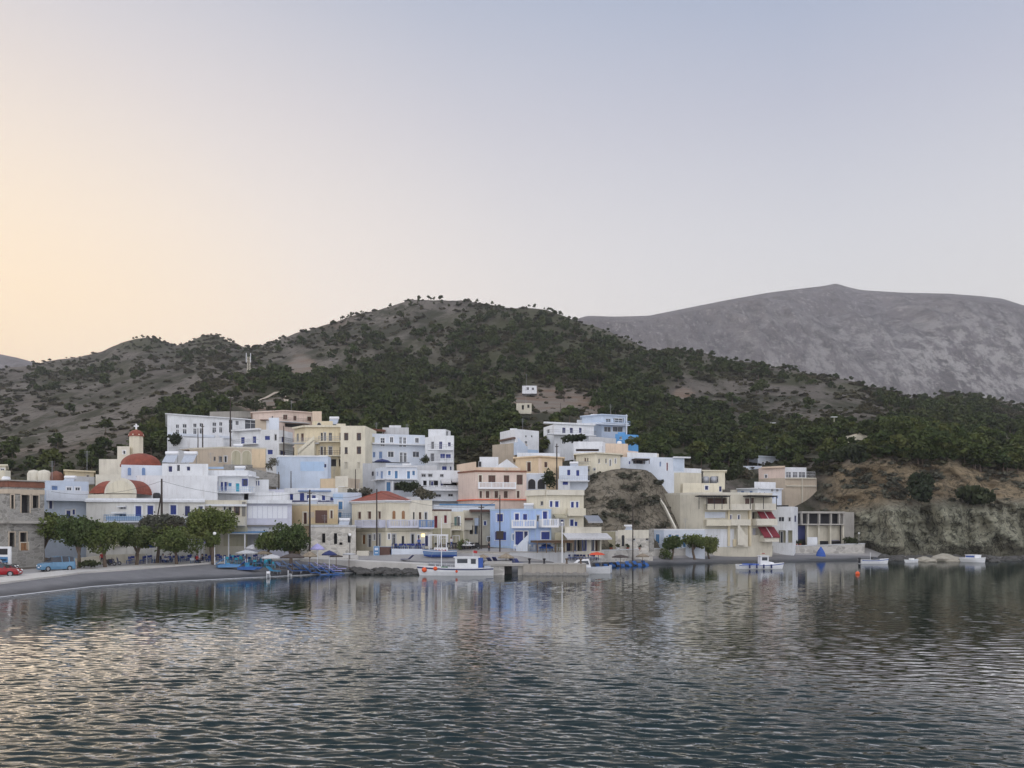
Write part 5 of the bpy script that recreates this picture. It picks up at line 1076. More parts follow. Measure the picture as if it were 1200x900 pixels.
for x, y, D, Z in hill_samples(4100, pine_density):
    kk = .52 if y - ridge_y(x) < 14 else 1.; X = (x - CX) * D / F; h = kk * rng.uniform(2.6, 7.0) * (1. if D > 330 else .85); pl.append((X, D, Z, h, h * rng.uniform(.95, 1.35), rng.random() * 6.28, int(rng.integers(0, 99))))
# ridge line pines stand out against the sky
pl.sort(key=lambda p: -p[3] / p[1] if 0 < CX + p[0] * F / p[1] < 1200 else 1)
near = [pine_arrays(100 + i, 330, .080) for i in range(7)]; nm = [tree_mesh('hill_pine', a, ['pine', 'bark']) for a in near]
for X, Y, Z, h, w, rot, k in pl[:300]:
    o = bpy.data.objects.new('hill_pine', nm[k % 7]); COL.objects.link(o); o.location = (X, Y, Z); o.scale = (w, w, h); o.rotation_euler = (0, 0, rot)
    tag(o, 'dark green wild pine standing on the slope behind the village', 'pine tree', 'wild pines on the slope')
far = [pine_arrays(200 + i, 150, .115) for i in range(7)]
o = scatter_mesh('pine_woods', far, pl[300:], ['pine', 'bark']); tag(o, 'pine wood covering the upper hill up to its ridge', 'pine wood', kind='stuff')
def scrub_density(x, y):
    n = .9 * mnoise.noise(Vector((x / 55, y / 22, 8.3))) + .7 * mnoise.noise(Vector((x / 26, y / 11, 5.3))) + .5 * mnoise.noise(Vector((x / 9, y / 5, 1.3)))
    return max(.06, min(1., .32 + n * 1.1)) * (1 - .72 * ell(x, y, BARE5))
sl_ = []
for x, y, D, Z in hill_samples(13000, scrub_density):
    h = rng.uniform(.6, 2.3) * (1.2 if D > 350 else .8); sl_.append(((x - CX) * D / F, D, Z - .15, h, h * rng.uniform(1.1, 2.2), rng.random() * 6.28, int(rng.integers(0, 99))))
sb = [bush_arrays(300 + i, 40, .24) for i in range(6)]
o = scatter_mesh('scrub', sb, sl_, ['scrub']); tag(o, 'low olive scrub dotting the bare hillsides', 'scrub', kind='stuff')
# scrub on the two cliffs
cl = []
def cliff_px(x, y):
    """front surface of the steep banks: depth where the sight line meets the ground between layers 3 and 5"""
    d, z = layer_at(x); DD = np.linspace(d[4], d[6], 300); ZZ = np.interp(DD, d, z); yy = YH + (HC - ZZ) * F / DD; k = np.nonzero(yy <= y)[0]; k = k[0] if len(k) else 299
    return DD[k], ZZ[k]
for i in range(1200):
    right = rng.random() < .72; x = rng.uniform(955, 1230) if right else rng.uniform(690, 792); y = rng.uniform(525, 600) if right else rng.uniform(553, 628)
    if right and y > 588 and rng.random() < .8: continue
    if mnoise.noise(Vector((x / 22, y / 13, 9.))) < (-.02 if right else .12): continue
    D, Z = cliff_px(x, y); h = rng.uniform(.4, 1.3); cl.append(((x - CX) * D / F, D - .6, Z - .3, h, h * 1.4, rng.random() * 6.28, i))
o = scatter_mesh('cliff_scrub', [bush_arrays(400 + i, 40, .26) for i in range(5)], cl, ['greybush']); tag(o, 'dry grey green scrub clinging to the cliffs', 'scrub', kind='stuff')

def bush(label, x, y, D, rpx, hpx, mat, seed, n=420, name='bush', cat='bush', base=None):
    r = np.random.default_rng(seed); w = rpx * D / F; h = hpx * D / F
    lobes = [(r.normal() * .42 * w, r.normal() * .35 * w, h * (.3 + .5 * r.random()), w * .55, w * .55, h * .34) for _ in range(7)]
    C = crown_points(lobes, n, r, .3); Q = quads_mesh(C, max(.12, w * .13), r, .3)
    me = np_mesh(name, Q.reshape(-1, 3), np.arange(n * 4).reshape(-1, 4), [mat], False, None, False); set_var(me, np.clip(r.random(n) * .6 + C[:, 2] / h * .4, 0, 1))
    o = bpy.data.objects.new(name, me); COL.objects.link(o); o.location = at(x, y, D); tag(o, label, cat); return o
bush('dark bush between the arcaded house and a power pole', 645, 574, 143, 9.5, 25, 'darkbush', 1, 700)
bush('dark rounded bush at the left corner of the white school', 207, 523, 172, 11, 15, 'darkbush', 2, 600)
bush('round dark bush on the slope above the pinkish hillside house', 293, 481, 218, 10, 12, 'darkbush', 3, 500)
bush('dark shrub beside the white columns under the soft blue house', 475, 579, 141, 13, 13, 'darkbush', 4, 600)
bush('dry grey shrub between the columned house and the terraced house', 497, 587, 141, 11, 17, 'greybush', 5, 500)
bush('dark shrub in the corner between the two big hillside blocks', 497, 543, 152, 6, 10, 'darkbush', 6)
bush('dark hedge under the white balcony house on the hill', 676, 519, 172, 14, 9, 'darkbush', 7, 600)
bush('green shrub beside the bright blue house', 744, 522, 174, 10, 10, 'pine', 8, 500)
bush('large dark bush halfway up the ochre cliff', 1081, 588, 167.5, 17, 32, 'darkbush', 9, 1500)
bush('wide dark thicket on the cliff shelf near the right edge', 1146, 591, 167.5, 24, 20, 'darkbush', 10, 1500)
bush('dark shrub at the cliff top left of the ochre rock', 1000, 543, 179, 18, 20, 'darkbush', 11, 1000)
bush('dark bush growing on the bare grey bank', 739, 575, 155, 5, 16, 'darkbush', 12, 400)
bush('dry shrub at the wall of the old sand coloured arched house', 318, 553, 137, 7, 16, 'greybush', 13, 400)
bush('brown dry shrubs on the terrace under the cream garden gate', 427, 585, 132, 12, 14, 'greybush', 14, 500)
bush('dark trees behind the yellow topped stepped building', 857, 566, 186, 12, 22, 'darkbush', 15, 900)
bush('olive shrub left of the pink retaining house', 872, 561, 192, 14, 14, 'greybush', 16, 700)
bush('low shrub with a pale stone at the road edge beside the minivan', 106, 665.5, 97, 11, 9, 'darkbush', 17, 400)
bush('palm like shrub on the cafe terrace beside the cream houses', 540, 646, 121, 6, 14, 'tamarisk', 18, 300)
bush('dark shrub by the right end of the sea wall', 996, 640, 168, 9, 11, 'darkbush', 19, 400)
bush('dark shrub covering the slope left of the church bell tower', 128, 552, 150, 12, 12, 'darkbush', 20, 500)
for i, (x, y, D, r_, h_) in enumerate([(700, 640, 136, 5, 6), (789, 640, 147, 7, 8)]): bush(['small green shrub at the left corner of the low ruin', 'small shrub at the foot of the white blue door house'][i], x, y + 3, D, r_, h_, 'darkbush', 30 + i, 200)

def tamarisk(label, x, yb, D, ytop, ybot, rpx, seed, n=2600, trunks=1, mat='tamarisk', lobesn=11):
    """shore tree: a short leaning trunk, limbs and a dense drooping crown"""
    r = np.random.default_rng(seed); k = D / F; gz = max(ground(x, D), ground(x, D)) + (.14 if x < 420 else 0.); yb = YH + (HC - gz) / k; root = empty('shore_tree', at(x, yb, D)); tag(root, label, 'tree', 'trees along the shore')
    n = int(n * 1.9); H_ = (yb - ytop) * k; hb = (yb - ybot) * k; w = rpx * k; ch = H_ - hb
    lobes = []
    for i in range(lobesn):
        a = r.random() * 6.28; q = w * .62 * math.sqrt(r.random()); t = r.random()
        lobes.append((q * math.cos(a), q * math.sin(a) * .9, hb + ch * (.25 + .5 * t), w * r.uniform(.34, .52), w * r.uniform(.34, .5), ch * r.uniform(.24, .34)))
    C = crown_points(lobes, n, r, .45); out_ = r.random(n) < .16; C[out_] = C[out_] * np.array([1.12, 1.12, 1.]) + np.array([0, 0, 1.]) * r.normal(size=(out_.sum(), 1)) * .25; Q = quads_mesh(C, .145, r, -.1)
    Q[..., 2] -= (np.abs(Q[..., 2] - C[:, None, 2])) * .3
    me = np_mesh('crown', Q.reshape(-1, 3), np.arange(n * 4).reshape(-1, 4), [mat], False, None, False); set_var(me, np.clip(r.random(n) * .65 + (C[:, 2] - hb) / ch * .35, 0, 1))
    c = bpy.data.objects.new('crown', me); COL.objects.link(c); c.parent = root
    mb = MB()
    for t in range(trunks):
        b = Vector((r.normal() * .12 + t * .25, r.normal() * .1, -.3)); m = Vector((r.normal() * .2, r.normal() * .1, hb * .75 + .1)); mb.tube(b, m, .24, .17, 'bark', 9)
        for q in range(5): l = lobes[q % len(lobes)]; e = Vector(l[:3]); mid = m.lerp(e, .5) + Vector((0, 0, .15)); mb.tube(m, mid, .12, .08, 'bark', 6); mb.tube(mid, e, .08, .03, 'bark', 6)
    obj('trunk', mb, root); return root
tamarisk('dark green shore tree in front of the stone house', 53, 661, 101, 598, 640, 27.1, 1, 3000)
tamarisk('broad bushy shore tree behind the blue minivan', 93, 663, 97.5, 602, 647, 28.3, 2, 3200)
tamarisk('bushy green shore tree between the minivan tree and the low one', 123, 664, 99, 608, 648, 28.3, 3, 3200)
tamarisk('low flat green shore tree under the blue balcony', 161, 659, 103, 616, 646, 24.8, 4, 2600)
tamarisk('round green shore tree with a pale trunk beside seated cafe guests', 206, 659, 104.5, 613, 647, 29.5, 5, 3400)
tamarisk('pinkish green tree top behind the round shore tree', 186, 650, 106.5, 602, 628, 27.1, 6, 2400, mat='greybush')
tamarisk('tallest grey green tree beside the globe lamp', 249, 650, 109.8, 593, 634, 29.5, 7, 3600)
tamarisk('small round tree below the tall grey green one', 250, 655, 106.5, 623, 641, 11.8, 8, 1200, lobesn=6)
tamarisk('small bushy tree by the white cafe posts', 314, 655, 111, 622, 645, 17.7, 9, 1800)
tamarisk('dense dark round tree among the thatched umbrellas', 342, 659, 111, 611, 648, 22.4, 10, 3000)
tamarisk('bushy tree leaning over the shore wall, left of three at the white house', 788, 655, 144, 628, 644, 14.2, 11, 1600)
tamarisk('wide forked tree before the shore wall, middle of three', 813, 656, 147, 627, 643, 16.5, 12, 2000, 2)
tamarisk('narrow dark tree on the grey beach, right of three', 832, 656, 150, 629, 648, 11.8, 13, 1500)
bush('leafy lower growth under the left one of three shore trees', 780, 656, 143.5, 7, 14, 'tamarisk', 41, 500)
# ------------------------------------------------------------------ boats
def hull(mb, L, B, sheer, draft, mats, bow=.5, stern=.85, n=14):
    """boat shell along +X (bow at +L/2); mats: bottom, topside, stripe, rail"""
    rows = []
    for i in range(n + 1):
        t = i / n; x = -L / 2 + L * t; w = B / 2 * (stern + (1 - stern) * min(1, t * 3)) * (1 - max(0, (t - .5) / .5) ** 2.4); w = max(w, .015)
        s = sheer * (1 + bow * max(0, (t - .35) / .65) ** 2 + .12 * max(0, .25 - t) * 4); fl = .72 + .1 * t
        x2 = lambda z: x + (z / s) * .10 * L * max(0, t - .75) * 1.6
        prof = [(0, -draft * (1 - max(0, t - .8) * 3)), (w * .55, -draft * .5 * (1 - max(0, t - .8) * 3)), (w * fl, .0), (w * (fl + .14), s * .45), (w * .96, s * .72), (w, s * .88), (w * 1.02, s)]
        rows.append([Vector((x2(z), y, z)) for y, z in prof])
    m = [mats[0], mats[0], mats[1], mats[1], mats[2], mats[3]]
    for sgn in (1, -1):
        R_ = [[Vector((p.x, p.y * sgn, p.z)) for p in r] for r in rows]
        for i in range(n):
            for k in range(6):
                q = [R_[i][k], R_[i + 1][k], R_[i + 1][k + 1], R_[i][k + 1]]; mb.poly(q if sgn < 0 else list(reversed(q)), m[k])
    a = rows[0]; mb.poly([Vector((p.x, -p.y, p.z)) for p in reversed(a)] + a[1:], mats[1])
    return rows
def deck(mb, rows, mat, dz=-.18):
    for i in range(len(rows) - 1):
        a, b = rows[i][-1], rows[i + 1][-1]; k = Vector((0, 0, dz)); f = .94
        mb.poly([Vector((a.x, -a.y * f, a.z)) + k, Vector((b.x, -b.y * f, b.z)) + k, Vector((b.x, b.y * f, b.z)) + k, Vector((a.x, a.y * f, a.z)) + k], mat)
def bwin(mb, x0, x1, y, z0, z1, side, mat): mb.box(x0, min(y, y + side * .03), z0, x1, max(y, y + side * .03), z1, mat)
def boat(name, label, x, D, rz, cat='boat'): 
    r = empty(name, ((x - CX) * D / F, D, 0), rz); tag(r, label, cat); return r
# fishing boat, bow to the left
b = boat('fishing_boat', 'white fishing boat with orange floats and a wheelhouse, moored at the jetty', 535, 106.4, math.pi)
mb = MB(); rows = hull(mb, 9.8, 2.9, 1.0, .45, ['navy', 'whitepaint', 'navy', 'whitepaint'], .32); obj('hull', mb, b, smooth=False); mb = MB(); deck(mb, rows, 'panelgrey'); obj('deck', mb, b)
mb = MB(); mb.box(-2.9, -.95, .85, .15, .95, 2.35, 'whitepaint'); mb.box(-3.1, -1.05, 2.35, .35, 1.05, 2.45, 'whitepaint'); mb.box(-3.5, -.9, .85, -2.92, .9, 2.3, 'bluecloth'); cb = obj('wheelhouse', mb, b)
for s_ in (1, -1):
    mb = MB(); bwin(mb, -1.5, -.15, s_ * .95, 1.65, 2.2, s_, 'glass'); obj('window', mb, cb); mb = MB(); bwin(mb, -2.6, -1.95, s_ * .95, 1.55, 2.2, s_, 'glass'); obj('window', mb, cb)
mb = MB(); mb.box(.15, -.75, 1.65, .19, .75, 2.2, 'glass'); obj('windscreen', mb, cb)
mb = MB(); mb.tube((2.0, 0, .8), (2.0, 0, 7.6), .06, .035, 'whitepaint', 8); mb.tube((2.0, 0, 5.2), (3.9, 0, 1.4), .012, .012, 'greymetal', 4); mb.tube((2.0, 0, 5.2), (-.2, 0, 2.4), .012, .012, 'greymetal', 4); obj('mast', mb, b)
for px, pz, r_ in ((2.7, .95, .28), (4.2, .75, .34), (-.1, .62, .26)):
    mb = MB(); mb.ball((px, 1.18 if px < 3 else .62, pz), r_, 'orange', 10); mb.tube((px, 1.1 if px < 3 else .5, pz), (px, 1.0, pz + .5), .02, .02, 'whitepaint', 4); obj('float', mb, b, smooth=True)
mb = MB(); mb.box(1.2, -.5, .75, 2.0, .5, 1.15, 'greencloth'); mb.box(-4.5, -.8, .8, -3.7, .8, 1.25, 'panelgrey'); obj('gear_box', mb, b)
mb = MB(); mb.tube((-2.2, 0, 2.44), (-2.2, 0, 3.3), .02, .02, 'whitepaint', 5); mb.poly([(-2.2, 0, 3.3), (-2.2, 0, 2.95), (-2.75, .05, 2.9), (-2.75, .05, 3.22)], 'redcloth'); obj('flag', mb, b)
mb = MB()
for s_ in (1, -1):
    for i in range(5, 12): p = rows[i][-1]; q = rows[i + 1][-1]; mb.tube((p.x, p.y * s_, p.z + .42), (q.x, q.y * s_, q.z + .42), .02, .02, 'whitepaint', 5); mb.tube((p.x, p.y * s_, p.z), (p.x, p.y * s_, p.z + .42), .018, .018, 'whitepaint', 5)
obj('rail', mb, b)
# motor boat behind the jetty
b = boat('motor_boat', 'white motor boat with an orange sunshade and tall mast behind the jetty', 685, 111.4, math.pi - .05)
mb = MB(); rows = hull(mb, 7.0, 2.4, .85, .4, ['bluecloth', 'whitepaint', 'whitepaint', 'softblue'], .4); obj('hull', mb, b); mb = MB(); deck(mb, rows, 'whitepaint'); obj('deck', mb, b)
mb = MB(); mb.hexa([(-.9, -.85, .7), (2.2, -.6, .8), (2.2, .6, .8), (-.9, .85, .7), (-.6, -.7, 2.0), (1.0, -.5, 1.85), (1.0, .5, 1.85), (-.6, .7, 2.0)], 'whitepaint'); cb = obj('cabin', mb, b)
mb = MB(); mb.hexa([(-.6, .80, 1.25), (1.2, .72, 1.25), (1.2, .75, 1.26), (-.6, .84, 1.26), (-.45, .73, 1.75), (.8, .60, 1.7), (.8, .64, 1.7), (-.45, .77, 1.75)], 'glass'); obj('window', mb, cb)
mb = MB(); mb.hexa([(-.9, -.8, 1.5), (-.86, -.8, 1.5), (-.86, .8, 1.5), (-.9, .8, 1.5), (-1.5, -.7, 1.9), (-1.46, -.7, 1.9), (-1.46, .7, 1.9), (-1.5, .7, 1.9)], 'glass'); obj('windscreen', mb, cb)
mb = MB(); mb.lathe([(1.15, 0), (.8, .24), (.01, .42)], 'redcanvas', 10, (-1.7, 0, 2.55)); sh = obj('sunshade', mb, b)
mb = MB()
for s_ in (1, -1):
    for xx in (-2.3, -1.0): mb.tube((xx, s_ * .8, .8), (xx * .95 - .05, s_ * .7, 2.6), .02, .02, 'greymetal', 5)
obj('shade_frame', mb, sh); mb = MB(); mb.tube((3.1, 0, .8), (3.1, 0, 6.9), .09, .07, 'whitepaint', 8); mb.ball((3.1, 0, 7.0), .16, 'lampglobe'); obj('mast', mb, b)
mb = MB(); mb.box(-3.75, -.22, .1, -3.4, .22, 1.15, 'panelgrey'); obj('outboard_motor', mb, b)
# blue striped boat on the water
b = boat('fishing_boat', 'small white boat with dark blue trim floating alone off the beach', 890.5, 124.2, 0.06)
mb = MB(); rows = hull(mb, 7.1, 2.2, .62, .35, ['navy', 'whitepaint', 'bluecloth', 'whitepaint'], .55); obj('hull', mb, b); mb = MB(); deck(mb, rows, 'softblue', -.1); obj('deck', mb, b)
mb = MB(); mb.box(-.1, -.6, .55, 1.15, .6, 1.95, 'whitepaint'); mb.box(-.25, -.7, 1.95, 1.3, .7, 2.03, 'whitepaint'); mb.hexa([(1.15, -.7, .55), (2.3, -.5, .6), (2.3, .5, .6), (1.15, .7, .55), (1.15, -.6, 1.15), (2.0, -.35, 1.0), (2.0, .35, 1.0), (1.15, .6, 1.15)], 'whitepaint'); cb = obj('wheelhouse', mb, b)
for s_ in (1, -1): mb = MB(); bwin(mb, .1, .95, s_ * .6, 1.3, 1.8, s_, 'glass'); obj('window', mb, cb)
for xx in (-2.0, -.9, .2, 1.4): mb = MB(); mb.tube((xx, -1.09, .70), (xx, -1.13, .12), .13, .13, 'navy', 8); obj('fender', mb, b)
mb = MB(); mb.box(-2.6, -.6, .5, -1.6, .6, .8, 'bluecloth'); mb.box(-1.4, -.7, .55, -.4, .7, .78, 'bluecloth'); obj('cover', mb, b)
mb = MB(); mb.tube((.5, 0, 2.0), (.5, 0, 2.55), .02, .02, 'greymetal', 5); mb.box(.35, -.1, 2.3, .75, .1, 2.4, 'redcloth'); obj('roof_light', mb, b)
# boats by the cliff
b = boat('speed_boat', 'white speed boat with a navy stripe moored under the cliff', 1024, 143, 0.05)
mb = MB(); rows = hull(mb, 5.0, 1.9, .7, .3, ['whitepaint', 'whitepaint', 'bluecloth', 'whitepaint'], .35); obj('hull', mb, b); mb = MB(); deck(mb, rows, 'whitepaint', -.06); obj('deck', mb, b)
mb = MB(); mb.hexa([(-.4, -.6, .7), (.9, -.5, .75), (.9, .5, .75), (-.4, .6, .7), (-.3, -.5, 1.15), (.1, -.45, 1.2), (.1, .45, 1.2), (-.3, .5, 1.15)], 'glass'); obj('windscreen', mb, b)
mb = MB(); mb.tube((-.6, 0, .6), (-.6, 0, 2.0), .03, .03, 'whitepaint', 5); mb.box(-2.75, -.2, .1, -2.45, .2, 1.05, 'dark'); obj('outboard_motor', mb, b)
b = boat('dinghy', 'tiny white dinghy close to the rocks under the cliff', 1069, 148, .3)
mb = MB(); rows = hull(mb, 2.6, 1.3, .5, .2, ['whitepaint', 'whitepaint', 'softblue', 'whitepaint'], .3); obj('hull', mb, b); mb = MB(); deck(mb, rows, 'panelgrey', -.2); obj('deck', mb, b); mb = MB(); mb.box(-.5, -.3, .35, .2, .3, .8, 'lampglobe'); obj('cover', mb, b)
b = boat('motor_boat', 'white motor boat with a blue cockpit seen stern on beside the rocks', 1141, 150, -1.2)
mb = MB(); rows = hull(mb, 4.6, 2.1, .7, .3, ['whitepaint', 'whitepaint', 'whitepaint', 'whitepaint'], .4); obj('hull', mb, b); mb = MB(); deck(mb, rows, 'whitepaint', -.06); obj('deck', mb, b)
mb = MB(); mb.box(-1.1, -.8, .7, .9, .8, 1.3, 'whitepaint'); mb.box(-1.2, -.85, 1.3, 1.0, .85, 1.38, 'whitepaint'); cb = obj('cabin', mb, b); mb = MB(); mb.box(-1.13, -.6, .85, -1.1, .6, 1.2, 'bluecloth'); mb.box(-1., .8, .9, .8, .83, 1.2, 'bluecloth'); mb.box(-1., -.83, .9, .8, -.8, 1.2, 'bluecloth'); obj('window', mb, cb)
b = boat('beached_boat', 'blue wooden boat pulled up on shore below the taverna terrace', 516, 118.4, math.pi + .05)
b.location.z = ground(516, 118.4) + .45
mb = MB(); rows = hull(mb, 4.9, 1.6, .6, .4, ['bluecloth', 'dustyblue', 'whitepaint', 'dustyblue'], .4); obj('hull', mb, b); mb = MB(); deck(mb, rows, 'timber', -.2); obj('deck', mb, b)
# buoy
mb = MB(); p = at(1005, 673, 108.7); mb.ball((p.x, p.y, .12), .28, 'orange', 12); mb.tube((p.x, p.y, .3), (p.x, p.y, .55), .04, .04, 'greymetal', 6); o = obj('buoy', mb, None, (p.x, p.y, 0), True); tag(o, 'red buoy floating alone on the dark water', 'buoy')
# jetty
def jetty():
    D = 106.7; r = empty('jetty', at(631, 674, D)); tag(r, 'low concrete jetty with a dark gap under its left end', 'jetty'); o = r.location.copy()
    ztop = 1.5
    def X(x): return (x - CX) * D / F
    mb = MB(); mb.box(X(613), D, -1.5, X(687), D + 3.4, ztop - .12, 'quaystone'); obj('pier_block', mb, r, o)
    mb = MB(); mb.box(X(566), D + .1, -1.5, X(591), D + 3.4, ztop - .3, 'seawallstone'); obj('pier_block', mb, r, o)
    mb = MB(); mb.box(X(607), D + .25, -1.5, X(612.9), D + 3.2, ztop - .3, 'concrete'); obj('pillar', mb, r, o)
    mb = MB(); mb.box(X(566), D - .06, ztop - .298, X(612.9), D + 3.4, ztop, 'concrete'); mb.box(X(613), D - .06, ztop - .118, X(687.3), D + 3.45, ztop, 'concrete'); mb.box(X(566), D + 3.46, ztop - .3, X(600), 121, ztop - .01, 'concrete'); obj('deck', mb, r, o)
    mb = MB(); mb.box(X(566.2), D + 3.41, -1.5, X(599.8), 119, ztop - .305, 'darkconcrete'); obj('causeway', mb, r, o)
    mb = MB()
    for x in np.arange(614, 687, 4.): mb.ball((X(x), D - .1, -.1), .45 + .1 * math.sin(x), 'darkconcrete', 7)
    obj('weed_edge', mb, r, o, True)
    for i, x in enumerate((620.5, 638, 664.5, 681)):
        mb = MB(); mb.lathe([(.17, 0), (.13, .12), (.12, .5), (.22, .55), (.22, .68), (.01, .72)], 'dark' if i < 2 else 'bark', 10, (X(x), D + .6, ztop)); b = obj('bollard', mb, None, (X(x), D + .6, ztop), True)
        tag(b, ['dark mooring bollard nearest the gap in the jetty', 'dark mooring bollard second from the gap in the jetty', 'rusty brown bollard under the tall white mast', 'rusty brown bollard at the outer jetty end'][i], 'bollard', 'bollards on the jetty')
jetty()
def rock_mesh(seed, mat):
    bm = bmesh.new(); bmesh.ops.create_icosphere(bm, subdivisions=3, radius=1.)
    for v in bm.verts:
        n = mnoise.fractal(v.co * .9 + Vector((seed * 7.1, 0, 0)), .9, 2.1, 4); v.co *= 1 + .38 * n; v.co.z *= .7
    me = bpy.data.meshes.new('rock'); bm.to_mesh(me); bm.free(); me.materials.append(MATS[mat]); return me
stone('rock', (.13, .125, .11), (.12, .11, .10), .7); plaster('palerock', (.38, .35, .28), .8); plaster('wetrock', (.085, .082, .075), .9)
rm = [rock_mesh(i, 'wetrock') for i in range(5)]; rp_ = [rock_mesh(i + 9, 'palerock') for i in range(3)]
for i, (x, y, D, s_, m, lab) in enumerate([(1085, 657, 152, 1.35, rp_[0], 'pale rounded rock in the water beside the dinghy'), (1104, 656, 156, 2.3, rp_[1], 'large flat pale rock slab under the cliff'), (1114, 656.5, 154, 1.5, rp_[2], 'pale rock lump right of the flat slab'), (1126, 657, 153, 1.2, rm[0], 'dark rock between the pale slab and the stern on boat'), (1165, 657.5, 151, .9, rm[1], 'low dark rock right of the stern on boat')]):
    o = bpy.data.objects.new('shore_rock', m); COL.objects.link(o); p = at(x, y, D); o.location = (p.x, p.y, .15); o.scale = (s_ * 1.3, s_, s_ * .75); o.rotation_euler = (0, 0, i); tag(o, lab, 'rock', 'rocks under the cliff')
# rubble: the rocky ramp left of the jetty and the boulders at the cliff foot
def rubble(name, label, spots, mat, dz=0):
    Vs, Fs = [], []; n0 = 0
    base = rock_mesh(44, mat); bv = np.array([v.co[:] for v in base.vertices]); bf = np.array([p.vertices[:] for p in base.polygons])
    for X, Y, Z, s_, a in spots:
        c, q = math.cos(a), math.sin(a); P = np.stack([(bv[:, 0] * c - bv[:, 1] * q) * s_ * 1.2 + X, (bv[:, 0] * q + bv[:, 1] * c) * s_ + Y, bv[:, 2] * s_ * .8 + Z], -1); Vs.append(P); Fs.append(bf + n0); n0 += len(bv)
    o = np_mesh(name, np.concatenate(Vs), np.concatenate(Fs), [mat], False); tag(o, label, 'rocks', kind='stuff')
sp = []
for i in range(260):
    x = rng.uniform(412, 575); D = rng.uniform(107.8, 113.5); sp.append(((x - CX) * D / F, D, rng.uniform(-.2, .25) + .08 * (D - 108), rng.uniform(.15, .55), rng.random() * 6))
rubble('rocks', 'dark boulders heaped along the shore left of the jetty', sp, 'wetrock')
sp = []
for i in range(170):
    x = rng.uniform(1035, 1260); D = rng.uniform(157.5, 165); sp.append(((x - CX) * D / F, D, rng.uniform(-.2, .5), rng.uniform(.3, 1.2), rng.random() * 6))
rubble('rocks', 'dark boulders at the foot of the green grey cliff', sp, 'wetrock')

# ------------------------------------------------------------------ cars
def car(name, label, loc, rz, paint_, L, W, Ht, prof, extra=None):
    """prof: stations along the length from the nose: (x, belt z, roof z or None, roof half width)"""
    r = empty(name, loc, rz); tag(r, label, 'car', 'cars parked by the shore road'); mb = MB(); g = MB(); S = []
    for x, zb, zr, wr in prof:
        e = .90 if x in (prof[0][0], prof[-1][0]) else 1.
        S.append(dict(x=x, lo=(W / 2 * .94 * e, .24), mid=(W / 2 * e, .58), belt=(W / 2 * .97 * e, zb), roof=(wr, zr) if zr else None))
    for a, b in zip(S, S[1:]):
        for s_ in (1, -1):
            def q(st, k): return (st['x'], s_ * st[k][0], st[k][1])
            for k0, k1 in (('lo', 'mid'), ('mid', 'belt')):
                f = [q(a, k0), q(b, k0), q(b, k1), q(a, k1)]; mb.poly(f if s_ < 0 else f[::-1], paint_)
            if a['roof'] and b['roof']:
                f = [q(a, 'belt'), q(b, 'belt'), q(b, 'roof'), q(a, 'roof')]; g.poly(f if s_ < 0 else f[::-1], 'glass')
            elif a['roof'] or b['roof']:
                t = a if a['roof'] else b; f = [q(a, 'belt'), q(b, 'belt'), q(t, 'roof')]; g.poly(f if s_ < 0 else f[::-1], 'glass')
        L_ = lambda st, k, s_: (st['x'], s_ * st[k][0], st[k][1])
        ka = 'roof' if a['roof'] else 'belt'; kb = 'roof' if b['roof'] else 'belt'
        top = [L_(a, ka, -1), L_(b, kb, -1), L_(b, kb, 1), L_(a, ka, 1)]
        (mb if ka == kb else g).poly(top, paint_ if ka == kb else 'glass')
    for st, flip in ((S[0], 0), (S[-1], 1)):
        f = [(st['x'], -st['lo'][0], .24), (st['x'], -st['mid'][0], .58), (st['x'], -st['belt'][0], st['belt'][1]), (st['x'], st['belt'][0], st['belt'][1]), (st['x'], st['mid'][0], .58), (st['x'], st['lo'][0], .24)]; mb.poly(f[::-1] if flip else f, paint_)
        if st['roof']: g.poly([(st['x'], -st['belt'][0], st['belt'][1]), (st['x'], -st['roof'][0], st['roof'][1]), (st['x'], st['roof'][0], st['roof'][1]), (st['x'], st['belt'][0], st['belt'][1])], 'glass')
    mb.box(-L * .47, -W * .44, .18, L * .47, W * .44, .30, 'rubber')
    obj('body', mb, r); obj('windows_glass', g, r)
    pl_ = MB()      # pillars
    for a, b in zip(S, S[1:]):
        if a['roof'] and b['roof']:
            for s_ in (1, -1): pl_.tube((b['x'], s_ * b['belt'][0], b['belt'][1]), (b['x'], s_ * b['roof'][0], b['roof'][1]), .045, .04, paint_, 6)
    obj('pillar', pl_, r)
    for s_ in (1, -1):
        for xx in (-L * .31, L * .31):
            m2 = MB(); m2.tube((xx, s_ * (W / 2 - .2), .31), (xx, s_ * (W / 2 + .012), .31), .31, .31, 'rubber', 18); w_ = obj('wheel', m2, r); m3 = MB(); m3.tube((xx, s_ * (W / 2 + .013), .31), (xx, s_ * (W / 2 + .025), .31), .19, .17, 'greymetal', 14); obj('rim', m3, w_)
        m2 = MB(); x0 = prof[0][0]; m2.ball((x0 - .0 + .06 * (1 if x0 < 0 else -1), s_ * W * .36, .66), .14, 'lampglobe', 10, .7); obj('headlight', m2, r, smooth=True)
        m2 = MB(); x1 = prof[-1][0]; m2.box(x1 - .05, min(s_ * W * .34, s_ * W * .43), .7, x1 + .03, max(s_ * W * .34, s_ * W * .43), 1.0, 'redpaint'); obj('tail_light', m2, r)
        m2 = MB(); m2.box(-L * .2, min(s_ * W * .5, s_ * W * .58), .92, -L * .16, max(s_ * W * .5, s_ * W * .58), 1.07, paint_); obj('mirror', m2, r)
    m2 = MB(); m2.box(prof[0][0] - .03, -.27, .42, prof[0][0] + .01, .27, .54, 'whitepaint'); obj('number_plate', m2, r); return r
def gl(x, D): return (*wp(x, D), ground(x, D))
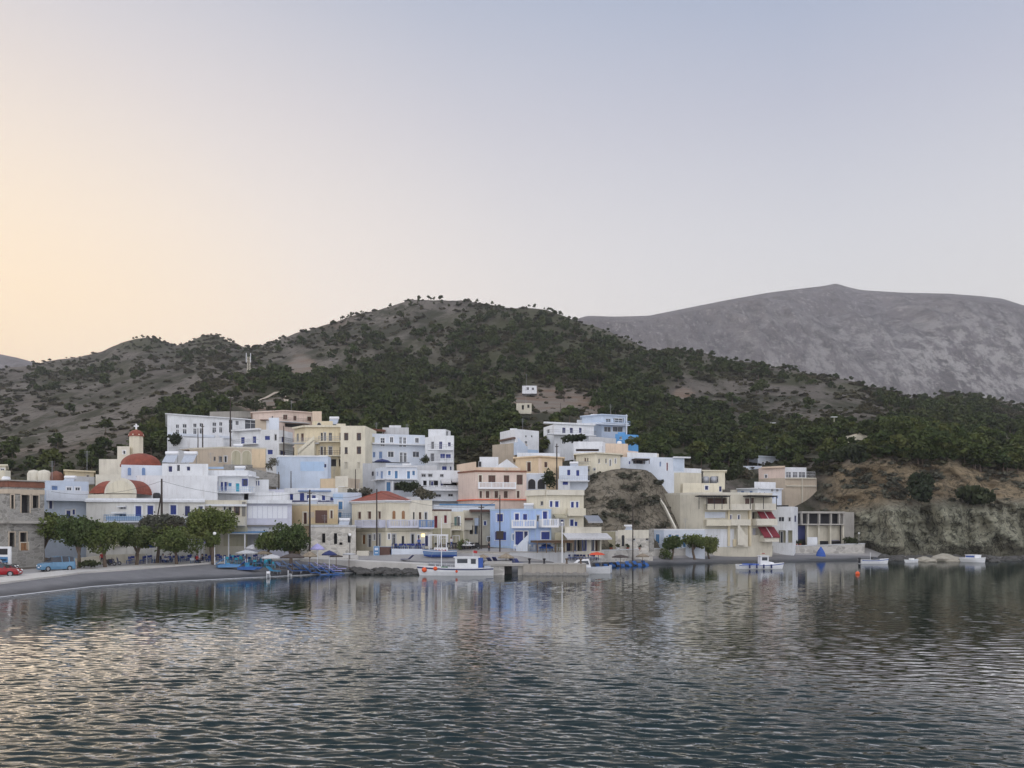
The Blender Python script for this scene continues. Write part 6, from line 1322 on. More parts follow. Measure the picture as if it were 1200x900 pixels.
van = [(-2.12, .78, None, .6), (-1.9, .90, None, .6), (-1.15, 1.02, None, .6), (-.45, 1.05, 1.60, .62), (.4, 1.05, 1.70, .66), (1.3, 1.06, 1.68, .66), (1.95, 1.08, 1.55, .62), (2.1, .95, None, .6)]
hatch = [(-1.9, .66, None, .55), (-1.7, .78, None, .55), (-.85, .92, None, .55), (-.15, .95, 1.42, .55), (.5, .95, 1.46, .57), (1.2, .96, 1.38, .55), (1.8, .98, None, .52), (1.88, .8, None, .5)]
x_, d_ = 66, 93.5; c = car('parked_car', 'light blue metallic minivan parked on the shore road', gl(x_, d_), R(50), 'carblue', 4.25, 1.75, 1.7, van); c.scale = (.88, .9, 1.02)
car('parked_car', 'red hatchback parked at the left edge of the road', gl(0, 84.5), R(195), 'carred', 3.85, 1.65, 1.45, hatch)
car('parked_car', 'black car half hidden behind the red hatchback', gl(-3, 90.5), R(200), 'cardark', 4.0, 1.7, 1.5, hatch)

# ------------------------------------------------------------------ poles, lamps, wires
def pole(label, x, yt, yb, D, cross=0, r0=.14, strut=False, mat='woodpole', name='utility_pole'):
    a, b = at(x, yb, D), at(x, yt, D); r = empty(name, a); tag(r, label, 'pole', 'power poles'); mb = MB(); mb.tube(a - Vector((0, 0, 1.5)), b, r0, r0 * .65, mat, 9); obj('shaft', mb, r, a)
    if cross:
        mb = MB(); mb.box(b.x - cross, b.y - .06, b.z - .55, b.x + cross, b.y + .06, b.z - .43, mat); 
        for q in (-.85, -.3, .3, .85): mb.tube((b.x + q * cross, b.y, b.z - .43), (b.x + q * cross, b.y, b.z - .25), .05, .04, 'whitegrey', 6)
        obj('crossarm', mb, r, a)
    if strut: mb = MB(); mb.tube(a + Vector((-.95, .2, -1)), b - Vector((0, 0, 1.8)), .11, .08, mat, 8); obj('strut', mb, r, a)
    return b
t1 = pole('dark pole braced by a slanting strut in front of the white terrace', 189.5, 561, 612, 109.5, .0, .17, True)
t2 = pole('tall dark power pole rising from the ochre house garden', 363, 574, 655, 116, .35, .16)
t3 = pole('tall dark power pole before the red roofed house', 441.5, 573, 647, 119.8, .0, .14)
t4 = pole('dark power pole beside the narrow cream houses', 564, 591, 645, 121.6, .45, .13)
t5 = pole('dark pole in front of the pale blue house with a box halfway', 585.8, 580, 648, 121, .0, .12)
mb = MB(); p = at(585.8, 627, 120.7); mb.box(p.x - .55, p.y - .3, p.z - .6, p.x + .55, p.y - .12, p.z + .6, 'woodpole'); tag(obj('pole_box', mb, None, p), 'dark transformer box fixed on the pole at the blue house', 'box')
pole('short dark pole left of the cream house pole', 561.4, 604, 640, 122.5, 0, .1)
pole('slim dark pole before the low stone ruin', 741.6, 594, 648, 137, 0, .12)
pole('tall dark pole standing before the white school', 270, 464, 523, 166, .5, .16); pole('dark pole left of the school entrance stair', 237.5, 497, 527, 160, .3, .15); pole('short dark pole at the school wall', 232, 502, 523, 165, 0, .12)
pole('dark pole by the white cubic house with navy shutters', 332.5, 499, 536, 158, 0, .14); pole('dark slim pole above the pale blue wall at the terrace', 326.5, 553, 581, 131, 0, .1); pole('dark pole next to the grey stone terrace', 341, 552, 571, 136, 0, .1)
pole('dark pole beside the bush in the middle of the village', 652.5, 520, 575, 141.5, .3, .15); pole('thin pole on the bare knoll above the village', 661, 437, 466, 300, 0, .14); pole('short pole on the tan terrace below the yellow block', 416.5, 550, 570, 133, 0, .1)
pole('thin pole on the slope path by the stone hut', 657, 472, 488, 262, 0, .1)
def wire(label, a, b, sag=.6):
    mb = MB(); pts = [a.lerp(b, i / 14) - Vector((0, 0, sag * 4 * (i / 14) * (1 - i / 14))) for i in range(15)]
    for p, q in zip(pts, pts[1:]): mb.tube(p, q, .018, .018, 'black', 4, False)
    tag(obj('power_cable', mb, None, a), label, 'cable')
dz = Vector((0, 0, -.3))
wire('power cable sagging between the braced pole and the tall garden pole', t1 + dz, t2 + dz, 1.2); wire('power cable from the braced pole over the church front', t1 + dz, at(60, 576, 112), 1.0); wire('power cable between the garden pole and the red roofed house pole', t2 + dz, t3 + dz, .9)
wire('power cable crossing from the red roofed house to the cream pole', t3 + dz, t4 + dz, 1.0); wire('short power cable between the two poles at the blue house', t4 + dz, t5 + dz, .4)
def lamp(label, x, yt, yb, D, mat='greymetal', globe=.24, name='street_lamp'):
    a, b = at(x, yb, D), at(x, yt, D); r = empty(name, a); tag(r, label, 'street lamp', 'street lamps'); mb = MB(); mb.tube(a - Vector((0, 0, .5)), a + Vector((0, 0, .5)), .09, .09, mat, 8); mb.tube(a + Vector((0, 0, .5)), b, .05, .04, mat, 8); obj('post', mb, r, a)
    mb = MB(); mb.ball(b + Vector((0, 0, globe)), globe, 'lampglobe', 12); obj('lamp_globe', mb, r, a, True)
lamp('white globe street lamp beside the tallest shore tree', 251.5, 627.5, 657.5, 106.5, 'whitepaint'); lamp('white globe lamp post left of the lilac parasol', 233.5, 629, 653, 110, 'whitepaint', .2); lamp('dark globe lamp post on the beach before the stone ruin', 410, 628.5, 661, 116, 'dark', .22)
lamp('globe lamp at the right end of the sea wall', 1006.5, 626, 642, 170.5, 'greymetal', .2)
for i, (x, yt, yb) in enumerate([(905.5, 496, 514), (977.5, 489, 510)]):
    D, Z = ground_px(x, yb); a = Vector((*wp(x, D), Z)); b = at(x, yt, D); r = empty('street_light', a); tag(r, ['pale street light among the pines left of the clifftop house', 'tall street light with a broad head behind the clifftop house'][i], 'street lamp', 'street lamps'); mb = MB(); mb.tube(a, b, .13, .09, 'cream_dull', 8); obj('post', mb, r, a); mb = MB(); mb.box(b.x - 1.0, b.y - .25, b.z, b.x + 1.0, b.y + .25, b.z + .18, 'whitepaint'); obj('lamp_head', mb, r, a)
for i, (x, yt, yb) in enumerate([(1024, 497, 511), (957, 499, 512), (868, 503, 516)]):
    D, Z = ground_px(x, yb); pole(['thin pole right of the clifftop house', 'thin pole left of the clifftop house', 'thin pole in the pines above the white hillside house'][i], x, yt, yb, D, .4, .1)
# telecom tower on the left hill
D, Z = ground_px(291.5, 446); a = Vector((*wp(291.5, D), Z)); k = D / F; r = empty('antenna_tower', a); tag(r, 'slim white lattice antenna tower on the hill above the school', 'antenna tower')
mb = MB(); hh = (446 - 417) * k; w = 1.5 * k
for s0 in (-1, 1):
    for s1 in (-1, 1): mb.tube(a + Vector((s0 * w, s1 * w, -.5)), a + Vector((s0 * w * .8, s1 * w * .8, hh * .86)), .12, .10, 'cream_dull', 6)
for i in range(7):
    z0, z1 = hh * .86 * i / 7, hh * .86 * (i + 1) / 7; q = w * .95
    for s_ in (-1, 1): mb.tube(a + Vector((-q, s_ * q, z0)), a + Vector((q, s_ * q, z1)), .055, .055, 'cream_dull', 4); mb.tube(a + Vector((s_ * q, -q, z0)), a + Vector((s_ * q, q, z1)), .055, .055, 'cream_dull', 4)
obj('lattice', mb, r, a); mb = MB()
for s0 in (-1, 1): mb.box(a.x + s0 * w * 1.7 - .12, a.y - w, a.z + hh * .62, a.x + s0 * w * 1.7 + .12, a.y - w + .3, a.z + hh, 'whiteboard')
obj('antenna_panel', mb, r, a)
# ------------------------------------------------------------------ beach and taverna things
def parasol(label, x, yt, yb, D, rpx, mat, group, flat=.22, name='beach_umbrella', pole_mat='timber'):
    a = Vector((*wp(x, D), ground(x, D))); a.z = max(a.z, zpx(yb, D)) if yb else a.z; b = at(x, yt, D); rr = rpx * D / F; r = empty(name, a); tag(r, label, 'umbrella', group)
    mb = MB(); mb.tube(a - Vector((0, 0, .3)), b, .045, .04, pole_mat, 7); obj('pole', mb, r, a)
    mb = MB(); h_ = rr * flat * 2; mb.lathe([(rr * .98, -h_ - .14), (rr, -h_), (rr * .55, -h_ * .42), (.02, .02)], mat, 12, b); mb.lathe([(.02, -.03), (rr * .54, -h_ * .42 - .04), (rr * .97, -h_ - .1)], mat, 12, b); obj('canopy', mb, r, a)
g1 = 'thatched umbrellas on the left beach'
parasol('pale flat canvas umbrella beside the blue pedal boats', 289, 644.5, None, 108, 13, 'canvas', g1, .12)
parasol('tan thatched umbrella half hidden behind the pale one', 309, 645.5, None, 110, 10, 'thatch', g1, .14)
parasol('wide pale thatched umbrella over the cyan lounger', 318.5, 649.5, None, 106, 12, 'canvas', g1, .16)
parasol('dark brown thatched umbrella in front of the dense round tree', 342.5, 648.5, None, 106.5, 14.5, 'darkthatch', g1, .14)
parasol('greenish thatched umbrella right of the dark brown one', 363, 646, None, 108, 9, 'thatch', g1, .3)
parasol('lilac round parasol in front of the ochre house', 372, 637, None, 112, 8.5, 'lilac', g1, .35, pole_mat='whitepaint')
parasol('small dark flat umbrella by the stone ruin', 394, 650, None, 112, 8, 'darkthatch', g1, .1)
parasol('flat grey umbrella beside the dark lamp post', 409, 648, None, 113, 7.5, 'whitegrey', g1, .06)
parasol('lilac parasol over the cafe tables near the globe lamp', 237, 631.5, None, 110, 7.5, 'lilac', g1, .25, pole_mat='whitepaint')
g2 = 'thatched umbrellas on the middle and right beach'
parasol('straw umbrella on the shore left of the blue house stair', 593, 648.5, None, 117.5, 9.5, 'thatch', g2, .24)
parasol('straw umbrella near the beached boat and dark loungers', 566, 649.5, None, 117, 8, 'thatch', g2, .24)
parasol('dark thatched umbrella over the blue loungers by the motor boat', 727, 650, None, 131, 10, 'darkthatch', g2, .12)
parasol('straw umbrella at the right end of the blue loungers', 753, 648.5, None, 137, 8, 'thatch', g2, .2)
def lounger_mesh(mat):
    mb = MB(); mb.hexa([(-.32, -.9, .28), (.32, -.9, .28), (.32, .35, .32), (-.32, .35, .32), (-.32, -.9, .36), (.32, -.9, .36), (.32, .35, .40), (-.32, .35, .40)], mat)
    mb.hexa([(-.32, .36, .33), (.32, .36, .33), (.32, .98, .85), (-.32, .98, .85), (-.32, .33, .40), (.32, .33, .40), (.32, .93, .92), (-.32, .93, .92)], mat)
    for x in (-.28, .28):
        for y in (-.8, .3): mb.tube((x, y, -.1), (x, y, .3), .03, .03, 'greymetal', 5)
    return mb
def lounger(label, group, spots, mat, rz=0.):
    first = None
    for i, (x, D, a) in enumerate(spots):
        if first is None: first = o = obj('sun_lounger', lounger_mesh(mat))
        else: o = first.copy(); COL.objects.link(o)
        o.location = (*wp(x, D), ground(x, D)); o.rotation_euler = (0, 0, a); tag(o, label, 'sun lounger', group)
lounger('dark blue sun lounger in the row by the lilac parasol', 'blue loungers on the left beach', [(345 + i * 5.6, 106.8 + .5 * (i % 3) + (2.2 if i % 2 else 0), 1.9 + .2 * math.sin(i * 2.1)) for i in range(10)], 'loungeblue')
lounger('blue sun lounger in the double row near the motor boat', 'blue loungers on the right beach', [(702 + i * 4.9, 129.5 + (i % 2) * 2.2 + i * .45, .3 + .2 * math.sin(i * 1.7)) for i in range(13)], 'loungeblue')
lounger('navy sun lounger under the straw umbrellas in the middle', 'navy loungers in the middle', [(576, 116.8, 2.6), (582, 117.3, 2.7), (602, 117.4, .5), (608, 117.6, .6)], 'navy')
lounger('cyan sun lounger alone under the wide pale umbrella', None, [(321, 105.2, 1.2)], 'cyan')
lounger('dark sun lounger standing alone above the rocky shore', None, [(477, 116.6, -1.9)], 'navy')
# pedal boats
def pedalo(label, x, D, a, mat):
    r = empty('pedal_boat', (*wp(x, D), ground(x, D) + .2), a); r.scale = (.85,) * 3; tag(r, label, 'pedal boat', 'pedal boats on the beach')
    for s_ in (-1, 1): mb = MB(); mb.hexa([(-1.7, s_ * .55 - .25, 0), (1.2, s_ * .55 - .25, 0), (1.2, s_ * .55 + .25, 0), (-1.7, s_ * .55 + .25, 0), (-1.7, s_ * .55 - .22, .38), (1.9, s_ * .55 - .12, .42), (1.9, s_ * .55 + .12, .42), (-1.7, s_ * .55 + .22, .38)], mat); obj('float', mb, r)
    mb = MB(); mb.box(-1.3, -.5, .40, .8, .5, .48, mat); obj('deck', mb, r)
    for s_ in (-.28, .28): mb = MB(); mb.box(-.4, s_ - .2, .48, .1, s_ + .2, .62, 'cyan'); mb.box(-.5, s_ - .2, .48, -.4, s_ + .2, 1.1, 'cyan'); obj('seat', mb, r)
    mb = MB(); mb.hexa([(-.6, -.25, 1.35), (-.6, .25, 1.35), (-1.9, .25, .5), (-1.9, -.25, .5), (-.6, -.25, 1.43), (-.6, .25, 1.43), (-1.9, .25, .58), (-1.9, -.25, .58)][::1], mat)
    for s_ in (-.25, .25): mb.tube((-.6, s_, .4), (-.6, s_, 1.7), .035, .035, 'whitepaint', 5)
    obj('slide', mb, r)
pedalo('blue pedal boat with a slide, drawn up left of the canvas umbrella', 268, 105, .5, 'ltblue'); pedalo('blue pedal boat under the pale canvas umbrella', 293, 105, -.25, 'loungeblue')
def chair_mesh(mat, seat):
    mb = MB(); mb.box(-.22, -.22, .42, .22, .22, .47, seat); mb.box(-.22, .19, .62, .22, .22, .92, mat)
    for x in (-.2, .2):
        mb.box(x - .02, -.22, 0, x + .02, -.18, .42, mat); mb.box(x - .02, .18, 0, x + .02, .22, .95, mat)
    return mb
def chairs(label, group, spots, mat, seat, cat='chair', name='taverna_chair'):
    f = None
    for x, D, z, a in spots:
        if f is None: f = o = obj(name, chair_mesh(mat, seat))
        else: o = f.copy(); COL.objects.link(o)
        o.location = (*wp(x, D), z if z is not None else ground(x, D)); o.rotation_euler = (0, 0, a); tag(o, label, cat, group)
def table_(label, x, D, z, mat='whitepaint', cloth=None):
    z = ground(x, D) if z is None else z
    p = Vector((*wp(x, D), z)); r = empty('taverna_table', p); tag(r, label, 'table', 'taverna tables'); mb = MB(); mb.box(p.x - .42, p.y - .42, p.z + .70, p.x + .42, p.y + .42, p.z + .75, mat); obj('tabletop', mb, r, p)
    for sx in (-.36, .36):
        for sy in (-.36, .36): mb = MB(); mb.box(p.x + sx - .03, p.y + sy - .03, p.z, p.x + sx + .03, p.y + sy + .03, p.z + .70, mat); obj('leg', mb, r, p)
    if cloth:
        mb = MB(); mb.box(p.x - .45, p.y - .45, p.z + .752, p.x + .45, p.y + .45, p.z + .765, cloth)
        for q in ((-.45, -.45, .45, -.44), (-.45, .44, .45, .45)): mb.box(p.x + q[0], p.y + q[1], p.z + .45, p.x + q[2], p.y + q[3], p.z + .752, cloth)
        o = obj('tablecloth', mb, None, p); tag(o, label.replace('table', 'cloth on the table', 1), 'tablecloth', 'taverna tablecloths')
rr = np.random.default_rng(5)
zt_ = lambda x, D: ground(x, D)
chairs('blue taverna chair on the cafe terrace under the red tiled roof', 'blue chairs of the tiled cafe', [(458 + i * 2.9, 120.6 + (i % 3) * .45, zt_(480, 121.5) + .05, rr.random() * 6.28) for i in range(14)], 'blue', 'ltblue')
chairs('blue chair among the taverna tables under the left shore trees', 'blue chairs under the shore trees', [(150 + i * 3.1 + rr.normal() * 1.2, 106.5 + (i % 5) * .9 + i * .07, None, rr.random() * 6.28) for i in range(52)], 'blue', 'loungeblue')
chairs('white chair on the terrace below the pale blue house', 'white chairs below the blue house', [(604 + i * 3.6, 121.6 + (i % 2) * .6, zt_(620, 123.4), rr.random() * 6.28) for i in range(16)], 'whitepaint', 'whitepaint')
chairs('navy chair under the grey awning of the pale yellow house', 'navy chairs under the awning', [(667 + i * 3., 122.6 + (i % 3) * .5, zt_(680, 128) + .35, rr.random() * 6.28) for i in range(12)], 'navy', 'bluecloth')
chairs('dark chair on the crowded terrace before the narrow cream houses', 'dark chairs at the cream houses', [(512 + i * 3.4, 121 + (i % 3) * .6, zt_(530, 121.5), rr.random() * 6.28) for i in range(15)], 'dark', 'navy')
chairs('small white plastic chair near the waterline', 'white chairs near the waterline', [(314.5, 101.5, None, .4), (339.5, 103.8, None, 2.1)], 'whitepaint', 'whitepaint')
for i, (x, D, lab, cl) in enumerate([(183, 110, 'taverna table under the round shore tree', 'whitecloth'), (196, 107.5, 'white clothed table by the pale tree trunk', 'whitecloth'), (214, 110.5, 'taverna table behind the lamp post left', None), (228, 106.8, 'cafe table where the guest in red sits', 'softblue'), (262, 110, 'taverna table before the white cafe posts', None), (285, 112, 'taverna table under the blue canopy end', None)]): table_(lab, x, D, None, 'ltblue', cl)
for i, (x, lab) in enumerate([(466, 'cafe table behind the left end of the pale low wall'), (478, 'cafe table behind the middle of the pale low wall'), (490, 'cafe table behind the right end of the pale low wall')]): table_(lab, x, 121.2, zt_(480, 121.5) + .05, 'blue')
for i, (x, lab) in enumerate([(612, 'terrace table by the blue stair foot'), (629, 'terrace table in the middle below the blue house'), (646, 'terrace table under the dark pergola')]): table_(lab, x, 122.2, zt_(620, 123.4), 'whitepaint')
for i, (x, lab) in enumerate([(519, 'terrace table left of the white banner end'), (536, 'terrace table beside the palm like shrub'), (553, 'terrace table left of the dark cream house pole')]): table_(lab, x, 121.8, zt_(530, 121.5), 'timber')
chairs('teal chair by the tables between the white cafe posts and the dense tree', 'teal chairs by the cafe posts', [(266 + i * 3.6 + rr.normal(), 108.5 + (i % 3) * 1.1, None, rr.random() * 6.28) for i in range(16)], 'turq', 'dustyblue')
lounger('blue grey sun lounger in the crowded second row under the thatched umbrellas', 'blue grey loungers on the left beach', [(300 + i * 7.8, 109.2 + (i % 2) * 1.6, 1.6 + .3 * math.sin(i * 1.3)) for i in range(13)], 'dustyblue', 0)
lounger('violet sun lounger among the blue ones in front of the stone ruin', 'violet loungers on the left beach', [(372 + i * 5.2, 110.5 + (i % 2) * 1.2, 1.9) for i in range(6)], 'lilac', 0)
# frames and canopies that stand free
def frame_pergola(label, x0, x1, D, D2, yt, yb, mat, cloth=None, name='cafe_pergola'):
    a, b = at(x0, yb, D), at(x1, yb, D); zt1 = zpx(yt, D); r = empty(name, (a + b) / 2); o = r.location.copy(); tag(r, label, 'pergola', 'shore pergolas'); n = max(2, int((b.x - a.x) / 2.2))
    for yy in (D, D2):
        for i in range(n + 1): X = a.x + (b.x - a.x) * i / n; mb = MB(); mb.box(X - .07, yy - .07, a.z - .6, X + .07, yy + .07, zt1, mat); obj('post', mb, r, o)
        mb = MB(); mb.box(a.x - .1, yy - .072, zt1 + .003, b.x + .1, yy + .072, zt1 + .16, mat); obj('beam', mb, r, o)
    if cloth: mb = MB(); mb.hexa([(a.x, D - .3, zt1 + .17), (b.x, D - .3, zt1 + .17), (b.x, D2, zt1 + .45), (a.x, D2, zt1 + .45), (a.x, D - .3, zt1 + .21), (b.x, D - .3, zt1 + .21), (b.x, D2, zt1 + .49), (a.x, D2, zt1 + .49)], cloth); obj('canopy', mb, r, o)
parasol('faded blue parasol over the tables under the low flat tree', 172, 636, None, 105, 9, 'bluecloth', g1, .25, pole_mat='whitepaint')
parasol('white parasol between the cafe posts and the bushy tree', 296, 638, None, 111, 9, 'canvas', g1, .25, pole_mat='whitepaint')
parasol('navy parasol on the beach right of the lilac one', 386, 645, None, 109.5, 9, 'navy', g1, .25, pole_mat='whitepaint')
parasol('blue parasol over the white terrace chairs below the blue house', 640, 637, 648, 121.8, 9, 'bluecloth', g2, .25, pole_mat='whitepaint')
parasol('white parasol on the crowded terrace beside the cream houses', 548, 634, None, 121.6, 9, 'canvas', g2, .25, pole_mat='whitepaint')
frame_pergola('white post cafe pergola with a blue canopy before the veranda house', 268, 306, 112, 116.5, 626, 650, 'whitepaint', 'ltblue')
frame_pergola('white open pergola frame on the terrace by the cream houses', 503, 523, 120.6, 123.2, 627.5, 646, 'whitepaint')
def board(name, label, x0, y0, x1, y1, D, mat, frame, strokes=()):
    a, b = at(x0, y1, D), at(x1, y0, D); r = empty(name, Vector(((a.x + b.x) / 2, D, a.z))); o = r.location.copy(); tag(r, label, 'sign'); mb = MB(); mb.box(a.x, D, a.z, b.x, D + .06, b.z, mat); pn = obj('panel', mb, r, o)
    mb = MB()
    for q in ((a.x - .06, a.z - .06, a.x, b.z + .06), (b.x, a.z - .06, b.x + .06, b.z + .06), (a.x, b.z, b.x, b.z + .06), (a.x, a.z - .06, b.x, a.z)): mb.box(q[0], D - .02, q[1], q[2], D + .08, q[3], frame)
    for X in (a.x + .1, b.x - .1): mb.tube((X, D + .1, a.z - 1.2), (X, D + .1, a.z + .3), .04, .04, frame, 6)
    obj('sign_frame', mb, r, o)
    for k, (u0, v0, u1, v1, m) in enumerate(strokes):
        mb = MB(); W_, H_ = b.x - a.x, b.z - a.z; mb.box(a.x + u0 * W_, D - .012, a.z + v0 * H_, a.x + u1 * W_, D - .002, a.z + v1 * H_, m); obj('lettering', mb, pn, o)
board('taverna_banner', 'white banner with blurred red and blue lettering on the terrace edge', 509, 642, 524.5, 648.6, 119.2, 'whitepaint', 'whitepaint', [(.10, .45, .16, .8, 'redpaint'), (.18, .40, .30, .55, 'redpaint'), (.33, .42, .38, .78, 'redpaint'), (.42, .40, .52, .56, 'redpaint'), (.56, .42, .60, .8, 'redpaint'), (.64, .42, .74, .56, 'redpaint'), (.78, .42, .88, .7, 'redpaint'), (.08, .12, .9, .2, 'blue')])
board('notice_board', 'bright blue board beside the cafe door at the pole', 438.3, 640.4, 444, 650.3, 119.3, 'ltblue', 'skyblue', [(.15, .55, .85, .85, 'softblue'), (.2, .2, .8, .3, 'whitepaint')])
board('notice_board', 'dark wine coloured screen right of the bright blue board', 444.8, 641, 458.5, 650.5, 119.6, 'brown', 'dustyblue')
board('roadside_board', 'white framed board with a blue panel at the left picture edge', -4, 641, 12.5, 661, 92.5, 'whitepaint', 'whitepaint', [(.02, .08, .80, .42, 'ltblue'), (.05, .55, .78, .9, 'dark'), (.06, .2, .7, .28, 'whitepaint')])
mb = MB(); p = at(962, 652, 162.6); mb.lathe([(1.0, 0), (.75, .9), (.12, 1.9), (.01, 2.0)], 'bluecloth', 9, p); tag(obj('beach_tent', mb, None, p), 'dark blue peaked beach tent against the sea wall', 'tent')
# plant pots
def pot(label, x, y, D, kind, i, group):
    p = at(x, y, D); r = empty('plant_pot', p); tag(r, label, 'plant pot', group); mb = MB(); mb.lathe([(.16, 0), (.26, .42), (.29, .42), (.29, .5), (.01, .46)], 'terrapot' if i % 3 else 'whitepaint', 12, p); obj('pot', mb, r, p)
    q = np.random.default_rng(i); C = crown_points([(0, 0, .85, .36, .36, .34), (.1, 0, .7, .3, .3, .25)], 90, q, .2); Q = quads_mesh(C, .12, q); me = np_mesh('plant', Q.reshape(-1, 3), np.arange(360).reshape(-1, 4), [kind], False, None, False); set_var(me, q.random(90)); c = bpy.data.objects.new('plant', me); COL.objects.link(c); c.parent = r
foliage('redflowers', (.16, .02, .025), (.34, .05, .05), (.06, .06, .03))
for i in range(15):
    pot('potted plant in the row on top of the sea wall', 876 + i * 4.4, 640, 163.9 + i * .12, 'redflowers' if i in (0, 1, 2, 6, 7) else 'darkbush', i, 'pots along the sea wall')
for i, x in enumerate((716, 724, 735.5, 749)): pot('dark potted shrub in the row before the low stone ruin', x, 645, 136.5 + i * 1.3, 'darkbush', 20 + i, 'pots before the ruin')
# motor scooters under the trees
def scooter(label, x, D, a, mat):
    r = empty('motor_scooter', (*wp(x, D), ground(x, D)), a); tag(r, label, 'scooter', 'scooters under the trees')
    for xx in (-.55, .6): mb = MB(); mb.tube((xx, -.05, .24), (xx, .05, .24), .24, .24, 'rubber', 14); w_ = obj('wheel', mb, r); mb = MB(); mb.tube((xx, -.055, .24), (xx, .055, .24), .13, .13, 'greymetal', 10); obj('rim', mb, w_)
    mb = MB(); mb.hexa([(-.75, -.12, .35), (.1, -.14, .25), (.1, .14, .25), (-.75, .12, .35), (-.8, -.1, .72), (-.05, -.13, .70), (-.05, .13, .70), (-.8, .1, .72)], mat); mb.box(.1, -.15, .25, .45, .15, .33, mat); mb.hexa([(.38, -.17, .3), (.48, -.17, .3), (.48, .17, .3), (.38, .17, .3), (.26, -.14, .95), (.36, -.14, .95), (.36, .14, .95), (.26, .14, .95)], mat); obj('body', mb, r)
    mb = MB(); mb.box(-.75, -.13, .721, -.05, .13, .80, 'rubber'); obj('seat', mb, r); mb = MB(); mb.tube((.6, 0, .24), (.3, 0, 1.05), .03, .03, 'greymetal', 6); mb.tube((.27, -.32, 1.05), (.27, .32, 1.05), .022, .022, 'rubber', 6); obj('handlebar', mb, r)
scooter('dark scooter under the trees right of the minivan', 128, 103, .4, 'cardark'); scooter('navy scooter leaning behind the dark one', 134, 104.2, .6, 'navy'); scooter('black scooter on the terrace beside the cream house pole', 557, 121.2, 2.6, 'cardark')

# ------------------------------------------------------------------ people
def person(label, x, D, a, pose='sit', shirt='whitecloth', legs='darkcloth', z=None, group='people at the shore'):
    sit = pose == 'sit'; hz = .50 if sit else .93; dz_ = hz - .93
    J = {'pelvis': ((0, .02, hz), .135), 'waist': ((0, .0, hz + .17), .125), 'chest': ((0, .02, hz + .38), .15), 'neck': ((0, .0, hz + .55), .055), 'head0': ((0, -.02, hz + .64), .075), 'head1': ((0, -.02, hz + .74), .095), 'head2': ((0, -.01, hz + .80), .075)}
    E = [('pelvis', 'waist'), ('waist', 'chest'), ('chest', 'neck'), ('neck', 'head0'), ('head0', 'head1'), ('head1', 'head2')]
    J['nose'] = ((0, -.115, hz + .70), .018); E.append(('head1', 'nose'))
    for s_, n in ((-1, 'l'), (1, 'r')):
        J['sh' + n] = ((s_ * .18, .02, hz + .47), .065)
        if sit: el, wr, hd = (s_ * .25, -.05, hz + .20), (s_ * .17, -.28, hz + .22), (s_ * .14, -.37, hz + .23)
        else: el, wr, hd = (s_ * .25, .03, hz + .19), (s_ * .26, -.06, hz - .05), (s_ * .26, -.09, hz - .13)
        J['el' + n] = (el, .045); J['wr' + n] = (wr, .03); J['hd' + n] = (hd, .034); E += [('chest', 'sh' + n), ('sh' + n, 'el' + n), ('el' + n, 'wr' + n), ('wr' + n, 'hd' + n)]
        d = (Vector(hd) - Vector(wr)).normalized(); side = Vector((1, 0, 0)) if sit else Vector((0, 1, 0))
        for f in range(5):
            o_ = side * (f - 1.5) * .020; L_ = (.055, .075, .08, .07, .05)[f]; tip = Vector(hd) + d * L_ + o_ * 1.4 + Vector((0, 0, -.012 if sit else 0))
            if f == 4: tip = Vector(hd) - side * .05 + d * .015
            J[f'f{n}{f}'] = (tuple(tip), .009); E.append(('hd' + n, f'f{n}{f}'))
        if sit: kn, an, to = (s_ * .13, -.42, .50), (s_ * .14, -.40, .09), (s_ * .15, -.55, .05)
        else: kn, an, to = (s_ * .11, -.02 - .05 * s_, .49), (s_ * .12, .03 - .06 * s_, .09), (s_ * .14, -.13 - .06 * s_, .04)
        J['hp' + n] = ((s_ * .10, .02, hz - .03), .095); J['kn' + n] = (kn, .062); J['an' + n] = (an, .042); J['to' + n] = (to, .035); E += [('pelvis', 'hp' + n), ('hp' + n, 'kn' + n), ('kn' + n, 'an' + n), ('an' + n, 'to' + n)]
    names = list(J); me = bpy.data.meshes.new('person'); me.from_pydata([J[k][0] for k in names], [(names.index(p), names.index(q)) for p, q in E], []); tmp = bpy.data.objects.new('person_tmp', me); COL.objects.link(tmp)
    tmp.modifiers.new('s', 'SKIN'); sk = me.skin_vertices[0].data
    for i, k in enumerate(names): sk[i].radius = (J[k][1],) * 2; sk[i].use_root = k == 'pelvis'
    sub = tmp.modifiers.new('u', 'SUBSURF'); sub.levels = sub.render_levels = 1
    bpy.context.view_layer.update(); ev = tmp.evaluated_get(bpy.context.evaluated_depsgraph_get()); m2 = bpy.data.meshes.new_from_object(ev); bpy.data.objects.remove(tmp); bpy.data.meshes.remove(me)
    m2.name = 'person'; m2.materials.clear()
    for q in (shirt, legs, 'skin', 'dark'): m2.materials.append(MATS[q])
    for p in m2.polygons:
        c = p.center; far_arm = (abs(c.x) > .13 and (c.y < -.14 if sit else c.z < hz + .12) and c.z > (hz + .10 if sit else hz - .35) and (sit or abs(c.x) > .2))
        if c.z > hz + .52 or far_arm: k = 2
        elif c.z > hz + .07 and not (sit and c.y < -.3): k = 0
        elif c.z < .075: k = 3
        else: k = 1
        p.material_index = k; p.use_smooth = True
    o = bpy.data.objects.new('person', m2); COL.objects.link(o); o.location = (*wp(x, D), ground(x, D) if z is None else z); o.rotation_euler = (0, 0, a); tag(o, label, 'person', group)
    mb = MB(); mb.lathe([(.102, -.06), (.112, .0), (.10, .06), (.055, .105), (.01, .115)], 'hair', 12, (0, .012, hz + .745)); obj('hair', mb, o, smooth=True)
    return o
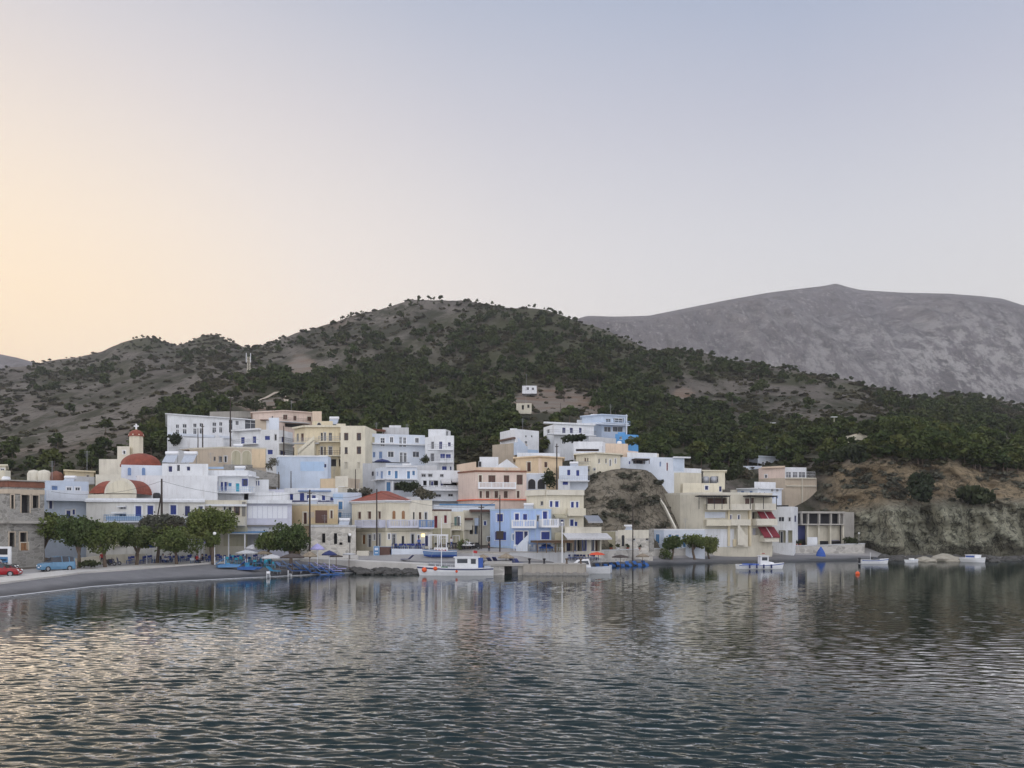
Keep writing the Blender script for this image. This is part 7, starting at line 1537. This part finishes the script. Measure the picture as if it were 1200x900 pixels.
def seat_for(x, D, a, z=None, lab='chair'):
    o = obj('cafe_chair', chair_mesh('dark', 'navy')); o.location = (*wp(x, D), ground(x, D) if z is None else z); o.rotation_euler = (0, 0, a); tag(o, lab, 'chair', 'occupied cafe chairs')
for x, D, a, sh, lg, lab in [(231, 106.2, 1.2, 'redcloth', 'darkcloth', 'seated person in red facing the sea by the cafe table'), (237, 106.4, -1.2, 'darkcloth', 'darkcloth', 'seated person in dark clothes right of the one in red'), (191, 107.2, 1.3, 'whitecloth', 'bluecloth', 'seated person in white by the pale tree trunk'), (199.5, 107.3, -1.3, 'bluecloth', 'darkcloth', 'seated person in blue at the white clothed table'),
                             (466, 121.9, 0.2, 'darkcloth', 'bluecloth', 'seated person in dark shirt at the tiled cafe'), (549, 121.3, .4, 'whitecloth', 'darkcloth', 'seated person in a white shirt left of the cream house pole'), (543, 121.2, -.5, 'bluecloth', 'darkcloth', 'seated person in blue on the crowded terrace')]:
    seat_for(x, D, a, None, 'cafe chair under the ' + lab); person(lab, x, D, a, 'sit', sh, lg)
for x, D, a, sh, lg, lab in [(119.5, 103.5, .4, 'redcloth', 'darkcloth', 'standing person in dark red under the trees by the scooters'), (160, 107.5, -.6, 'darkcloth', 'darkcloth', 'standing person in black under the low flat tree'), (491, 121.9, .1, 'bluecloth', 'darkcloth', 'standing person in blue on the tiled cafe terrace'), (529, 122.3, .8, 'whitecloth', 'bluecloth', 'standing person in a pale shirt near the palm like shrub'), (573, 120.6, 1.2, 'darkcloth', 'darkcloth', 'standing dark dressed person at the blue house corner'), (690, 124, -.4, 'darkcloth', 'bluecloth', 'standing person beneath the grey awning')]:
    person(lab, x, D, a, 'stand', sh, lg)
# hillside footpath
def footpath():
    mb = MB(); pts = [(316, 479), (330, 470), (345, 464), (334, 458), (312, 470), (296, 478)]
    pts = [(300, 470), (312, 466), (324, 462), (332, 465), (336, 472), (342, 479)]
    P = []
    for x, y in pts: D, Z = ground_px(x, y); P.append(Vector((*wp(x, D), Z + .25)))
    for a, b in zip(P, P[1:]): mb.poly([a + Vector((-.7, -.5, -.2)), a + Vector((.7, .5, .1)), b + Vector((.7, .5, .1)), b + Vector((-.7, -.5, -.2))], 'tan')
    tag(obj('path', mb), kind='structure')
footpath()

def ramp_strip():
    mb = MB(); prev = None
    for i in range(21):
        t = i / 20; x = 352 + 150 * t; D = 116.2 - 3.4 * t; z = 1.95 - .75 * t; cur = [(*wp(x, D - 1.1), z - 1.2), (*wp(x, D - 1.1), z), (*wp(x, D + 1.1), z + .12), (*wp(x, D + 1.1), z - 1.2)]
        if prev:
            for k in range(3): mb.poly([prev[k], cur[k], cur[k + 1], prev[k + 1]], 'pavement')
        prev = cur
    mb.poly(prev, 'pavement'); tag(obj('path', mb), kind='structure')
ramp_strip()
def foam():
    mb = MB(); prev = None
    for x in np.arange(-560, 432, 2.):
        d, z = layer_at(x); w = .16 + .22 * max(0, mnoise.noise(Vector((x / 14, 0, 2)))) ; D = d[1] - .25 + .25 * mnoise.noise(Vector((x / 20, 3, 1))); w *= max(.25, min(1.6, (430 - x) / 230))
        cur = [(*wp(x, D - w), .035), (*wp(x, D), .09), (*wp(x, D + w), .07)]
        if prev:
            for k in range(2): mb.poly([prev[k], cur[k], cur[k + 1], prev[k + 1]], 'whitegrey')
        prev = cur
    tag(obj('foam', mb), 'thin white line of foam along the beach edge', 'foam', kind='stuff')
foam()
# ------------------------------------------------------------------ air, sky, light, camera
def haze():
    mb = MB(); mb.box(-5200, -420, -9, 5200, 5200, 960, 'white')
    o = obj('haze', mb); tag(o, 'thin evening haze that pales the far mountain', 'haze', kind='stuff')
    m = bpy.data.materials.new('haze'); m.use_nodes = True; nt = m.node_tree; nt.nodes.clear()
    out = N(nt, 'ShaderNodeOutputMaterial'); pv = N(nt, 'ShaderNodeVolumePrincipled')
    pv.inputs['Color'].default_value = (.91, .91, 1, 1); pv.inputs['Density'].default_value = HAZE; pv.inputs['Anisotropy'].default_value = .25
    nt.links.new(pv.outputs[0], out.inputs['Volume'])
    o.data.materials.clear(); o.data.materials.append(m)
HAZE = 1.7e-4
haze()
SUN_AZ, SUN_EL = R(-41), R(3.5)
def world():
    w = bpy.data.worlds.new('World'); sc.world = w; w.use_nodes = True; nt = w.node_tree
    bg = nt.nodes['Background']
    tc = N(nt, 'ShaderNodeTexCoord'); d = tc.outputs['Generated']
    sep = N(nt, 'ShaderNodeSeparateXYZ'); nt.links.new(d, sep.inputs[0])
    sky = N(nt, 'ShaderNodeTexSky', sky_type='NISHITA'); sky.sun_disc = False
    sky.sun_elevation = SUN_EL; sky.sun_rotation = SUN_AZ; sky.dust_density = 2.5; sky.ozone_density = 3.
    # clear dusk: pale mauve near the horizon, slate blue above
    base = ramp(nt, sep.outputs[2], (0., (1.16, 1.06, .92)), (.2, (.98, .955, .90)), (.32, (.79, .795, .82)), (.45, (.545, .575, .68)), (.56, (.36, .44, .60)), (1., (.34, .41, .60)))
    # sky behind the eye, brightened past its natural level to light the facades
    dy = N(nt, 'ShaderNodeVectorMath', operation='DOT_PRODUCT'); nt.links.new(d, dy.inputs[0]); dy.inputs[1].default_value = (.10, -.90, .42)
    c = mixc(nt, ramp(nt, dy.outputs['Value'], (0., 0.), (.85, 1.)), base, BACK_FILL)
    # warm glow round the place where the sun went down, fading with height
    gd = N(nt, 'ShaderNodeVectorMath', operation='DOT_PRODUCT'); nt.links.new(d, gd.inputs[0])
    gd.inputs[1].default_value = (math.sin(SUN_AZ) * math.cos(R(2)), math.cos(SUN_AZ) * math.cos(R(2)), math.sin(R(2)))
    gm = N(nt, 'ShaderNodeMath', operation='MULTIPLY')
    nt.links.new(ramp(nt, gd.outputs['Value'], (.45, 0.), (.71, .36), (.88, .80), (.96, .97), (1., 1.)), gm.inputs[0])
    nt.links.new(ramp(nt, sep.outputs[2], (0., 1.), (.25, .92), (.40, .62), (.56, .36), (.8, .15)), gm.inputs[1])
    gcol = ramp(nt, gd.outputs['Value'], (.6, (1.1, 1.0, .90)), (.86, (1.22, 1.02, .80)), (.97, (1.38, 1.04, .60)), (1., (1.4, .95, .42)))
    c = mixc(nt, gm.outputs[0], c, gcol)
    add = mixc(nt, 1., c, mixc(nt, 1., sky.outputs[0], (NISH, NISH, NISH), 'MULTIPLY'), 'ADD')
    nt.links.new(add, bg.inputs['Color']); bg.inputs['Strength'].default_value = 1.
BACK_FILL = (1.38, 1.38, 1.48); NISH = .010
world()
sl = bpy.data.lights.new('sun', 'SUN'); sl.energy = .95; sl.angle = R(35); sl.color = (1, .90, .78)
so = bpy.data.objects.new('sun', sl); COL.objects.link(so)
so.rotation_euler = Vector((-math.sin(R(-62)) * math.cos(R(24)), -math.cos(R(-62)) * math.cos(R(24)), -math.sin(R(24)))).to_track_quat('-Z', 'Y').to_euler()
cam = bpy.data.cameras.new('camera'); co = bpy.data.objects.new('camera', cam); COL.objects.link(co)
co.location = (0, 0, HC); co.rotation_euler = (R(90), 0, 0)
cam.sensor_width = 36; cam.lens = F / 1200 * 36; cam.shift_y = (YH - 450) / 1200; cam.clip_end = 20000; cam.clip_start = .2
sc.camera = co
sc.view_settings.view_transform = 'Standard'; sc.view_settings.look = 'None'; sc.view_settings.exposure = 0.; sc.view_settings.gamma = 1
sc.cycles.max_bounces = 5; sc.cycles.volume_bounces = 0; sc.cycles.use_denoising = True
